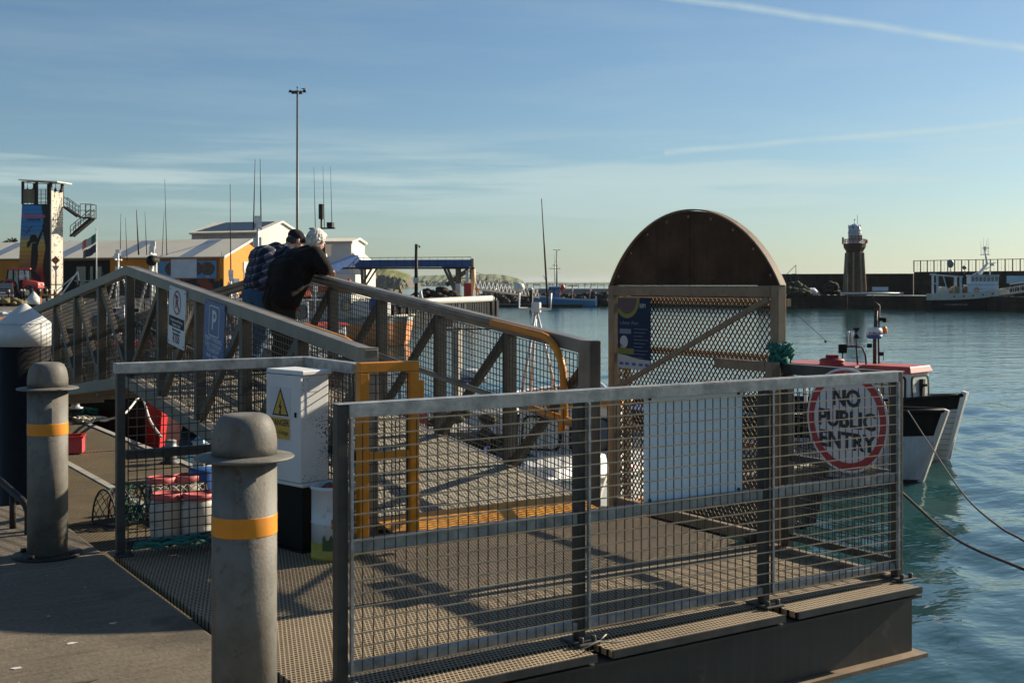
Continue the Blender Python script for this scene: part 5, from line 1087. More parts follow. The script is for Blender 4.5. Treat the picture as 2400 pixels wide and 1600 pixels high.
# left-hand cluster alongside the pontoon
def small_boat(label, x, y, rz, L, B, col, band, roof, wh=True, seed=1, mast=2.6, low=None, bow_m=None):
    q = random.Random(seed); t = thing('fishing_boat', label, 'fishing boat', (x,y,WATER), rz, 'boats in the harbour')
    hull_part(t, L, B, 0.95, 1.3, 0.5, low or DARK, col, band, rake=0.45, rail=BLACK, bul=0.3, bow_m=bow_m)
    if wh: wheelhouse(t, L*0.52, L*0.72, B*0.62, 0.75, 1.45, WHITE, roof, 0.1, 2, 2, 0.42, 0.1, 0.08)
    if mast:
        zb = 2.2 if wh else 0.8; xm = L*0.6; mb = MB(); mb.tube([(xm,0,zb),(xm,0,zb+mast)],0.035,8); mb.beam((xm,-0.5,zb+mast*0.7),(xm,0.5,zb+mast*0.7),0.05,0.05); mb.cbox((xm,0.0,zb+mast),(0.14,0.14,0.18)); mb.build('mast', STEELW, t)
        for k in range(2): y_ = -0.45+0.9*k; whip(t,(xm,y_,zb+mast*0.7),(xm+q.uniform(-.1,.1),y_+q.uniform(-.15,.15),zb+mast*0.7+q.uniform(0.7,1.3)),0.010,DARK)
        lamp(t,(xm-0.1,-0.25,zb+mast*0.72),(-1,0,0),0.11); lamp(t,(xm-0.1,0.25,zb+mast*0.72),(-1,0,0),0.11)
    mb = MB(); g = L*0.12
    for y_ in (-B*0.38,B*0.38): mb.tube([(g,y_,0.6),(g,y_,2.3)],0.04,6)
    mb.tube([(g,-B*0.38,2.3),(g,B*0.38,2.3)],0.04,6); mb.build('stern_gantry', STEELW, t)
    for k in range(5): buoy(t,(L*(0.15+0.09*k),q.uniform(-B*.4,B*.4),0.95+q.uniform(0,.3)),0.2,q.choice([ORANGE,RED,WHITE,TEAL,BLUE,LTBLUE]))
    mb = MB()
    for k in range(3):
        x0 = L*(0.16+0.11*k); y0 = q.uniform(-B*0.35,0); mb.use(q.choice([WHITE,BLUE,NETG,RED,PALEC])); mb.cbox((x0,y0,0.85),(0.6,0.7,0.4),q.uniform(-.3,.3))
    mb.build('fish_boxes', None, t); return t
mbm = mat('shaded_red_hull',(0.035,0.008,0.008),0.4,0,0.2,2.0)  # red hull side darkened in colour to stand for its shade
bR = small_boat('dark red boat, hull shade and sunlit bow painted in, moored against the pontoon', 7.25, 31.4, R(-92), 7.2, 2.6, mbm, BLACK, RED, True, 3, 1.0, DIRTYW, mat('sunlit_bow_red',(0.50,0.02,0.02),0.45))  # brighter red at the stem paints in the sun on the bow
text('name_lettering','W. DINN',0.22,(5.2,-1.16,0.80),WHITE,bR,rot=ROTF)
small_boat('blue fishing boat with a lamp-hung mast frame, just outside the red-bowed boat', 10.2, 33.0, R(-88), 6.8, 2.5, BLUE, WHITE, WHITE, True, 5, 1.4)
small_boat('white fishing boat with a teal band, second along the pontoon', 7.4, 44.5, R(-90), 7.5, 2.7, DIRTYW, TEAL, BLUE, True, 7, 0)
small_boat('orange and grey fishing boat, furthest along the pontoon', 7.6, 54.0, R(-90), 7.0, 2.6, ORANGE, PALEC, ORANGE, True, 9, 0)
small_boat('open grey boat piled with boxes, lying outside the blue fishing boat', 12.9, 36.5, R(-85), 5.4, 2.3, PALEC, BLACK, WHITE, False, 11, 0)
small_boat('white motor boat with twin aerials, outside the open grey boat', 15.6, 41.0, R(-86), 7.0, 2.6, CLEANW, BLUE, RED, True, 13, 1.2)
#small_boat('green-banded pot boat beside the white motor boat', 12.5, 42.5, R(-94), 7.2, 2.6, DIRTYW, mat('green_paint',(0.05,0.25,0.17),0.5), WHITE, True, 15, 3.0)
small_boat('red fishing boat lying against the land wall', 9.0, 64.0, R(-70), 7.2, 2.6, RED, WHITE, WHITE, True, 19, 0)
# tall aerials and masts that stand above the gangway on the left: a lattice mast with white stays, and a lamp frame
def mast_boat(label, px, Y, ptop, head, L=8.0, seed=1, whips=(), frame=False, col=None):
    X = (px-1200)/F*Y; t = boat('fishing_boat', label, X, Y, head); q = random.Random(seed)
    t.location = W(X,Y,WATER) - Matrix.Rotation(YAW+R(head),3,'Z') @ Vector((L*0.5,0,0))
    hull_part(t, L, 2.9, 1.0, 1.4, 0.6, DARK, col or DIRTYW, BLACK, rake=0.45, rail=BLACK, bul=0.3)
    wheelhouse(t, L*0.45, L*0.66, 1.9, 0.8, 1.5, WHITE, WHITE, 0.1, 2, 2, 0.4, 0.1, 0.08)
    zt = zof(ptop, Y)-WATER; zb = 2.39
    tripod(t,(L*0.5,0,zb),(zt-zb)*0.75,0.75,0.05); mb = MB(); mb.tube([(L*0.5,0,zb),(L*0.5,0,zt)],0.05,8)
    mb.beam((L*0.5,-0.7,zt-0.35),(L*0.5,0.7,zt-0.35),0.07,0.07); mb.cbox((L*0.5,0,zt),(0.22,0.22,0.3)); mb.cbox((L*0.5,0.3,zt-0.2),(0.2,0.2,0.3)); mb.cbox((L*0.5,-0.15,zt-0.9),(0.3,0.3,0.4)); mb.build('mast', STEELW, t)
    for (dx, top, r) in whips:
        Mi = Matrix.Rotation(-(YAW+R(head)),3,'Z'); v = Mi @ (W(dx/F*Y,0,0)); w0 = Vector((L*0.5,0,0))+v; z1 = zof(top,Y)-WATER; whip(t,(w0.x,w0.y,zt-0.4),(w0.x+q.uniform(-.1,.1),w0.y,z1),r,DARK)
    if frame:
        mb = MB(); f = L*0.5
        for s in (-1,1): mb.tube([(f,s*0.75,zb-0.1),(f,s*0.35,zt-1.0)],0.045,6)
        mb.beam((f,-1.0,zt-0.36),(f,1.0,zt-0.36),0.08,0.08); mb.build('lamp_frame', STEELW, t)
        for s in (-1,1):
            m2 = MB(); m2.use(BLACK).lathe([(0.05,-0.12),(0.22,0.05),(0.23,0.09),(0,0.09)],16); l_ = m2.build('deck_lamp', None, t); l_.location = (f,s*0.45,zt-0.65); l_.rotation_euler = (R(90),0,0)
    for k in range(4): buoy(t,(L*(0.12+0.08*k),q.uniform(-1,1),1.05),0.22,q.choice([ORANGE,RED,TEAL]))
    return t
mast_boat('boat with a tall lattice mast and two long whip aerials before the orange gable', 604, 48.0, 515, 200, 8.0, 21, ((-10,373,0.028),(8,373,0.028)))
mast_boat('boat carrying two round deck lamps on a mast frame before the warehouse', 358, 50.0, 575, 190, 7.6, 23, ((33,420,0.02),(-33,492,0.035),(-14,496,0.02),(22,495,0.018)), True, BLUE)
mast_boat('boat with a forked masthead and two slim aerials left of the lamp frame', 277, 60.0, 592, 185, 7.6, 25, ((5,501,0.024),(21,510,0.022)))
mast_boat('fishing boat with a single very tall dark whip aerial', 541, 56.0, 640, 195, 7.2, 27, ((0,431,0.035),), False, RED)
# ---- the trawler at the far pier
bT = boat('large_trawler','big black-hulled trawler with a white wheelhouse, lying at the far pier', (2178-1200)/F*164, 164.0, -9.0); bT.scale = (0.68,)*3
hull_part(bT, 21.0, 6.4, 2.2, 4.6, 1.5, mat('blue_boot_top',(0.03,0.09,0.28),0.5), mat('trawler_black',(0.008,0.007,0.007),0.6,spec=0.2), mat('trawler_black_upper',(0.009,0.008,0.008),0.6,spec=0.2), rake=1.8, rail=DIRTYW, full=0.6, stern=0.86, band=0.9, bul=0.2)
mb = MB(); DX = [-0.05,2,4,6,8,10,12]; 
for s in (1,-1):
    b = len(mb.v)
    for k, x in enumerate(DX):
        yy = s*(6.4/2*(0.86+0.14*math.sin(min(1,(x/21.0)/0.6*1.05)*PI/2))+0.03); zz = 2.24+2.4*(x/21.0)**2.1 if x > 0 else 2.24
        for dz in (-0.15,1.15): mb.v.append(Vector((x,yy,zz+dz)))
    for k in range(len(DX)-1): mb.face((b+2*k,b+2*k+2,b+2*k+3,b+2*k+1))
b = len(mb.v); mb.v += [Vector((-0.06,2.78,2.05)),Vector((-0.06,-2.78,2.05)),Vector((-0.06,-2.78,3.4)),Vector((-0.06,2.78,3.4))]; mb.face((b,b+1,b+2,b+3))
o_ = mb.build('stern_bulwark', DIRTYW, bT); so = o_.modifiers.new('thick','SOLIDIFY'); so.thickness = 0.06
wheelhouse(bT, 7.0, 12.8, 4.6, 2.9, 2.3, LTBLUE if False else mat('pale_blue_white',(0.55,0.62,0.68),0.45,0,0.12,2.0), WHITE, 0.0, 1, 1, 0.01, 0.0, 0.03)
wheelhouse(bT, 7.6, 12.8, 4.0, 5.25, 1.7, mat('pale_blue_white',(0.55,0.62,0.68)), mat('pale_blue_roof',(0.50,0.58,0.66),0.5), -0.06, 5, 7, 0.52, 0.2, 0.22)
mb = MB(); mb.box((6.9,-2.05,5.215),(12.9,2.05,5.245)); mb.build('blue_line', BLUE, bT)
text('name_lettering','A LA GARDE DE DIEU',0.34,(10.9,-2.16,7.06),INK,bT,rot=ROTF); text('name_lettering','A LA GARDE DE DIEU',0.45,(4.6,-3.22,1.25),PALEC,bT,rot=ROTF); text('registration','W 275',0.7,(14.6,-3.30,2.75),CLEANW,bT,rot=ROTF)
mb = MB()
for y in (-2.4,2.4): mb.beam((1.1,y,2.3),(1.1,y,7.2),0.36,0.4); mb.beam((5.6,y,2.6),(5.6,y,6.8),0.4,0.4)
mb.beam((0.7,-2.4,7.3),(0.7,2.4,7.3),0.4,0.3); mb.beam((1.0,-2.4,7.2),(6.0,-2.4,6.8),0.2,0.2); mb.beam((1.0,2.4,7.2),(6.0,2.4,6.8),0.2,0.2); mb.beam((2.2,-2.4,7.1),(3.4,-2.4,2.6),0.16,0.16); mb.beam((4.4,-2.4,6.9),(4.2,-2.4,2.8),0.14,0.14); mb.beam((1.1,-2.3,5.4),(1.1,2.3,5.4),0.22,0.22); mb.build('stern_gantry', mat('pale_blue_steel',(0.45,0.53,0.60),0.5,0,0.2,2.0,streak=0.3), bT)
NDR = mat('rust_orange_net',(0.40,0.17,0.04),0.9,0,0.35,3.0,bump=0.7,bscale=8)
for x, r, m_ in ((2.6,0.95,DIRTYW),(5.0,1.0,mat('tan_net',(0.32,0.26,0.14),0.9,0,0.3,3.0,bump=0.6,bscale=8)),(7.3,1.0,NDR)):
    mb = MB(); mb.tube([(x,-1.7,3.9),(x,1.7,3.9)],r,18); d_ = mb.build('net_drum', m_, bT)
mb = MB(); mb.tube([(3.6,-2.45,7.4),(3.6,-2.45,8.6)],0.08,8); mb.ell((3.6,-2.45,9.4),(0.68,0.68,0.85),14,10); mb.build('satellite_dome', mat('grey_dome',(0.16,0.17,0.19),0.5), bT); mb = MB(); mb.tube([(6.3,-2.3,7.3),(6.3,-2.3,8.2)],0.07,8); mb.ell((6.3,-2.3,8.6),0.42,12,8); mb.build('satellite_dome', mat('grey_dome',(0.16,0.17,0.19),0.5), bT)
mb = MB(); mb.tube([(9.6,0,7.3),(11.1,0,9.4),(10.7,0,12.2)],[0.42,0.25,0.14],8); mb.beam((9.8,0,11.2),(11.6,0,11.2),0.14,0.14); mb.beam((10.2,0,12.5),(11.5,0,12.5),0.16,0.16); mb.beam((10.9,0,9.4),(12.8,0,9.6),0.12,0.12); mb.cbox((12.1,0,9.2),(0.5,0.4,0.5)); mb.cbox((10.7,0,12.4),(0.3,0.3,0.9)); mb.tube([(8.4,0.2,7.2),(11.6,0.2,8.7)],0.13,6); mb.tube([(11.6,-.3,7.2),(11.6,-.3,8.9)],0.1,6); mb.build('mast', STEELW, bT)
for x in (10.0,10.5,11.1,11.4): whip(bT,(x,0,11.2),(x-0.1,0,14.2+x%1),0.04,DARK)
mb = MB()
for k in range(9): x = 14.4+k*0.85; z = 2.3+2.4*(x/21)**2.1; y = -3.2*max(0.02,1-max(0,(x/21.0-0.6)/0.4)**2.3); mb.beam((x,y,z),(x,y,z+1.0),0.07,0.07); mb.beam((x,-y,z),(x,-y,z+1.0),0.07,0.07)
for s in (1,-1): mb.tube([(14.4+k*0.85,s*3.2*max(0.02,1-max(0,((14.4+k*0.85)/21.0-0.6)/0.4)**2.3),3.3+2.4*((14.4+k*0.85)/21)**2.1) for k in range(9)],0.05,6)
mb.beam((15.2,-1.0,5.3),(21.5,0.3,6.1),0.16,0.2); mb.build('bow_rail', STEELW, bT)
mb = MB(); mb.cbox((13.6,-1.6,3.9),(2.2,1.6,0.9)); mb.build('deck_hatch', mat('cream_cover',(0.55,0.50,0.36),0.6), bT, bevel=0.2)
mb = MB(); ring(mb,0.30,0.48,-0.06,0.06,20); l_ = mb.build('life_ring', ORANGE, bT); l_.location = (8.6,-2.38,4.2); l_.rotation_euler = (R(90),0,0)
mb = MB()
for k in range(6): mb.lathe([(0.16,0),(0.16,0.05)],12,(0,0,0)); 
mb = MB()
for k in range(5):
    x = 4.2+1.8*k; z = 2.75+2.4*(x/21)**2.1; b = len(mb.v); mb.lathe([(0.17,0),(0.17,0.06)],12); y = -(6.4/2*(0.86+0.14*math.sin(min(1,(x/21.0)/0.6*1.05)*PI/2))+0.03)
    for i in range(b,len(mb.v)): p = mb.v[i]; mb.v[i] = Vector((x+p.x, y-p.z, z+p.y))
mb.build('scuppers', BLACK, bT)
# ---- the blue boat across the harbour
bU = boat('fishing_boat','blue fishing boat with a pale blue stern, moored below the breakwater', (1256-1200)/F*192, 190.0, 3)
t = bU; hull_part(t, 9.6, 3.4, 1.15, 1.9, 0.7, mat('steel_blue_low',(0.05,0.13,0.24),0.5), mat('steel_blue_hull',(0.06,0.20,0.36),0.45,0,0.15,1.5), mat('pale_blue_rail',(0.30,0.45,0.60),0.5), rake=0.3, rail=LTBLUE, stern=0.9, bul=0.4, band=0.88)
t.rotation_euler = (0,0,YAW+R(177)); t.location = W((1395-1200)/F*190, 190.0, WATER)
wheelhouse(t, 5.6, 7.6, 2.2, 1.1, 2.0, BLUE, LTBLUE, 0.1, 2, 2, 0.4, 0.15, 0.15)
mb = MB(); mb.tube([(6.4,0,3.2),(6.4,0,6.9)],0.09,8); mb.beam((5.5,0,6.1),(7.4,0,6.1),0.1,0.1); mb.beam((6.0,0,6.6),(6.8,0,6.6),0.1,0.1); mb.tube([(7.4,0,3.2),(8.2,0,5.0)],0.08,6); mb.build('mast', STEELW, t)
whip(t,(6.4,0,6.8),(6.4,0,8.6),0.04,DARK); buoy(t,(5.2,-0.5,3.0),0.5,RED)
mb = MB()
for y in (-1.3,1.3): mb.tube([(0.9,y,1.0),(0.7,y,3.2)],0.08,6)
mb.tube([(0.7,-1.3,3.2),(0.7,1.3,3.2)],0.08,6); mb.tube([(3.6,-1,1),(3.6,-1,3.4)],0.08,6); mb.tube([(2.6,-1,3.4),(4.4,-1,3.4)],0.08,6); mb.build('stern_gantry', mat('red_white_steel',(0.5,0.3,0.28),0.5), t)
mb = MB(); mb.box((-0.25,-1.5,0.2),(-0.03,-0.7,1.7)); mb.box((-0.25,0.6,0.2),(-0.03,1.4,1.7)); mb.build('stern_plates', LTBLUE, t)
# mooring lines on the right
rope('mooring_line',[at(2128,21.0,zof(962,21.0)),at(2190,16.0,zof(1058,16.0)),at(2262,12.4,zof(1162,12.4)),at(2340,10.4,zof(1232,10.4)),at(2412,9.2,zof(1275,9.2)),at(2600,7.0,zof(1420,7.0))],ROPED,'dark mooring line from the black and white bow, running out to the right',0.010)
pA = Vector((5.44,5.2,-0.2)); rope('mooring_line',[at(1990,9.0,zof(1040,9.0)),at(2115,10.2,zof(1155,10.2)),at(2240,9.5,zof(1262,9.5)),at(2410,8.0,zof(1338,8.0))],ROPED,'lower dark mooring line sagging towards the water on the right',0.012)
rope('hanging_rope',[at(1424,12.0,zof(1110,12.0)),at(1410,11.0,zof(1150,11.0)),at(1398,10.4,zof(1200,10.4))],ROPE,'pair of pale ropes hanging beside the brown gate',0.014)
rope('mooring_rope',[pon(236,992)+Vector((0,0,0.05)),at(290,21,zof(970,21)),at(330,24,zof(930,24)),at(352,22,zof(985,22)),pon(378,1052)+Vector((0,0,0.2))],mat('white_rope',(0.62,0.60,0.55),0.8),'white rope slung from the red bow to the near mooring post',0.02)
# ================================================================ the far shore: buildings, tower, conveyor, lamps, vehicles
LZ = 0.30
def corrugated(name, c0, c1, pitch_n, axis='x', streaks=None):
    m, t, b = newmat(name); tc = t.n('ShaderNodeTexCoord').outputs['Object']; s_ = t.n('ShaderNodeSeparateXYZ'); t.l(tc, s_.inputs[0])
    v = s_.outputs[0 if axis == 'x' else 1]
    wv = t.m('SINE', t.m('MULTIPLY', v, 2*PI/pitch_n))
    c = t.ramp(t.noise(t.mapv(tc,(0.7,0.7,0.2)), 0.8, 5.0, 0.65), [(0.3,c0),(0.7,c1)])
    if streaks: c = t.mix(t.m('MULTIPLY', t.ramp(t.noise(t.mapv(tc,(3,3,0.12)),1.3,4.0),[(0.52,(0,0,0)),(0.72,(1,1,1))]),0.6), c, streaks)
    t.l(c, b.inputs['Base Color']); b.inputs['Roughness'].default_value = 0.6
    t.l(t.bump(wv, 0.5, 0.04), b.inputs['Normal']); return m
ROOF = corrugated('ribbed_white_roof',(0.76,0.67,0.50),(0.84,0.76,0.60),0.36); ROOFB = corrugated('ribbed_skylight',(0.20,0.25,0.32),(0.27,0.33,0.40),0.36)
OCH, t_, b_ = newmat('ochre_wall'); tc = t_.n('ShaderNodeTexCoord').outputs['Object']; s_ = t_.n('ShaderNodeSeparateXYZ'); t_.l(tc, s_.inputs[0])
n_ = t_.noise(tc, 0.45, 5.0, 0.6); edge = t_.m('ADD', s_.outputs[2], t_.m('MULTIPLY', t_.m('SUBTRACT', n_, 0.5), 3.4))
mural = t_.ramp(t_.noise(t_.mapv(tc,(1,1,1),loc=(4,2,9)),0.7,3.0), [(0.40,(0.012,0.012,0.012)),(0.55,(0.02,0.018,0.016)),(0.60,(0.22,0.05,0.02))])
t_.l(t_.mix(t_.ramp(t_.m('MULTIPLY',edge,0.2), [(0.36,(0,0,0)),(0.40,(1,1,1))]), mural, t_.ramp(n_,[(0.3,(0.50,0.17,0.008)),(0.7,(0.62,0.24,0.014))])), b_.inputs['Base Color']); b_.inputs['Roughness'].default_value = 0.75
OCHG = mat('bright_ochre_gable',(0.68,0.27,0.012),0.7,0,0.12,0.6,spots=0.05,spotcol=(0.2,0.1,0.04))
# ---- long orange warehouse with a ribbed roof; local x along the front wall to the left end, y to the back
wl = at(523,120,LZ); wr_dir = W(-30.8,12.0).normalized(); L = 62.0; D = 9.6; EV = 4.55-LZ; RI = 6.35-LZ
wh_ = thing('warehouse','long ochre warehouse with a ribbed white roof and a bright gable end','building', wl, math.atan2(wr_dir.y, wr_dir.x)+PI)
# local frame: x from -L (far left) to 0 (gable corner), y away from the camera
mb = MB(); mb.box((-L,0,-0.3),(-0.02,D,EV-0.02)); mb.build('wall', OCH, wh_)
mb = MB(); mb.prism([(0.0,-0.3),(D,-0.3),(D,EV-0.02),(D/2,RI-0.05),(0,EV-0.02)],(-0.018,0,0),(0,1,0),(0,0,1),(0.10,0,0)); mb.build('gable', OCHG, wh_)
def roofslab(mb, x0, x1, th, lift=0.0):
    for s in (0,1):
        y0, y1 = (-0.45,D/2) if s == 0 else (D+0.45,D/2); sl = (RI-EV)/(D/2); z0 = EV-0.45*sl+lift; z1 = RI+lift
        mb.add([(x0,y0,z0),(x1,y0,z0),(x1,y1,z1),(x0,y1,z1),(x0,y0,z0+th),(x1,y0,z0+th),(x1,y1,z1+th),(x0,y1,z1+th)],[(0,3,2,1),(4,5,6,7),(0,1,5,4),(1,2,6,5),(2,3,7,6),(3,0,4,7)])
mb = MB(); roofslab(mb,-L-0.3,0.5,0.10); mb.build('roof', ROOF, wh_)
for x in (-50,-40.5,-31,-21.5,-13.5,-5.0):
    mb = MB(); sl = (RI-EV)/(D/2); z0 = EV-0.44*sl+0.108; mb.add([(x,-0.44,z0),(x+1.7,-0.44,z0),(x+1.7,D/2-.2,RI+0.108-.2*sl),(x,D/2-.2,RI+0.108-.2*sl)],[(0,1,2,3)]); mb.build('skylight', ROOFB, wh_)
mb = MB(); mb.beam((0.42,-0.47,EV-0.16),(0.42,D/2,RI+0.02),0.1,0.26); mb.beam((0.42,D+0.47,EV-0.16),(0.42,D/2,RI+0.02),0.1,0.26); mb.build('barge_board', WHITE, wh_)
mb = MB(); mb.box((0.084,3.4,2.75),(0.16,D-0.3,3.7)); mb.build('fascia_sign', WHITE, wh_)
for y0, y1 in ((3.5,5.9),(6.4,8.9)):
    mb = MB(); mb.box((0.084,y0,1.0),(0.13,y1,2.7)); f = mb.build('window', WHITE, wh_); mb = MB()
    for k in range(4): mb.box((0.131,y0+0.08+k*(y1-y0)/4,1.1),(0.145,y0-0.06+(k+1)*(y1-y0)/4,2.6))
    mb.build('pane', GLASS, f)
mb = MB(); mb.box((-L,-0.06,EV-0.22),(0,-0.002,EV-0.05)); mb.build('gutter', mat('dark_ochre_trim',(0.25,0.10,0.02),0.7), wh_)
def wpx(px):  # along the front wall where the picture column px meets it
    tt = (px-1200)/F; X0, Y0 = (523-1200)/F*120, 120.0; d = (-30.8/33.06,12/33.06)
    return -((tt*Y0-X0)/(d[0]-tt*d[1]))
PBL = mat('mural_blue',(0.05,0.24,0.45),0.5,0,0.25,1.2); PBR = mat('mural_brown',(0.09,0.05,0.04),0.6,0,0.6,3.0)
mb = MB(); mb.box((wpx(372),-0.09,2.0),(wpx(508),-0.061,3.75)); mp = mb.build('mural_board', PBL, wh_); mb = MB()
for px in (404,430,460,488): x = wpx(px); mb.ell((x,-0.10,2.95),(0.85,0.03,0.7),16,8)
mb.build('mural_pictures', PBR, wh_);  text('mural_lettering','SLIP',0.28,(wpx(488),-0.112,2.2),WHITE,wh_,rot=ROTF); text('mural_lettering','SAIL',0.28,(wpx(404),-0.112,2.2),WHITE,wh_,rot=ROTF)
mb = MB(); mb.box((wpx(370)-.2,-0.085,1.9),(wpx(510)+.1,-0.062,1.995)); mb.box((wpx(370)-.2,-0.085,3.755),(wpx(510)+.1,-0.062,3.9)); mb.box((wpx(508)+.002,-0.085,1.996),(wpx(510)+.1,-0.062,3.754)); mb.build('mural_edge', mat('brick_red_edge',(0.28,0.07,0.03),0.7), wh_)
mb = MB(); mb.box((wpx(403),-0.16,2.02),(wpx(463),-0.115,3.95)); mb.build('white_board', mat('streaked_white_board',(0.55,0.60,0.66),0.6,0,0.1,1.0,streak=0.35,spotcol=(0.3,0.3,0.33)), wh_)
for px0, px1 in ((178,205),(210,222),(226,242)):
    mb = MB(); mb.box((wpx(px0),-0.08,1.1),(wpx(px1),-0.02,3.4)); f = mb.build('window', BLACK, wh_); mb = MB(); mb.box((wpx(px0)+.15,-0.095,1.25),(wpx(px1)-.15,-0.081,3.25)); mb.build('pane', GLASS, f)
mb = MB(); mb.box((wpx(150),-0.05,-0.2),(wpx(258),-0.021,3.9)); mb.build('dark_shopfront', BLACK, wh_)
mb = MB(); mb.ell((0.10,1.6,1.4),(0.03,1.0,0.45),14,8); mb.build('graffiti', mat('pink_graffiti',(0.62,0.16,0.14),0.6,0,0.5,3.0), wh_)
mb = MB(); mb.prism([(0,0),(1.2,1.1),(1.6,2.0),(2.3,1.2),(3.2,1.5),(4.4,0.9),(4.0,0)],(0.085,4.0,-0.2),(0,1,0),(0,0,1),(0.02,0,0)); mb.build('mural_grey_shape', mat('mural_grey',(0.4,0.4,0.42),0.7,0,0.3,1.0), wh_)
# ---- grey and white sheds behind
CLAD = corrugated('grey_ribbed_cladding',(0.20,0.22,0.24),(0.30,0.32,0.34),0.5); CLADW = corrugated('stained_pale_cladding',(0.56,0.54,0.47),(0.70,0.68,0.60),0.45,'y',(0.30,0.26,0.18))
def shed(label, px, Y, zr, ze, Lx, Dy, yaw, wallm, gablem, roofm, extra=0.0, name='shed'):
    t = thing(name, label, 'building', at(px,Y,LZ), YAW+R(yaw)); ze -= LZ; zr -= LZ
    mb = MB(); mb.box((-Lx,0,-0.4),(-0.02,Dy,ze-0.02)); mb.build('wall', wallm, t)
    mb = MB(); mb.prism([(0,-0.4),(Dy,-0.4),(Dy,ze-.02),(Dy/2,zr-.05),(0,ze-.02)],(-0.018,0,0),(0,1,0),(0,0,1),(0.12,0,0)); mb.build('gable', gablem, t)
    mb = MB(); sl = (zr-ze)/(Dy/2)
    for s in (0,1):
        y0 = -0.4 if s == 0 else Dy+0.4; z0 = ze-0.4*sl; mb.add([(-Lx-.2,y0,z0),(0.35,y0,z0),(0.35,Dy/2,zr),(-Lx-.2,Dy/2,zr),(-Lx-.2,y0,z0+.12),(0.35,y0,z0+.12),(0.35,Dy/2,zr+.12),(-Lx-.2,Dy/2,zr+.12)],[(0,3,2,1),(4,5,6,7),(0,1,5,4),(1,2,6,5),(2,3,7,6),(3,0,4,7)])
    mb.build('roof', roofm, t)
    mb = MB(); mb.beam((0.30,-0.42,ze-.4*sl-.05),(0.30,Dy/2,zr+0.03),0.14,0.3); mb.beam((0.30,Dy+0.42,ze-.4*sl-.05),(0.30,Dy/2,zr+.03),0.14,0.3); mb.build('barge_board', WHITE, t)
    mb = MB(); mb.box((-Lx,-0.5,ze-.5*sl-.10),(0.3,-0.38,ze-.4*sl+.02)); mb.build('gutter', PALEC, t); return t
t = shed('grey shed with a dark solar-panelled roof and pale ribbed gable, behind the warehouse', 605,158, zof(519,162), zof(543,158), 10.5, 11.0, -21, CLAD, CLADW, ROOF)
RS = zof(519,162)-LZ; ES = zof(543,158)-LZ; sl = (RS-ES)/5.5; mb = MB(); mb.add([(-9.9,0.35,ES+.35*sl+.16),(-0.6,0.35,ES+.35*sl+.16),(-0.6,5.2,RS-.3*sl+.16),(-8.6,5.2,RS-.3*sl+.16)],[(0,1,2,3)]); so = mb.build('solar_panels', mat('solar_black',(0.02,0.022,0.03),0.3), t)
t = shed('white ice plant building with grey cladding, above the men on the gangway', 822,150, zof(561,154), zof(566,150), 7.0, 5.0, -12, mat('pale_grey_render',(0.50,0.52,0.52),0.7,0,0.1,0.6,streak=0.4,spotcol=(0.3,0.28,0.25)), mat('cream_render',(0.66,0.63,0.54),0.7,0,0.1,0.6), ROOF, name='ice_plant')
mb = MB(); mb.prism([(-0.3,0),(5.6,0),(5.6,0.3),(4.6,4.4),(3.4,5.3),(-0.3,5.3)],(0.12,0.4,-0.4),(1,0,0),(0,0,1),(0,4.0,0)); 
mb = MB(); mb.prism([(0,-0.4),(1.6,-0.4),(1.6,4.1),(0,5.4)],(0.13,0.2,0),(1,0,0),(0,0,1),(0,4.4,0)); mb.build('lean_to', mat('cream_render',(0.66,0.63,0.54)), t)
mb = MB(); mb.box((-4.2,-2.2,-0.4),(1.4,-0.05,2.6)); mb.box((-2.3,-2.22,-.3),(-2.2,-2.19,2.5)); mb.build('white_container', mat('cream_render',(0.66,0.63,0.54)), t)
# ---- blue conveyor bridge to the jetty tower
cv = thing('conveyor_bridge','long blue covered conveyor carried on steel trestles out to the jetty tower','conveyor', at(838,135,0)); cv.rotation_euler = (0,0,YAW)
def c_(px, py, Y): v = at(px,Y,zof(py,Y)) - cv.location; return Matrix.Rotation(-YAW,3,'Z') @ v
mb = MB(); mb.beam(c_(833,618,136),c_(1104,617,138),1.3,0.82); mb.build('blue_gallery', mat('conveyor_blue',(0.03,0.10,0.30),0.5,0,0.25,1.5), cv)
mb = MB(); mb.beam(c_(770,631,133),c_(834,607,135.8),1.2,0.9); mb.build('sloping_gallery', mat('conveyor_blue',(0.03,0.10,0.30)), cv)
mb = MB(); mb.beam(c_(780,628.5,134),c_(1110,628.5,137.8),1.1,0.18); mb.build('lower_girder', DARK, cv)
mb = MB(); mb.beam(c_(833,604,135.2),c_(1104,602.5,137.2),0.06,0.06)
for k in range(15): px = 833+k*19.3; mb.beam(c_(px,606 if px > 820 else 606,135.3+k*.13),c_(px,602.5,135.3+k*.13),0.05,0.05); mb.beam(c_(px,608,135.3+k*.13),c_(px,626,135.3+k*.13),0.07,0.07)
mb.build('walkway_rail', GALV, cv)
LEG = mat('brown_trestle_steel',(0.13,0.105,0.08),0.6,0.1,0.3,2.0)
for a, b_, w_ in (((1042,630,137),(1070,692,137),0.3),((1050,630,137),(1074,690,137.8),0.22),((1098,632,138),(1046,668,138),0.5),((1072,630,137.6),(1072,698,137.6),0.42),((1078,630,138.4),(1078,698,138.4),0.3),((872,628,135),(848,668,135),0.22),((884,628,135),(858,668,135),0.18),((848,628,134.5),(850,680,134.5),0.3),((856,628,135.5),(856,680,135.5),0.2),((872,628.5,135),(842,629,135),0.3),((1036,627,137.5),(1100,627,137.5),0.34)):
    mb = MB(); mb.beam(c_(*a),c_(*b_),w_,w_); mb.build('trestle_leg', LEG, cv)
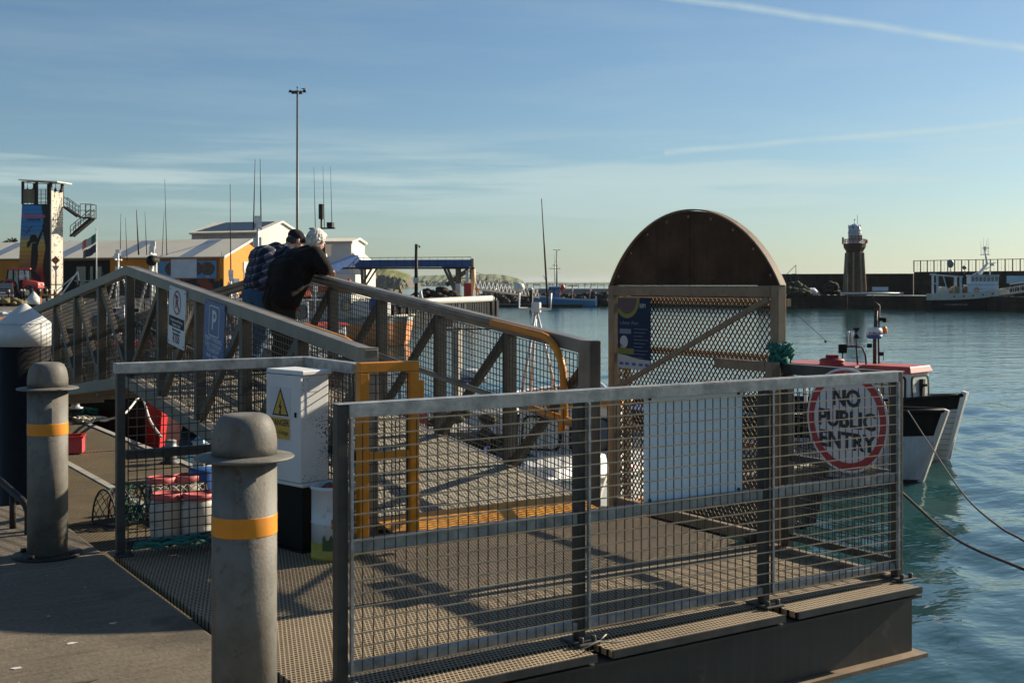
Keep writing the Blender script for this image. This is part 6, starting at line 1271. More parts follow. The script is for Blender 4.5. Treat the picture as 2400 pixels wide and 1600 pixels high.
mb = MB(); mb.beam(c_(1094,631,137.6),c_(1094,652,137.6),0.12,0.12); mb.beam(c_(1102,631,138.2),c_(1102,652,138.2),0.12,0.12); mb.beam(c_(1080,652,137.9),c_(1103,652,137.9),0.9,0.1); mb.build('service_landing', DARK, cv)
mb = MB(); mb.box(c_(1104,630,138.6),c_(1110.5,606,137.4)); mb.build('head_box', mat('tan_hopper',(0.36,0.27,0.17),0.6,0,0.25,2.0), cv)
mb = MB(); mb.tube([c_(1108,630,138),c_(1109,660,138),c_(1106,680,138),c_(1102,694,138)],[0.32,0.30,0.28,0.26],10); mb.build('discharge_hose', mat('pale_orange_hose',(0.62,0.42,0.22),0.6,0,0.2,3.0), cv)
t = thing('jetty_kiosk','white upright control box with a red lifebuoy panel under the conveyor tower','kiosk', at(1076,136,-0.15), YAW); mb = MB(); mb.box((-0.4,-0.3,0),(0.15,0.3,1.9)); mb.box((0.75,-0.2,0.0),(1.1,0.1,3.4)); mb.build('cabinet', WHITE, t); mb = MB(); mb.cbox((1.0,-0.35,1.2),(0.9,0.12,1.5)); mb.build('lifebuoy_panel', RED, t, bevel=0.1); mb = MB(); mb.box((0.4,-0.3,0),(1.8,0.2,0.35)); mb.build('plinth', YEL, t)
for px, Y, lab in ((936,112,'yellow steel frame beside the dark net mound on the jetty'),(1046,134,'yellow upright frame by the conveyor foot'),(1117,139,'yellow frame at the end of the jetty')):
    t = thing('yellow_frame', lab, 'frame', at(px,Y,-0.15), YAW); mb = MB()
    for x in (-0.5,0.0): mb.beam((x,0,0),(x,0,1.5),0.16,0.16)
    mb.beam((0.0,0,1.5),(0.6,0,0),0.16,0.16); mb.beam((-0.5,0,1.4),(0.0,0,1.4),0.14,0.14); mb.build('frame', YEL, t)
for px, Y in ((1005,119),(1022,124),(1032,128),(1060,130),(1080,133)):
    t = thing('kerb_barrier','low yellow and white barrier rail along the jetty edge','barrier', at(px,Y,-0.15), YAW, 'low barriers along the jetty edge'); mb = MB(); mb.box((-0.8,-0.05,0.30),(0.8,0.05,0.42))
    for x in (-0.7,0,0.7): mb.box((x-0.05,-0.05,0),(x+0.05,0.05,0.299))
    mb.build('rail', mat('yellowed_white',(0.62,0.50,0.22),0.5,0,0.4,2.0), t)
mb = MB(); mb.lathe([(0.35,0),(0.12,1.1),(0.05,1.2)],12); mb.lathe([(0.4,0),(0.4,0.08)],12,(0,0,0)); tag(mb.build('traffic_cone', WHITE, loc=at(986,117,-0.15)), 'single off-white cone standing on the jetty edge', 'cone')
# ---- truss link bridge from jetty to breakwater
lb = thing('link_bridge','dark sloping truss footbridge with pale V bracing, from the jetty tower down to the breakwater','bridge', at(1108,150,0)); o = at(1108,150,0)
A0, A1 = at(1108,146,zof(676,146)), at(1262,176,zof(697,176)); up = Vector((0,0,1.15)); mb = MB(); mb.use(DARK); mb.beam(A0,A1,0.4,0.25); mb.beam(A0+up,A1+up,0.16,0.16); mb.build('chords', None, lb, off=o)
mb = MB(); n = 17
for k in range(n):
    p = A0.lerp(A1,k/n); q_ = A0.lerp(A1,(k+0.5)/n)+up; r_ = A0.lerp(A1,(k+1)/n); mb.beam(p,q_,0.14,0.14)
    mb.beam(q_,r_,0.14,0.14)
mb.build('bracing', mat('pale_grey_steel',(0.45,0.45,0.43),0.5), lb, off=o)
mb = MB(); mb.beam(A0+up*1.0+Vector((0,0,.9)),A1.lerp(A0,0.5)+up+Vector((0,0,.5)),0.06,0.06)
for k in range(6): p = A0.lerp(A1,k/11)+up; mb.beam(p,p+Vector((0,0,0.9-0.07*k)),0.05,0.05)
mb.build('handrail', GALV, lb, off=o)
for px, Y in ((1160,158),(1245,170)):
    t = thing('guide_pile','slim dark mooring pile with a white cap below the link bridge','pile', at(px,Y,WATER), 0, 'capped mooring piles by the link bridge'); mb = MB(); zt = zof(675,Y)-WATER; mb.lathe([(0.28,-3),(0.28,zt-0.3)],14); mb.build('shaft', DARK, t); mb = MB(); mb.lathe([(0.3,zt-0.299),(0.3,zt-0.1),(0.05,zt+0.15)],14); mb.build('cap', WHITE, t)
mb = MB(); mb.box((-14,-1.5,-0.3),(9,1.5,0.45))
for k in range(10): mb.box((-13.7+2.4*k,-1.56,-0.2),(-13.3+2.4*k,-1.5,0.4))
tag(mb.build('landing_pontoon', DARK, loc=at(1230,188,WATER), rz=YAW+0.04), 'low dark landing pontoon below the rock armour, left of the blue boat', 'pontoon')
# ---- poles and lamps
t = thing('floodlight_mast','very tall slim mast with a cluster of floodlights, rising behind the two men','light mast', at(697,130,LZ), YAW); zt = zof(214,130)-LZ; MST = mat('mast_grey',(0.10,0.095,0.09),0.5,0.2)
mb = MB(); mb.lathe([(0.17,0),(0.17,3),(0.10,zt)],12); mb.build('pole', MST, t); mb = MB(); mb.beam((-0.65,0,zt),(0.65,0,zt),0.09,0.09); mb.beam((0,-0.5,zt),(0,0.5,zt),0.09,0.09); mb.tube([(0,0,zt),(0.0,0,zt+0.4)],0.045,6); mb.cbox((0,0,zt+0.42),(0.18,0.18,0.08)); mb.build('crossarm', MST, t)
for x, y, z in ((-0.75,0,-0.02),(-0.4,-0.3,-0.22),(0.4,-0.3,-0.24),(0.78,0,-0.02),(0.3,0.4,-0.1),(-0.3,0.4,-0.1)):
    mb = MB(); mb.add([(x+sx*0.2,y-0.16,zt+z-0.16) for sx in (-1,1)]+[(x+sx*0.2,y+0.16,zt+z-0.10) for sx in (1,-1)]+[(x+sx*0.12,y-0.1,zt+z+0.14) for sx in (-1,1)]+[(x+sx*0.12,y+0.1,zt+z+0.16) for sx in (1,-1)],[(0,3,2,1),(4,5,6,7),(0,1,5,4),(1,2,6,5),(2,3,7,6),(3,0,4,7)]); mb.build('floodlight', DARK, t)
gl = at(713,130,0); z0 = zof(212,130)
body = MB(); body.ell((0,0,0.10),(0.20,0.09,0.085),14,8); body.ell((0.17,0,0.20),(0.065,0.055,0.06),10,6); body.tube([(0.10,0,0.13),(0.17,0,0.20)],[0.07,0.05],8); body.tube([(0.22,0,0.20),(0.29,0,0.185)],[0.02,0.006],6)
for y in (-0.03,0.03): body.tube([(0.02,y,0.04),(0.02,y,-0.06)],0.012,5)
GW = mat('gull_white',(0.75,0.75,0.73),0.7); body.use(GW); body.mi = [0]*len(body.f); g = body.build('gull', None, loc=(gl.x,gl.y,z0+0.03), rz=YAW); tag(g, 'gull perched on the floodlight cluster', 'gull')
mb = MB(); mb.ell((-0.06,0,0.125),(0.20,0.098,0.075),12,7); mb.add([(-0.18,-0.06,0.13),(-0.18,0.06,0.13),(-0.42,0,0.17),(-0.2,0,0.19)],[(0,1,2),(0,2,3),(1,3,2),(0,3,1)]); mb.build('wings', mat('gull_slate',(0.05,0.05,0.055),0.7), g)
t = thing('camera_pole','black jetty pole with a small camera arm at its top','pole', at(975.5,112,-0.15), YAW); zt = zof(572,112)+0.15; mb = MB(); mb.lathe([(0.17,0),(0.17,2.4),(0.13,zt)],12); mb.build('pole', BLACK, t); mb = MB(); mb.beam((0,0,zt-0.12),(0.28,0,zt-0.12),0.06,0.06); mb.ell((0.30,0,zt-0.25),0.10,10,6); mb.build('camera', DARK, t); mb = MB(); mb.box((-0.26,-0.2,zof(663,112)+.15),(0.26,-0.175,zof(651,112)+.15)); mb.build('notice', WHITE, t)
t = thing('street_lamp','slim double-headed street lamp on the breakwater, behind the blue boat','street lamp', at(1305,204,0.03), YAW); zt = zof(586,204)-.03; mb = MB(); mb.lathe([(0.14,0),(0.08,zt)],10); mb.beam((-0.55,0,zt),(0.55,0,zt),0.07,0.05); mb.build('pole', GALV, t)
for s in (-1,1): mb = MB(); mb.cbox((s*0.42,0,zt+0.02),(0.34,0.2,0.1)); mb.build('lamp_head', GALV, t)
# ---- lighthouse
lt = thing('lighthouse','octagonal brown stone lighthouse with a white lantern and red gallery railing','lighthouse', at(2003,181,0.03), YAW); s = 181/F; zb = 0.03
def lz(py): return zof(py,181)-zb
STONE = masonry('lighthouse_stone', (0.085,0.055,0.034), (0.15,0.10,0.062), 0.9, 0.42, 0.03); mb = MB(); mb.lathe([(26*s,0),(24.5*s,lz(682)),(19.5*s,lz(590)),(21,0.0) if False else (19.5*s,lz(589)),(25*s,lz(580)),(26*s,lz(572)),(26.5*s,lz(571))],8,rot=R(22.5),smooth=False); mb.build('tower', STONE, lt)
for k in range(8):
    a = R(22.5+45*k); mb = MB(); mb.beam((25.6*s*math.cos(a),25.6*s*math.sin(a),0.02),(20.0*s*math.cos(a),20.0*s*math.sin(a),lz(592)),0.25,0.25); mb.build('corner_stones', mat('pale_quoins',(0.26,0.2,0.14),0.8,0,0.2,2.0), lt)
mb = MB(); n = 16
for k in range(n):
    a = 2*PI*k/n; a2 = 2*PI*(k+1)/n; r = 26*s; p = Vector((r*math.cos(a),r*math.sin(a),lz(571))); q_ = Vector((r*math.cos(a2),r*math.sin(a2),lz(571))); h = Vector((0,0,lz(561)-lz(571)))
    mb.beam(p,p+h,0.08,0.08); mb.beam(p+h,q_+h,0.08,0.08); mb.beam(p+h*0.5,q_+h*0.5,0.06,0.06)
mb.beam((-27.5*s,0,lz(572)),(-27.5*s,0,lz(556)),0.22,0.22); mb.cbox((27.5*s,0,lz(566)),(0.3,0.3,0.5)); mb.build('gallery_railing', mat('gallery_red',(0.36,0.05,0.04),0.5), lt)
mb = MB(); mb.lathe([(15*s,lz(571)),(15*s,lz(547))],12,smooth=False); mb.build('lantern_wall', mat('lantern_white',(0.48,0.52,0.58),0.6), lt); mb = MB(); mb.lathe([(15.9*s,lz(547)),(15.9*s,lz(544.5))],12); mb.build('cornice', DIRTYW, lt)
mb = MB()
for a in (-60,-100,-20,-140): a = R(a); mb.cbox((14.9*s*math.cos(a),14.9*s*math.sin(a),(lz(552)+lz(562))/2),(0.30,0.45,0.75),a)
mb.build('lantern_windows', GLASS, lt)
mb = MB(); mb.lathe([(14.5*s,lz(544.4)),(14.3*s,lz(538)),(12.5*s,lz(531)),(8*s,lz(527)),(3*s,lz(525)),(0.9*s,lz(524)),(0.9*s,lz(516)),(0,lz(515.8))],16); mb.build('dome', mat('dome_grey_white',(0.40,0.46,0.54),0.5), lt)
mb = MB(); mb.ell((0,0,lz(515)),0.11,8,6)
for k in range(6): a = R(60*k); mb.tube([(13.6*s*math.cos(a),13.6*s*math.sin(a),lz(536)),(13.6*s*math.cos(a),13.6*s*math.sin(a),lz(527))],0.08,6)
mb.tube([(6.5*s,0,lz(527)),(6.5*s,0,lz(504))],0.03,5); mb.build('finials', DARK, lt)
# ---- steps behind the gate on the sea wall
t = thing('wall_steps','dark steps with a handrail at the left end of the sea wall','steps', at(1862,183,0.03), YAW); mb = MB()
for k in range(8): mb.box((-0.2-0.35*k,-0.6,0),(0.15-0.35*k,0.6,3.3-0.4*k))
mb.build('treads', PIERC, t); mb = MB(); mb.beam((-2.6,-0.5,1.9),(0.1,-0.5,4.6),0.07,0.07); mb.beam((0.1,-0.5,3.3),(0.1,-0.5,4.6),0.07,0.07); mb.beam((-1.2,-0.5,2.2),(-1.2,-0.5,3.3),0.07,0.07); mb.build('handrail', DARK, t)
# ---- climbing tower
TY = 118.0
ct = thing('climbing_tower','tall climbing tower painted with a sunset mural, white climbing face and zigzag stairs','tower', at(118,TY,LZ), YAW+R(-10)); s = TY/F
SX = 0.82
def tz(py): return zof(py,TY)-LZ
# local: x to the right, y away; front faces: mural on -x/-y side, white climbing face on +x side
MUR, t_, b_ = newmat('sunset_mural'); tc = t_.n('ShaderNodeTexCoord').outputs['Object']; s_ = t_.n('ShaderNodeSeparateXYZ'); t_.l(tc, s_.inputs[0])
z_ = t_.m('DIVIDE', t_.m('ADD', s_.outputs[2], t_.m('MULTIPLY', t_.m('SUBTRACT', t_.noise(tc,0.6,3.0), 0.5), 1.2)), tz(480))
fr_ = t_.m('FRACT', t_.m('MULTIPLY', s_.outputs[2], 2.4))
t_.l(t_.mix(t_.m('MULTIPLY', t_.m('LESS_THAN', fr_, 0.12), 0.55), t_.ramp(z_, [(0.0,(0.16,0.005,0.005)),(0.28,(0.26,0.015,0.008)),(0.36,(0.38,0.13,0.02)),(0.52,(0.52,0.30,0.04)),(0.62,(0.45,0.36,0.12)),(0.70,(0.05,0.20,0.38)),(1.0,(0.035,0.22,0.52))]), (0.02,0.03,0.05)), b_.inputs['Base Color']); b_.inputs['Roughness'].default_value = 0.6
H1 = tz(478); TW = 2.2
mb = MB(); mb.add([(-3.55,0,0),(0,0,0),(0,TW,0),(-3.55,TW,0),(-3.05,0,H1),(0,0,H1),(0,TW,H1),(-3.05,TW,H1)],[(0,3,2,1),(4,5,6,7),(0,1,5,4),(1,2,6,5),(2,3,7,6),(3,0,4,7)]); mb.build('core', DARK, ct)
mb = MB(); mb.prism([(-3.53,0.1),(-0.75,0.1),(-0.55,1.5),(-0.8,3.2),(-0.5,5.0),(-0.85,7.2),(-0.7,H1*0.8),(-0.95,H1-0.1),(-3.03,H1-0.1)],(0,-0.01,0),(1,0,0),(0,0,1),(0,-0.06,0)); mb.build('mural_panel', MUR, ct)
CW = mat('climbing_wall_white',(0.52,0.47,0.38),0.7,0,0.2,1.0,streak=0.35,spotcol=(0.45,0.38,0.3)); mb = MB(); mb.box((0.01,-0.05,1.4),(0.14,TW*0.93,tz(447))); mb.box((0.01,0.0,0),(0.10,TW*0.9,1.3)); mb.build('climbing_panel', CW, ct)
mb = MB(); q = random.Random(8)
for k in range(60): mb = MB(); mb.ell((0.16,q.uniform(0.1,TW*0.9),q.uniform(1.5,tz(450))),(0.05,0.055,0.05),6,4); mb.build('climbing_hold', mat('climbing_holds',(0.13,0.10,0.08),0.7), ct)
FIG = mat('mural_silhouette',(0.012,0.01,0.009),0.7); mb = MB(); fx, fz = -1.9, 0.0
mb.prism([(-2.55,3.0),(-1.95,2.6),(-1.35,2.2),(-1.0,1.3),(-0.62,0.6),(-1.0,0.3),(-1.35,0.9),(-1.75,1.5),(-2.1,2.0),(-2.6,1.9),(-2.75,2.5)],(0,-0.072,0),(SX,0,0),(0,0,1),(0,-0.012,0))
mb.prism([(-2.55,3.0),(-2.45,4.6),(-2.35,5.4),(-1.85,5.5),(-1.5,6.1),(-1.15,6.6),(-0.95,6.9),(-0.85,6.7),(-1.1,6.2),(-1.4,5.6),(-1.6,5.1),(-1.55,4.2),(-1.7,3.2),(-1.95,2.7)],(0,-0.0721,0),(SX,0,0),(0,0,1),(0,-0.012,0)); mb.ell((-2.15*SX,-0.08,5.9),(0.42,0.012,0.42),16,8); mb.prism([(-2.5,5.9),(-3.0,5.5),(-3.05,5.0),(-2.7,5.1),(-2.4,5.5)],(0,-0.0722,0),(SX,0,0),(0,0,1),(0,-0.012,0)); mb.build('climber_silhouette', FIG, ct)
mb = MB()
for x, z in ((-2.3,6.9),(-2.5,6.55)): mb.prism([(-0.45,0.25),(-0.2,0.1),(0,-0.05),(0.2,0.15),(0.5,0.2),(0.1,-0.02),(0,-0.15),(-0.1,0.0)],(x,-0.073,z),(1,0,0),(0,0,1),(0,-0.01,0))
mb.build('painted_birds', FIG, ct)
text('mural_lettering','Dunmore',0.62,(-1.75,-0.075,tz(506)),mat('mural_pink',(0.55,0.10,0.10),0.6),ct,rot=ROTF,bold=0.025); text('mural_lettering','ADVENTURE',0.25,(-1.75,-0.078,tz(515)),BLACK,ct,rot=ROTF,bold=0.01)
Ht = tz(424)
for x in (-3.0,-1.5,0.0):
    for y in (0.05,TW-0.05): mb = MB(); mb.beam((x,y,H1),(x,y,Ht-0.05*(x+3.0)),0.28 if x == 0 else 0.2,0.22); mb.build('canopy_post', DARK, ct)
mb = MB(); mb.beam((-3.3,TW/2,Ht+0.15),(0.9,TW/2,Ht-0.12),TW+0.5,0.10); mb.build('canopy_roof', ROOF, ct)
mb = MB()
for z in (0.25,0.65,1.05,1.45,2.2):
    for y in (0.0,TW): mb.beam((-3.0,y,H1+z),(0,y,H1+z),0.06,0.06)
    mb.beam((-3.0,0,H1+z),(-3.0,TW,H1+z),0.06,0.06)
for k in range(7): mb.beam((-3.0+k*0.5,0,H1),(-3.0+k*0.5,0,H1+1.45),0.05,0.05)
mb.build('platform_rails', DARK, ct); mb = MB(); mb.box((-2.95,-0.05,H1+0.1),(-1.7,0.02,H1+1.5)); mb.build('rail_panel', mat('plywood_panel',(0.20,0.15,0.08),0.7,0,0.4,1.5), ct)
for y, x in ((0.5,-2.8),(0.4,-2.1),(0.6,0.2),(1.5,0.25)): mb = MB(); mb.ell((x,y,Ht-0.85),(0.14,0.14,0.22),10,6); mb.tube([(x,y,Ht-0.65),(x,y,Ht-0.2)],0.03,5); mb.build('belay_device', BLACK, ct)
def stair(name, p, q, n, w_, parent):
    mb = MB(); p = Vector(p); q = Vector(q); d = q-p; hv = Vector((d.x,d.y,0)).normalized(); sd_ = Vector((-hv.y,hv.x,0))
    for s in (-1,1): mb.beam(p+sd_*s*w_/2,q+sd_*s*w_/2,0.10,0.22); mb.beam(p+sd_*s*w_/2+Vector((0,0,1.0)),q+sd_*s*w_/2+Vector((0,0,1.0)),0.06,0.06); mb.beam(p+sd_*s*w_/2+Vector((0,0,0.5)),q+sd_*s*w_/2+Vector((0,0,0.5)),0.05,0.05)
    for k in range(n+1): c = p.lerp(q,k/n); mb.cbox(c,(0.3,w_*0.95,0.05),math.atan2(hv.y,hv.x))
    for k in range(0,n+1,3):
        for s in (-1,1): c = p.lerp(q,k/n)+sd_*s*w_/2; mb.beam(c,c+Vector((0,0,1.0)),0.05,0.05)
    return mb.build(name, DARK, parent)
# local direction that runs to the right in the photograph
rd = Vector((math.cos(R(10)), math.sin(R(10)), 0))
S0 = Vector((0.2,TW+0.2,0)); stair('stair_flight', S0+Vector((0,0,tz(482))), S0+rd*1.35+Vector((0,0,tz(505))), 7, 0.9, ct)
stair('stair_flight', S0+rd*2.0+Vector((0.3,0.9,tz(509))), S0+rd*-0.1+Vector((0.3,0.9,tz(551))), 12, 0.9, ct)
mb = MB(); c = S0+rd*1.95+Vector((0.15,0.4,tz(507))); mb.cbox(c,(1.15,1.7,0.10),R(10))
for dx in (-0.52,0,0.52):
    for dy in (-0.8,0.8): p = c+Matrix.Rotation(R(10),3,'Z')@Vector((dx,dy,0)); mb.beam(p,p+Vector((0,0,1.35)),0.06,0.06)
for z in (0.7,1.35):
    for a, b_ in (((-.52,-.8),(.52,-.8)),((.52,-.8),(.52,.8)),((-.52,.8),(.52,.8))): mb.beam(c+Matrix.Rotation(R(10),3,'Z')@Vector((*a,z)),c+Matrix.Rotation(R(10),3,'Z')@Vector((*b_,z)),0.05,0.05)
mb.build('stair_landing', DARK, ct)
# ---- flags
FG = thing('flag_pole','white flagpole flying a green white and orange tricolour above a darker flag','flagpole', at(226,118,LZ), YAW); zt = zof(538,118)-LZ; mb = MB(); mb.lathe([(0.07,0),(0.05,zt)],10); mb.ell((0,0,zt+0.05),0.09,8,6); mb.build('pole', STEELW, FG)
def flag(name, z0, cols, w_, h, dz, dx):
    mb = MB(); n = 12; k = 0
    for i in range(n+1):
        u = i/n; 
        for j in (0,1): mb.v.append(Vector((-0.08-u*w_*dx, 0.16*math.sin(u*7), z0-j*h-u*w_*dz+0.05*math.sin(u*9+j))))
    for i in range(n): mb.use(cols[min(len(cols)-1, i*len(cols)//n)]); mb.face((2*i,2*i+2,2*i+3,2*i+1))
    o_ = mb.build(name, None, FG); so = o_.modifiers.new('thick','SOLIDIFY'); so.thickness = 0.015; return o_
flag('tricolour', zt-0.4, [mat('flag_green',(0.03,0.16,0.06),0.7),mat('flag_white',(0.5,0.5,0.48),0.7),mat('flag_orange',(0.42,0.10,0.05),0.7)], 1.5, 0.85, 0.55, 0.9); flag('dark_flag', zt-1.45, [mat('flag_navy',(0.06,0.06,0.09),0.7,0,0.3,4.0)], 1.5, 0.8, 0.5, 0.85)
# ---- tractor
tr = thing('tractor','red tractor with a glazed cab parked in front of the climbing tower','tractor', at(56,115.2,LZ), YAW+R(-25)); 
mb = MB(); mb.prism([(0.2,0.9),(2.1,0.9),(2.25,1.0),(2.2,1.55),(0.2,1.85)],(0,-0.42,0),(1,0,0),(0,0,1),(0,0.84,0)); mb.build('bonnet', RED, tr, bevel=0.06)
mb = MB(); mb.add([(-1.5,-0.8,1.1),(0.2,-0.75,0.9),(0.2,0.75,0.9),(-1.5,0.8,1.1),(-1.3,-0.72,2.75),(0.0,-0.68,2.75),(0.0,0.68,2.75),(-1.3,0.72,2.75)],[(0,3,2,1),(4,5,6,7),(0,1,5,4),(1,2,6,5),(2,3,7,6),(3,0,4,7)]); cb = mb.build('cab', GLASS, tr)
mb = MB()
for a, b_ in (((-1.5,-0.81,1.1),(-1.3,-0.73,2.75)),((0.2,-0.76,0.9),(0.0,-0.69,2.75)),((0.2,0.76,0.9),(0.0,0.69,2.75)),((-1.5,0.81,1.1),(-1.3,0.73,2.75)),((-0.6,-0.8,1.0),(-0.6,-0.72,2.75))): mb.beam(a,b_,0.09,0.09)
mb.build('cab_frame', BLACK, cb); mb = MB(); mb.box((-1.45,-0.85,2.755),(0.2,0.85,2.93)); mb.build('cab_roof', RED, tr, bevel=0.05)
for x, r, w_ in ((-1.1,0.85,0.45),(1.55,0.58,0.32)):
    for s in (-1,1):
        wn = bpy.data.objects.new('wheel', None); COL.objects.link(wn); wn.parent = tr; wn.location = (x,s*0.85,r); mb = MB(); mb.tube([(0,-w_/2,0),(0,-w_/2+0.05,0),(0,w_/2-0.05,0),(0,w_/2,0)],[r*0.9,r,r,r*0.9],24); mb.build('tyre', RUBBER, wn); mb = MB(); mb.tube([(0,-w_/2-0.01,0),(0,w_/2+0.01,0)],r*0.5,16); mb.build('rim', DIRTYW if x > 0 else RED, wn)
        mb = MB(); mb.tube([(x+(r+.1)*math.cos(R(a)),s*0.85,r+(r+.1)*math.sin(R(a))) for a in range(20,165,16)],0.09 if x < 0 else 0.05,6); mb.build('mudguard', RED if x < 0 else BLACK, tr)
mb = MB(); mb.tube([(0.5,0.5,1.7),(0.5,0.5,2.9),(0.6,0.5,3.0)],0.05,8); mb.build('exhaust', DARK, tr); mb = MB(); mb.beam((0.15,-0.8,2.5),(0.3,-1.2,2.55),0.04,0.04); mb.box((0.27,-1.3,2.1),(0.33,-1.1,2.5)); mb.build('mirror', BLACK, tr)
for s in (-1,1): mb = MB(); mb.cbox((2.24,s*0.25,1.35),(0.06,0.2,0.14)); mb.build('headlight', CLEANW, tr)
mb = MB(); mb.beam((2.2,-0.5,0.6),(2.9,-0.5,0.9),0.1,0.12); mb.beam((2.2,0.5,0.6),(2.9,0.5,0.9),0.1,0.12); mb.build('front_linkage', DARK, tr)
# ---- parked estate car and a van behind it
def car(label, px, Y, rz, m, L=4.3, Wd=1.75, H=1.48, name='parked_car', cat='car'):
    t = thing(name, label, cat, at(px,Y,LZ), rz); mb = MB(); prof = [(-L/2,0.35),(L/2,0.35),(L/2,0.72),(L*0.30,0.92),(L*0.16,H-0.05),(-L*0.30,H),(-L*0.46,0.98),(-L/2,0.85)]; mb.prism(prof,(0,-Wd/2,0),(1,0,0),(0,0,1),(0,Wd,0)); mb.build('body', m, t, bevel=0.08)
    mb = MB(); mb.prism([(L*0.255,0.97),(L*0.15,H-0.12),(-L*0.28,H-0.08),(-L*0.40,0.97)],(0,-Wd/2-0.006,0),(1,0,0),(0,0,1),(0,Wd+0.012,0)); mb.build('side_windows', GLASS, t)
    mb = MB(); mb.add([(-L*0.462,-Wd*.42,1.0),(-L*0.462,Wd*.42,1.0),(-L*0.315,Wd*.38,H-.06),(-L*0.315,-Wd*.38,H-.06)],[(0,1,2,3)]); rw = mb.build('rear_window', GLASS, t); rw.location = (-0.035,0,0.01)
    for s in (-1,1): mb = MB(); mb.box((-L/2-0.02,s*Wd*.36-.13,0.62),(-L/2+.05,s*Wd*.36+.13,0.92)); mb.build('tail_light', RED, t)
    mb = MB(); mb.box((-L/2-0.012,-0.27,0.62),(-L/2,0.27,0.74)); mb.build('number_plate', CLEANW, t); mb = MB(); mb.box((-L/2-.08,-Wd/2+.02,0.32),(-L/2+.1,Wd/2-.02,0.52)); mb.build('bumper', PALEC, t, bevel=0.03)
    for x in (-L*0.3,L*0.31):
        for s in (-1,1):
            mb = MB(); mb.tube([(x,s*(Wd/2-.22),0.31),(x,s*(Wd/2+.01),0.31)],0.31,20); wv = mb.build('wheel', RUBBER, t); mb = MB(); mb.tube([(x,s*(Wd/2+.011),0.31),(x,s*(Wd/2+.02),0.31)],0.18,14); mb.build('rim', GALV, wv)
    return t
car('dark grey estate car seen from behind at the left edge', 0, 100, YAW+R(118), mat('car_dark_grey',(0.05,0.05,0.052),0.35,0.3))
car('white hatchback mostly cut off at the left edge, behind the dark estate car', -8, 112, YAW+R(100), CLEANW)
# ---- small posts along the kerb, signs, kerb line, trailer, bin
for px, py in ((21,705),(50,700),(57,699),(94,699),(110,698),(128,697)):
    Y = 88.0 if py > 702 else 98.0; t = thing('kerb_post','short black kerb post with a pale top, one of the row before the tractor','post', at(px,Y,LZ), 0, 'short black posts along the kerb'); mb = MB(); mb.lathe([(0.075,0),(0.075,0.78)],10); mb.build('shaft', BLACK, t); mb = MB(); mb.lathe([(0.077,0.781),(0.077,0.93),(0.04,0.97)],10); mb.build('pale_top', mat('cream_top',(0.6,0.55,0.4),0.5), t)
ys = thing('road_sign','black pole carrying an orange diamond roundabout sign over a white yield triangle','road sign', at(131,104,LZ), YAW); k_ = 104/F; mb = MB(); mb.lathe([(0.06,0),(0.06,zof(602,104)-LZ)],10); mb.build('pole', BLACK, ys)
zc = zof(610,104)-LZ; mb = MB(); r = 10.5*k_; mb.prism([(0,r),(r,0),(0,-r),(-r,0)],(0,-0.09,zc),(1,0,0),(0,0,1),(0,0.02,0)); mb.build('diamond_plate', ORANGE, ys)
mb = MB()
for k in range(3):
    a0 = 120*k; pts = [(0.18*math.cos(R(a0+10*i)),-0.10,zc+0.18*math.sin(R(a0+10*i))) for i in range(8)]; mb.tube(pts,0.022,5); e = Vector(pts[-1]); mb.ell(e,(0.05,0.01,0.05),6,4)
mb.build('arrow_ring', BLACK, ys)
zc = zof(629,104)-LZ; mb = MB(); mb.prism([(-8.6*k_,6*k_),(8.6*k_,6*k_),(0,-8*k_)],(0,-0.085,zc),(1,0,0),(0,0,1),(0,0.02,0)); mb.build('triangle_edge', RED, ys); mb = MB(); mb.prism([(-6.6*k_,4.9*k_),(6.6*k_,4.9*k_),(0,-5.6*k_)],(0,-0.09,zc),(1,0,0),(0,0,1),(0,0.02,0)); mb.build('triangle_face', WHITE, ys)
text('lettering','YIELD',0.12,(0,-0.095,zc+0.07),INK,ys,rot=ROTF)
for k, (px, py, Y) in enumerate(((0,0,0),)): pass
mb = MB(); mb.box((-9,-0.10,0),(3.2,0.10,0.13)); kb = mb.build('kerb', mat('pale_kerb',(0.55,0.48,0.33),0.7,0,0.2,2.0), loc=at(90,86,LZ), rz=YAW+R(10)); tag(kb, kind='structure')
t = thing('boat_trailer','silver boat trailer frame tilted up beside the climbing tower','trailer', at(160,100,LZ), YAW+R(20)); mb = MB()
for s in (-0.35,0.35): mb.beam((-0.8,s,0.1),(0.75,s,2.45),0.11,0.11)
for k in range(5): mb.beam((-0.6+0.3*k,-0.35,0.35+0.47*k),(-0.6+0.3*k,0.35,0.35+0.47*k),0.07,0.07)
mb.beam((-1.8,0,0.0),(0.7,0,2.3),0.07,0.07); mb.beam((1.1,0.3,0.1),(0.75,0.3,2.4),0.08,0.08); mb.build('frame', STEELW, t)
for s in (-1,1): mb = MB(); mb.tube([(-0.6,s*0.42,0.28),(-0.6,s*0.60,0.28)],0.28,16); mb.build('wheel', RUBBER, t)
t = thing('work_bench','green-topped market bench on dark legs before the warehouse','bench', at(205,98,LZ), YAW); mb = MB(); mb.box((-0.9,-0.5,1.62),(0.9,0.5,1.7)); mb.build('bench_top', mat('pale_green_top',(0.18,0.32,0.27),0.6), t); mb = MB()
for x in (-0.8,0.8): mb.beam((x,-0.4,0),(x,-0.4,1.62),0.1,0.1); mb.beam((x,0.4,0),(x,0.4,1.62),0.1,0.1)
mb.beam((-0.8,-0.4,0.2),(0.8,-0.4,1.4),0.07,0.07); mb.beam((-0.8,-0.4,1.4),(0.8,-0.4,0.2),0.07,0.07); mb.build('frame', BLACK, t)
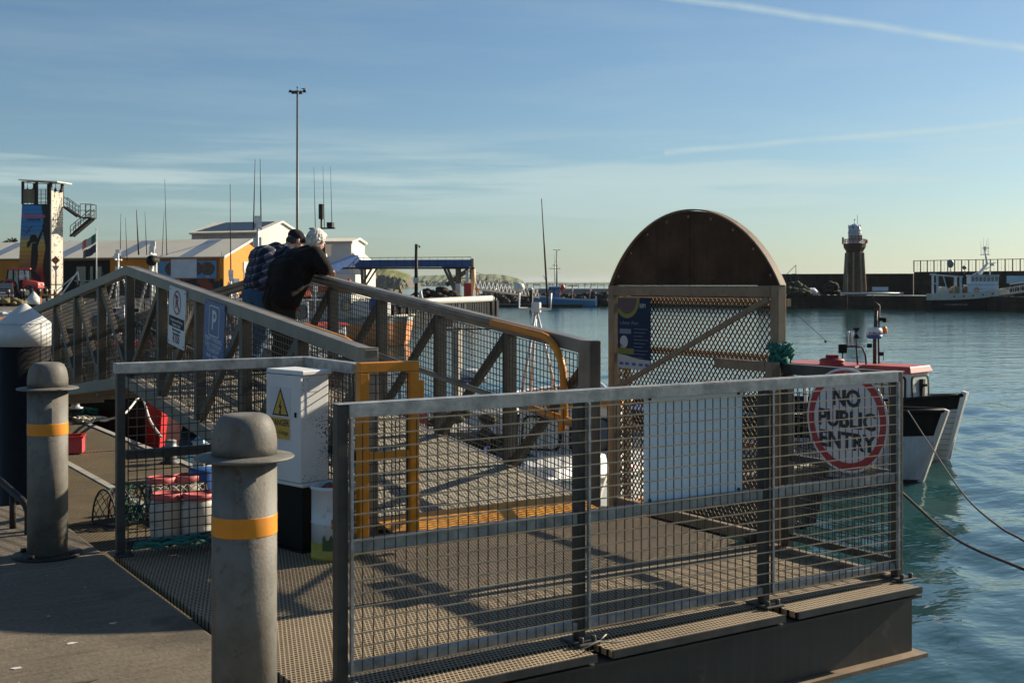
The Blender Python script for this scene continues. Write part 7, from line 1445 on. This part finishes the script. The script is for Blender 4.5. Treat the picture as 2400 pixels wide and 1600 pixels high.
heap('net_heap', at(14,74,LZ), (1.3,0.8), 0.55, 40, mat('yellow_brown_net',(0.20,0.15,0.06),0.9,0,0.5,4.0,bump=0.7,bscale=12), 'heap of brown and yellow netting on the quay at the left edge', 'nets', 14, 0.25)
t = thing('barrier_rail','low orange barrier rail by the kerb behind the far white-capped pile','barrier', at(118,84,LZ), YAW); mb = MB(); mb.beam((-0.75,0,0.62),(0.75,0,0.62),0.10,0.14); mb.beam((-0.7,0,0),(-0.7,0,0.56),0.09,0.09); mb.beam((0.7,0,0),(0.7,0,0.56),0.09,0.09); mb.build('rail', ORANGE, t)
# ---- line of trees far behind the roofs
def bush(px, Y, ztop, w_, seed, label):
    q = random.Random(seed); t = thing('tree', label, 'tree', at(px,Y,1.0)); mb = MB(); hh = ztop-1.0; mb.tube([(0,0,0),(0.1,0,hh*0.6)],[0.3,0.12],7)
    for k in range(4): a = q.uniform(0,6.28); mb.tube([(0.05,0,hh*0.4),(w_*.3*math.cos(a),w_*.3*math.sin(a),hh*0.75)],[0.12,0.05],5)
    mb.build('trunk', mat('bark',(0.06,0.045,0.035),0.9), t); mb = MB()
    for k in range(900):
        a = q.uniform(0,6.28); u = q.uniform(-1,1); r_ = q.random()**0.4; rr = math.sqrt(1-u*u); c = Vector((w_*.5*r_*rr*math.cos(a),w_*.5*r_*rr*math.sin(a),hh*0.66+hh*0.34*r_*u)); 
        e = Vector((q.uniform(-1,1),q.uniform(-1,1),q.uniform(-1,1))).normalized()*0.28; f_ = e.cross(Vector((q.uniform(-1,1),q.uniform(-1,1),1))).normalized()*0.22; b = len(mb.v); mb.v += [c-e,c+f_,c+e,c-f_]; mb.face((b,b+1,b+2,b+3))
    mb.build('crown', mat('dark_leaves',(0.06,0.075,0.03),0.8,0,0.5,1.0), t)
bush(28,240,zof(556,240),3.6,1,'small dark tree on the skyline left of the climbing tower'); bush(168,250,zof(564,250),5.0,2,'low bare-looking tree behind the warehouse ridge'); bush(12,255,zof(565,255),4.0,3,'low rounded bush on the skyline at the left edge')
# ================================================================ the two men leaning on the far handrail
def capsule(mb, p, q, r0, r1, n=14, flat=None):
    """tapered round-ended limb; flat = (axis, factor) squashes it"""
    p = Vector(p); q = Vector(q); x, y, d = frame_of(q-p if (q-p).length > 1e-5 else Vector((0,0,1)), Vector((0.13,0.2,1)))
    b = len(mb.v); rings = []
    for k in range(5): a = PI/2*(k/4.0); rings.append((p - d*r0*math.cos(a), max(r0*math.sin(a), 1e-3)))
    for k in range(5): a = PI/2*(k/4.0); rings.append((q + d*r1*math.sin(a), max(r1*math.cos(a), 1e-3)))
    for c, r in rings:
        for i in range(n): t = 2*PI*i/n; mb.v.append(c + (x*math.cos(t)+y*math.sin(t))*r)
    for j in range(len(rings)-1):
        for i in range(n): mb.face((b+j*n+i, b+j*n+(i+1)%n, b+(j+1)*n+(i+1)%n, b+(j+1)*n+i))
    mb.face([b+i for i in range(n)][::-1]); e = b+(len(rings)-1)*n; mb.face([e+i for i in range(n)])
def fuse(mb, name, m, parent, voxel, smooth=6, mw=None):
    """merges overlapping solids into one continuous skin"""
    me = bpy.data.meshes.new(name+'_solid'); me.from_pydata([tuple(p) for p in mb.v], [], mb.f); me.update()
    o = bpy.data.objects.new(name+'_solid', me); COL.objects.link(o)
    r = o.modifiers.new('r','REMESH'); r.mode = 'VOXEL'; r.voxel_size = voxel
    s = o.modifiers.new('s','SMOOTH'); s.iterations = smooth; s.factor = 0.5
    out = bpy.data.meshes.new_from_object(o.evaluated_get(bpy.context.evaluated_depsgraph_get()))
    bpy.data.objects.remove(o); bpy.data.meshes.remove(me)
    out.name = name; out.materials.clear(); out.materials.append(m); out.polygons.foreach_set('use_smooth', [True]*len(out.polygons))
    ob = bpy.data.objects.new(name, out); COL.objects.link(ob)
    if parent: ob.parent = parent
    return ob
SKIN = mat('skin',(0.50,0.27,0.19),0.5,0,0.12,12.0)
def ellv(mb, c, r, M=None):
    n0 = len(mb.v); mb.ell((0,0,0), r, 18, 12)
    for i in range(n0, len(mb.v)): mb.v[i] = Vector(c) + (M @ mb.v[i] if M else mb.v[i])
def man(x, y, rz, label, S=1.0, hem=0.86, jacket=None, trousers=None, head_turn=0.0, hood=False, cap=None, hairm=None, rail=1.16, face_down=25, jr=0.0, lean=0.0):
    """stands with feet on the gangway and both forearms laid on the rail; x forward (towards the rail), y to his left"""
    z0 = gz(y)
    hipz, hipx = 0.93*S, 0.0
    l_ = lean; chest = Vector((0.20+0.06*l_,0,1.30*S-0.05*l_)); sh_z = 1.43*S-0.07*l_; shx = 0.27+0.08*l_; neck = Vector((0.31+0.10*l_,0,1.49*S-0.09*l_)); hc = Vector((0.385+0.14*l_,0,1.615*S-0.125*l_)); LV = Vector((0.08*l_,0,-0.07*l_))
    sho = {s: Vector((shx, s*0.185, sh_z)) for s in (1,-1)}
    hand_z = rail+0.045
    elb = {1: Vector((0.37, 0.33, hand_z+0.03)), -1: Vector((0.34,-0.33,hand_z+0.03))}
    wri = {1: Vector((0.55, 0.10, hand_z+0.01)), -1: Vector((0.53,-0.11,hand_z+0.012))}
    hip = {s: Vector((0.0, s*0.095, hipz-0.03)) for s in (1,-1)}
    kn = {1: Vector((0.05,0.11,0.50*S)), -1: Vector((0.02,-0.12,0.50*S))}
    an = {1: Vector((-0.02,0.12,0.085)), -1: Vector((-0.10,-0.13,0.085))}
    toe = {s: an[s]+Vector((0.17,s*0.03,-0.045)) for s in (1,-1)}
    MH = Matrix.Rotation(head_turn,3,'Z') @ Matrix.Rotation(R(face_down),3,'Y')
    b = MB()
    # torso, limbs
    capsule(b,(0,0,hipz),(0.10,0,1.12*S),0.135,0.135); capsule(b,(0.10,0,1.12*S),chest,0.135,0.15)
    for s in (1,-1):
        capsule(b,(0.02,s*0.06,hipz),Vector((0.22,s*0.09,1.33*S))+LV*0.8,0.105,0.115); capsule(b,Vector((0.2,s*0.07,1.36*S))+LV,sho[s],0.10,0.075)
        capsule(b,sho[s],elb[s],0.058,0.045); capsule(b,elb[s],wri[s],0.044,0.030)
        capsule(b,hip[s],kn[s],0.085,0.058); capsule(b,kn[s],an[s],0.056,0.038); capsule(b,an[s]+Vector((-0.04,0,-0.03)),toe[s],0.042,0.034)
        # hand: palm laid over the rail, four fingers curled over its far edge, thumb from the side
        w_ = wri[s]; fd = (wri[s]-elb[s]).normalized(); fd.z = -0.15; fd.normalize(); side = Vector((0,0,1)).cross(fd).normalized()
        pe = w_+fd*0.085; 
        for k in range(4): o_ = side*(-0.030+0.020*k); capsule(b,w_+o_*0.6+fd*0.01,pe+o_,0.017,0.013)
        for k, L in enumerate((0.062,0.074,0.078,0.066)):
            o_ = side*(-0.031+0.0207*k); p0 = pe+o_; p1 = p0+fd*L*0.42+Vector((0,0,-0.006)); p2 = p1+fd*L*0.25+Vector((0,0,-L*0.30)); p3 = p2+Vector((0,0,-L*0.35))-fd*0.004
            capsule(b,p0,p1,0.0098,0.0092,10); capsule(b,p1,p2,0.0092,0.0085,10); capsule(b,p2,p3,0.0085,0.0075,10)
        ts = side*(-0.034 if s == 1 else 0.034); t0 = w_+fd*0.025+ts*0.8; t1 = t0+fd*0.035+ts*0.7; capsule(b,t0,t1,0.013,0.011,10); capsule(b,t1,t1+fd*0.03+ts*0.1+Vector((0,0,-0.008)),0.011,0.009,10)
    # neck and head with brow, nose, lips, chin, ears
    capsule(b,Vector((0.27,0,1.42*S))+LV,hc+MH@Vector((-0.03,0,-0.05)),0.062,0.058)
    H = lambda x_,y_,z_: hc + MH @ Vector((x_,y_,z_))
    ellv(b,H(-0.012,0,0.022),(0.098,0.077,0.092),MH); ellv(b,H(0.032,0,-0.045),(0.062,0.060,0.075),MH); ellv(b,H(0.070,0,-0.098),(0.026,0.030,0.020),MH)
    capsule(b,H(0.090,0,0.020),H(0.112,0,-0.022),0.010,0.015,10); capsule(b,H(0.088,-0.014,-0.060),H(0.088,0.014,-0.060),0.010,0.010,8); capsule(b,H(0.086,-0.012,-0.075),H(0.086,0.012,-0.075),0.009,0.009,8)
    for s in (1,-1): capsule(b,H(0.078,s*0.012,0.036),H(0.068,s*0.045,0.032),0.012,0.010,8); ellv(b,H(-0.005,s*0.080,-0.008),(0.020,0.010,0.033),MH); ellv(b,H(0.055,s*0.040,-0.03),(0.030,0.022,0.026),MH)
    body = fuse(b,'person',SKIN,None,0.0062,3); body.location = (x,y,z0); body.rotation_euler = (0,0,rz); tag(body, label, 'person')
    e = MB()
    for s in (1,-1): e.use(CLEANW).ell(H(0.080,s*0.033,0.010),0.0125,10,8); e.use(INK).ell(H(0.0905,s*0.033,0.008),0.005,8,6)
    e.build('eyes', None, body)
    # trousers and shoes
    b = MB(); capsule(b,(-0.005,0,hipz-0.02),(0.02,0,hipz+0.10),0.150,0.150)
    for s in (1,-1):
        ellv(b,(-0.055,s*0.08,hipz-0.03),(0.105,0.095,0.12)); capsule(b,hip[s]+Vector((0,0,0.04)),kn[s],0.112,0.080); capsule(b,kn[s],an[s]+Vector((0,0,0.02)),0.080,0.066)
        for k in range(3): z_ = 0.12+0.09*k; c = an[s].lerp(kn[s],(z_-0.05)/0.4); capsule(b,c+Vector((0.03,0.02,0)),c+Vector((-0.03,-0.03,0.02)),0.058,0.055,8)
    fuse(b,'trousers',trousers,body,0.011,4)
    b = MB()
    for s in (1,-1): capsule(b,an[s]+Vector((-0.05,0,-0.035)),toe[s]+Vector((0.03,0,-0.005)),0.050,0.042); capsule(b,an[s],an[s]+Vector((0,0,0.05)),0.05,0.05)
    n = len(b.v)
    for i in range(n): b.v[i].z = max(b.v[i].z, 0.004)
    fuse(b,'shoes',BLACK,body,0.009,2)
    # jacket: bulky back, rounded shoulders, sleeves down to the wrist
    b = MB(); j = jr
    capsule(b,(0.015,0,hem*S+0.10),(0.09,0,1.13*S),0.175+j,0.172+j); capsule(b,(0.09,0,1.13*S),chest+Vector((-0.01,0,0)),0.172+j,0.178+j)
    for s in (1,-1):
        capsule(b,(0.02,s*0.075,hem*S+0.085),Vector((0.18,s*0.105,1.33*S))+LV*0.8,0.130+j,0.142+j); capsule(b,Vector((0.19,s*0.09,1.36*S))+LV*0.9,sho[s]+Vector((-0.005,0,-0.01)),0.128+j,0.100+j)
        capsule(b,sho[s],elb[s]+Vector((0,0,0.012)),0.096+j*0.7,0.074); capsule(b,elb[s]+Vector((0,0,0.012)),wri[s]+(elb[s]-wri[s])*0.10,0.072,0.049)
        for k in range(4): c = sho[s].lerp(elb[s],0.3+0.18*k); capsule(b,c+Vector((0.03,0,0.02)),c+Vector((-0.03,s*0.02,-0.02)),0.072-0.003*k,0.076-0.003*k,8)
        capsule(b,elb[s]+Vector((0.0,s*0.01,0.0)),elb[s]+Vector((0.03,-s*0.02,0.0)),0.078,0.070)
    for k in range(3): capsule(b,(0.0+0.03*k,-0.12,hem*S+0.14+0.13*k),(0.02+0.03*k,0.13,hem*S+0.11+0.14*k),0.150+j,0.152+j,12)
    capsule(b,Vector((0.25,0,1.445*S))+LV,neck,0.098,0.078)
    ck = fuse(b,'jacket',jacket,body,0.011,5)
    # flatten the hem
    for v in ck.data.vertices:
        if v.co.z < hem*S: v.co.z = hem*S - (hem*S-v.co.z)*0.12
    if hood:
        b = MB(); M2 = Matrix.Rotation(R(35),3,'Y'); 
        for k in range(9): a = R(-110+27.5*k); c = Vector((0.20-0.13*math.cos(a)*0.85,0.125*math.sin(a),1.475*S+0.05*math.cos(a)*-0.6))+LV; ellv(b,c,(0.072,0.06,0.058))
        capsule(b,Vector((0.10,0,1.43*S))+LV,Vector((0.18,0,1.48*S))+LV,0.10,0.09); fuse(b,'hood',jacket,body,0.011,3)
    if hairm:
        b = MB(); q = random.Random(5); ellv(b,H(-0.024,0,0.036),(0.107,0.094,0.096),MH); ellv(b,H(-0.055,0,-0.015),(0.070,0.084,0.088),MH); ellv(b,H(0.035,0,0.088),(0.065,0.070,0.040),MH)
        for k in range(300):
            u = Vector((q.gauss(0,1),q.gauss(0,1),q.gauss(0,1))).normalized()
            if u.x > 0.45 and u.z < 0.75: continue
            if u.z < -0.55: continue
            c = H(-0.026+u.x*0.103, u.y*0.088, 0.022+u.z*0.100); d = MH @ Vector((u.x*0.3-0.5*abs(u.z)*0.2, u.y*0.5+0.3*q.uniform(-1,1), -0.8)).normalized(); capsule(b,c-d*0.012,c+d*0.026,0.0085,0.004,6)
        fuse(b,'hair',hairm,body,0.0048,1)
    if cap:
        b = MB(); ellv(b,H(-0.01,0,0.045),(0.110,0.090,0.086),MH); capsule(b,H(0.06,-0.04,0.045),H(0.06,0.04,0.045),0.045,0.045); 
        fuse(b,'cap',cap,body,0.008,3)
        b = MB(); ellv(b,H(-0.045,0,-0.025),(0.062,0.080,0.062),MH); fuse(b,'hair',mat('dark_grey_hair',(0.05,0.045,0.04),0.8,0,0.4,60.0),body,0.009,1)
    return body
m_, t_, b_ = newmat('white_grey_hair'); tc = t_.n('ShaderNodeTexCoord').outputs['Object']
n_ = t_.noise(t_.mapv(tc,(60,60,14)),1.0,4.0,0.7); t_.l(t_.ramp(n_,[(0.3,(0.34,0.31,0.26)),(0.65,(0.78,0.75,0.68))]), b_.inputs['Base Color']); b_.inputs['Roughness'].default_value = 0.75; t_.l(t_.bump(n_,0.9,0.012), b_.inputs['Normal']); HAIRW = m_
def cloth(name, c0, c1, sc_=14.0):
    m, t, b = newmat(name); tc = t.n('ShaderNodeTexCoord').outputs['Object']; n1 = t.noise(tc, sc_, 4.0, 0.6); n2 = t.noise(tc, 4.0, 3.0)
    t.l(t.ramp(n2,[(0.3,c0),(0.7,c1)]), b.inputs['Base Color']); b.inputs['Roughness'].default_value = 0.9; b.inputs['Specular IOR Level'].default_value = 0.15
    t.l(t.bump(t.m('ADD',t.m('MULTIPLY',n2,2.0),t.m('MULTIPLY',n1,0.5)),0.5,0.03), b.inputs['Normal']); return m
JB = cloth('black_fleece',(0.008,0.0065,0.006),(0.017,0.014,0.013)); TD = cloth('charcoal_trousers',(0.018,0.016,0.016),(0.032,0.028,0.026)); JN = cloth('blue_denim',(0.035,0.085,0.16),(0.06,0.13,0.23))
PL, t_, b_ = newmat('navy_check_fleece'); tc = t_.n('ShaderNodeTexCoord').outputs['Object']; s_ = t_.n('ShaderNodeSeparateXYZ'); t_.l(tc, s_.inputs[0])
def stripes(v, per, wd, ph=0.0): return t_.m('LESS_THAN', t_.m('ABSOLUTE', t_.m('SUBTRACT', t_.m('FRACT', t_.m('ADD', t_.m('DIVIDE', v, per), 10.0+ph)), 0.5)), wd/2)
hz = t_.m('ADD', s_.outputs[2], t_.m('MULTIPLY', s_.outputs[0], -0.45))
A_ = t_.m('ADD', stripes(s_.outputs[1],0.075,0.22), stripes(s_.outputs[1],0.075,0.06,0.28)); B_ = t_.m('ADD', stripes(hz,0.085,0.22), stripes(hz,0.085,0.06,0.28))
sm_ = t_.m('MULTIPLY', t_.m('ADD',A_,B_), t_.m('ADD', 0.6, t_.m('MULTIPLY', t_.noise(tc,60.0,2.0),0.5)))
t_.l(t_.ramp(t_.m('MULTIPLY',sm_,0.5),[(0.0,(0.010,0.012,0.026)),(0.45,(0.05,0.055,0.095)),(0.9,(0.30,0.31,0.38))]), b_.inputs['Base Color']); b_.inputs['Roughness'].default_value = 0.95; t_.l(t_.bump(t_.noise(tc,5.0,3.0),0.5,0.05), b_.inputs['Normal'])
man(4.84,12.12,R(6),'white-haired man in a black fleece leaning his elbows on the far gangway handrail',1.0,0.82,JB,TD,R(18),False,None,HAIRW,TH,26,0.014,0.35)
man(4.93,13.06,R(-4),'man in a navy checked hooded fleece, jeans and dark cap leaning on the gangway handrail',0.965,0.93,PL,JN,R(10),True,cloth('black_cap',(0.012,0.012,0.013),(0.025,0.025,0.027)),None,TH,30,0.0,0.45)
mb = MB(); mb.tube([(4.88,11.96,gz(12.12)+0.87),(4.95,11.935,gz(12.1)+0.84),(5.0,11.95,gz(12.1)+0.80)],0.012,6); tag(mb.build('folded_lead', mat('red_webbing',(0.35,0.06,0.03),0.7), off=None), 'short red strap hanging at the black-jacketed man\'s side', 'strap')
# ================================================================ sea air between the quay and the headlands
mb = MB(); mb.box((-11000,-11000,-40),(11000,11000,60)); hz_ = mb.build('haze'); hm = bpy.data.materials.new('sea_air'); hm.use_nodes = True; hz_.data.materials.clear(); hz_.data.materials.append(hm)
nt = hm.node_tree; nt.nodes.remove(nt.nodes['Principled BSDF']); pv = nt.nodes.new('ShaderNodeVolumePrincipled'); pv.inputs['Color'].default_value = (0.80,0.90,1.0,1); pv.inputs['Density'].default_value = 0.00004; pv.inputs['Anisotropy'].default_value = 0.3
nt.links.new(pv.outputs[0], nt.nodes['Material Output'].inputs['Volume']); tag(hz_, kind='stuff'); hz_.display_type = 'WIRE'
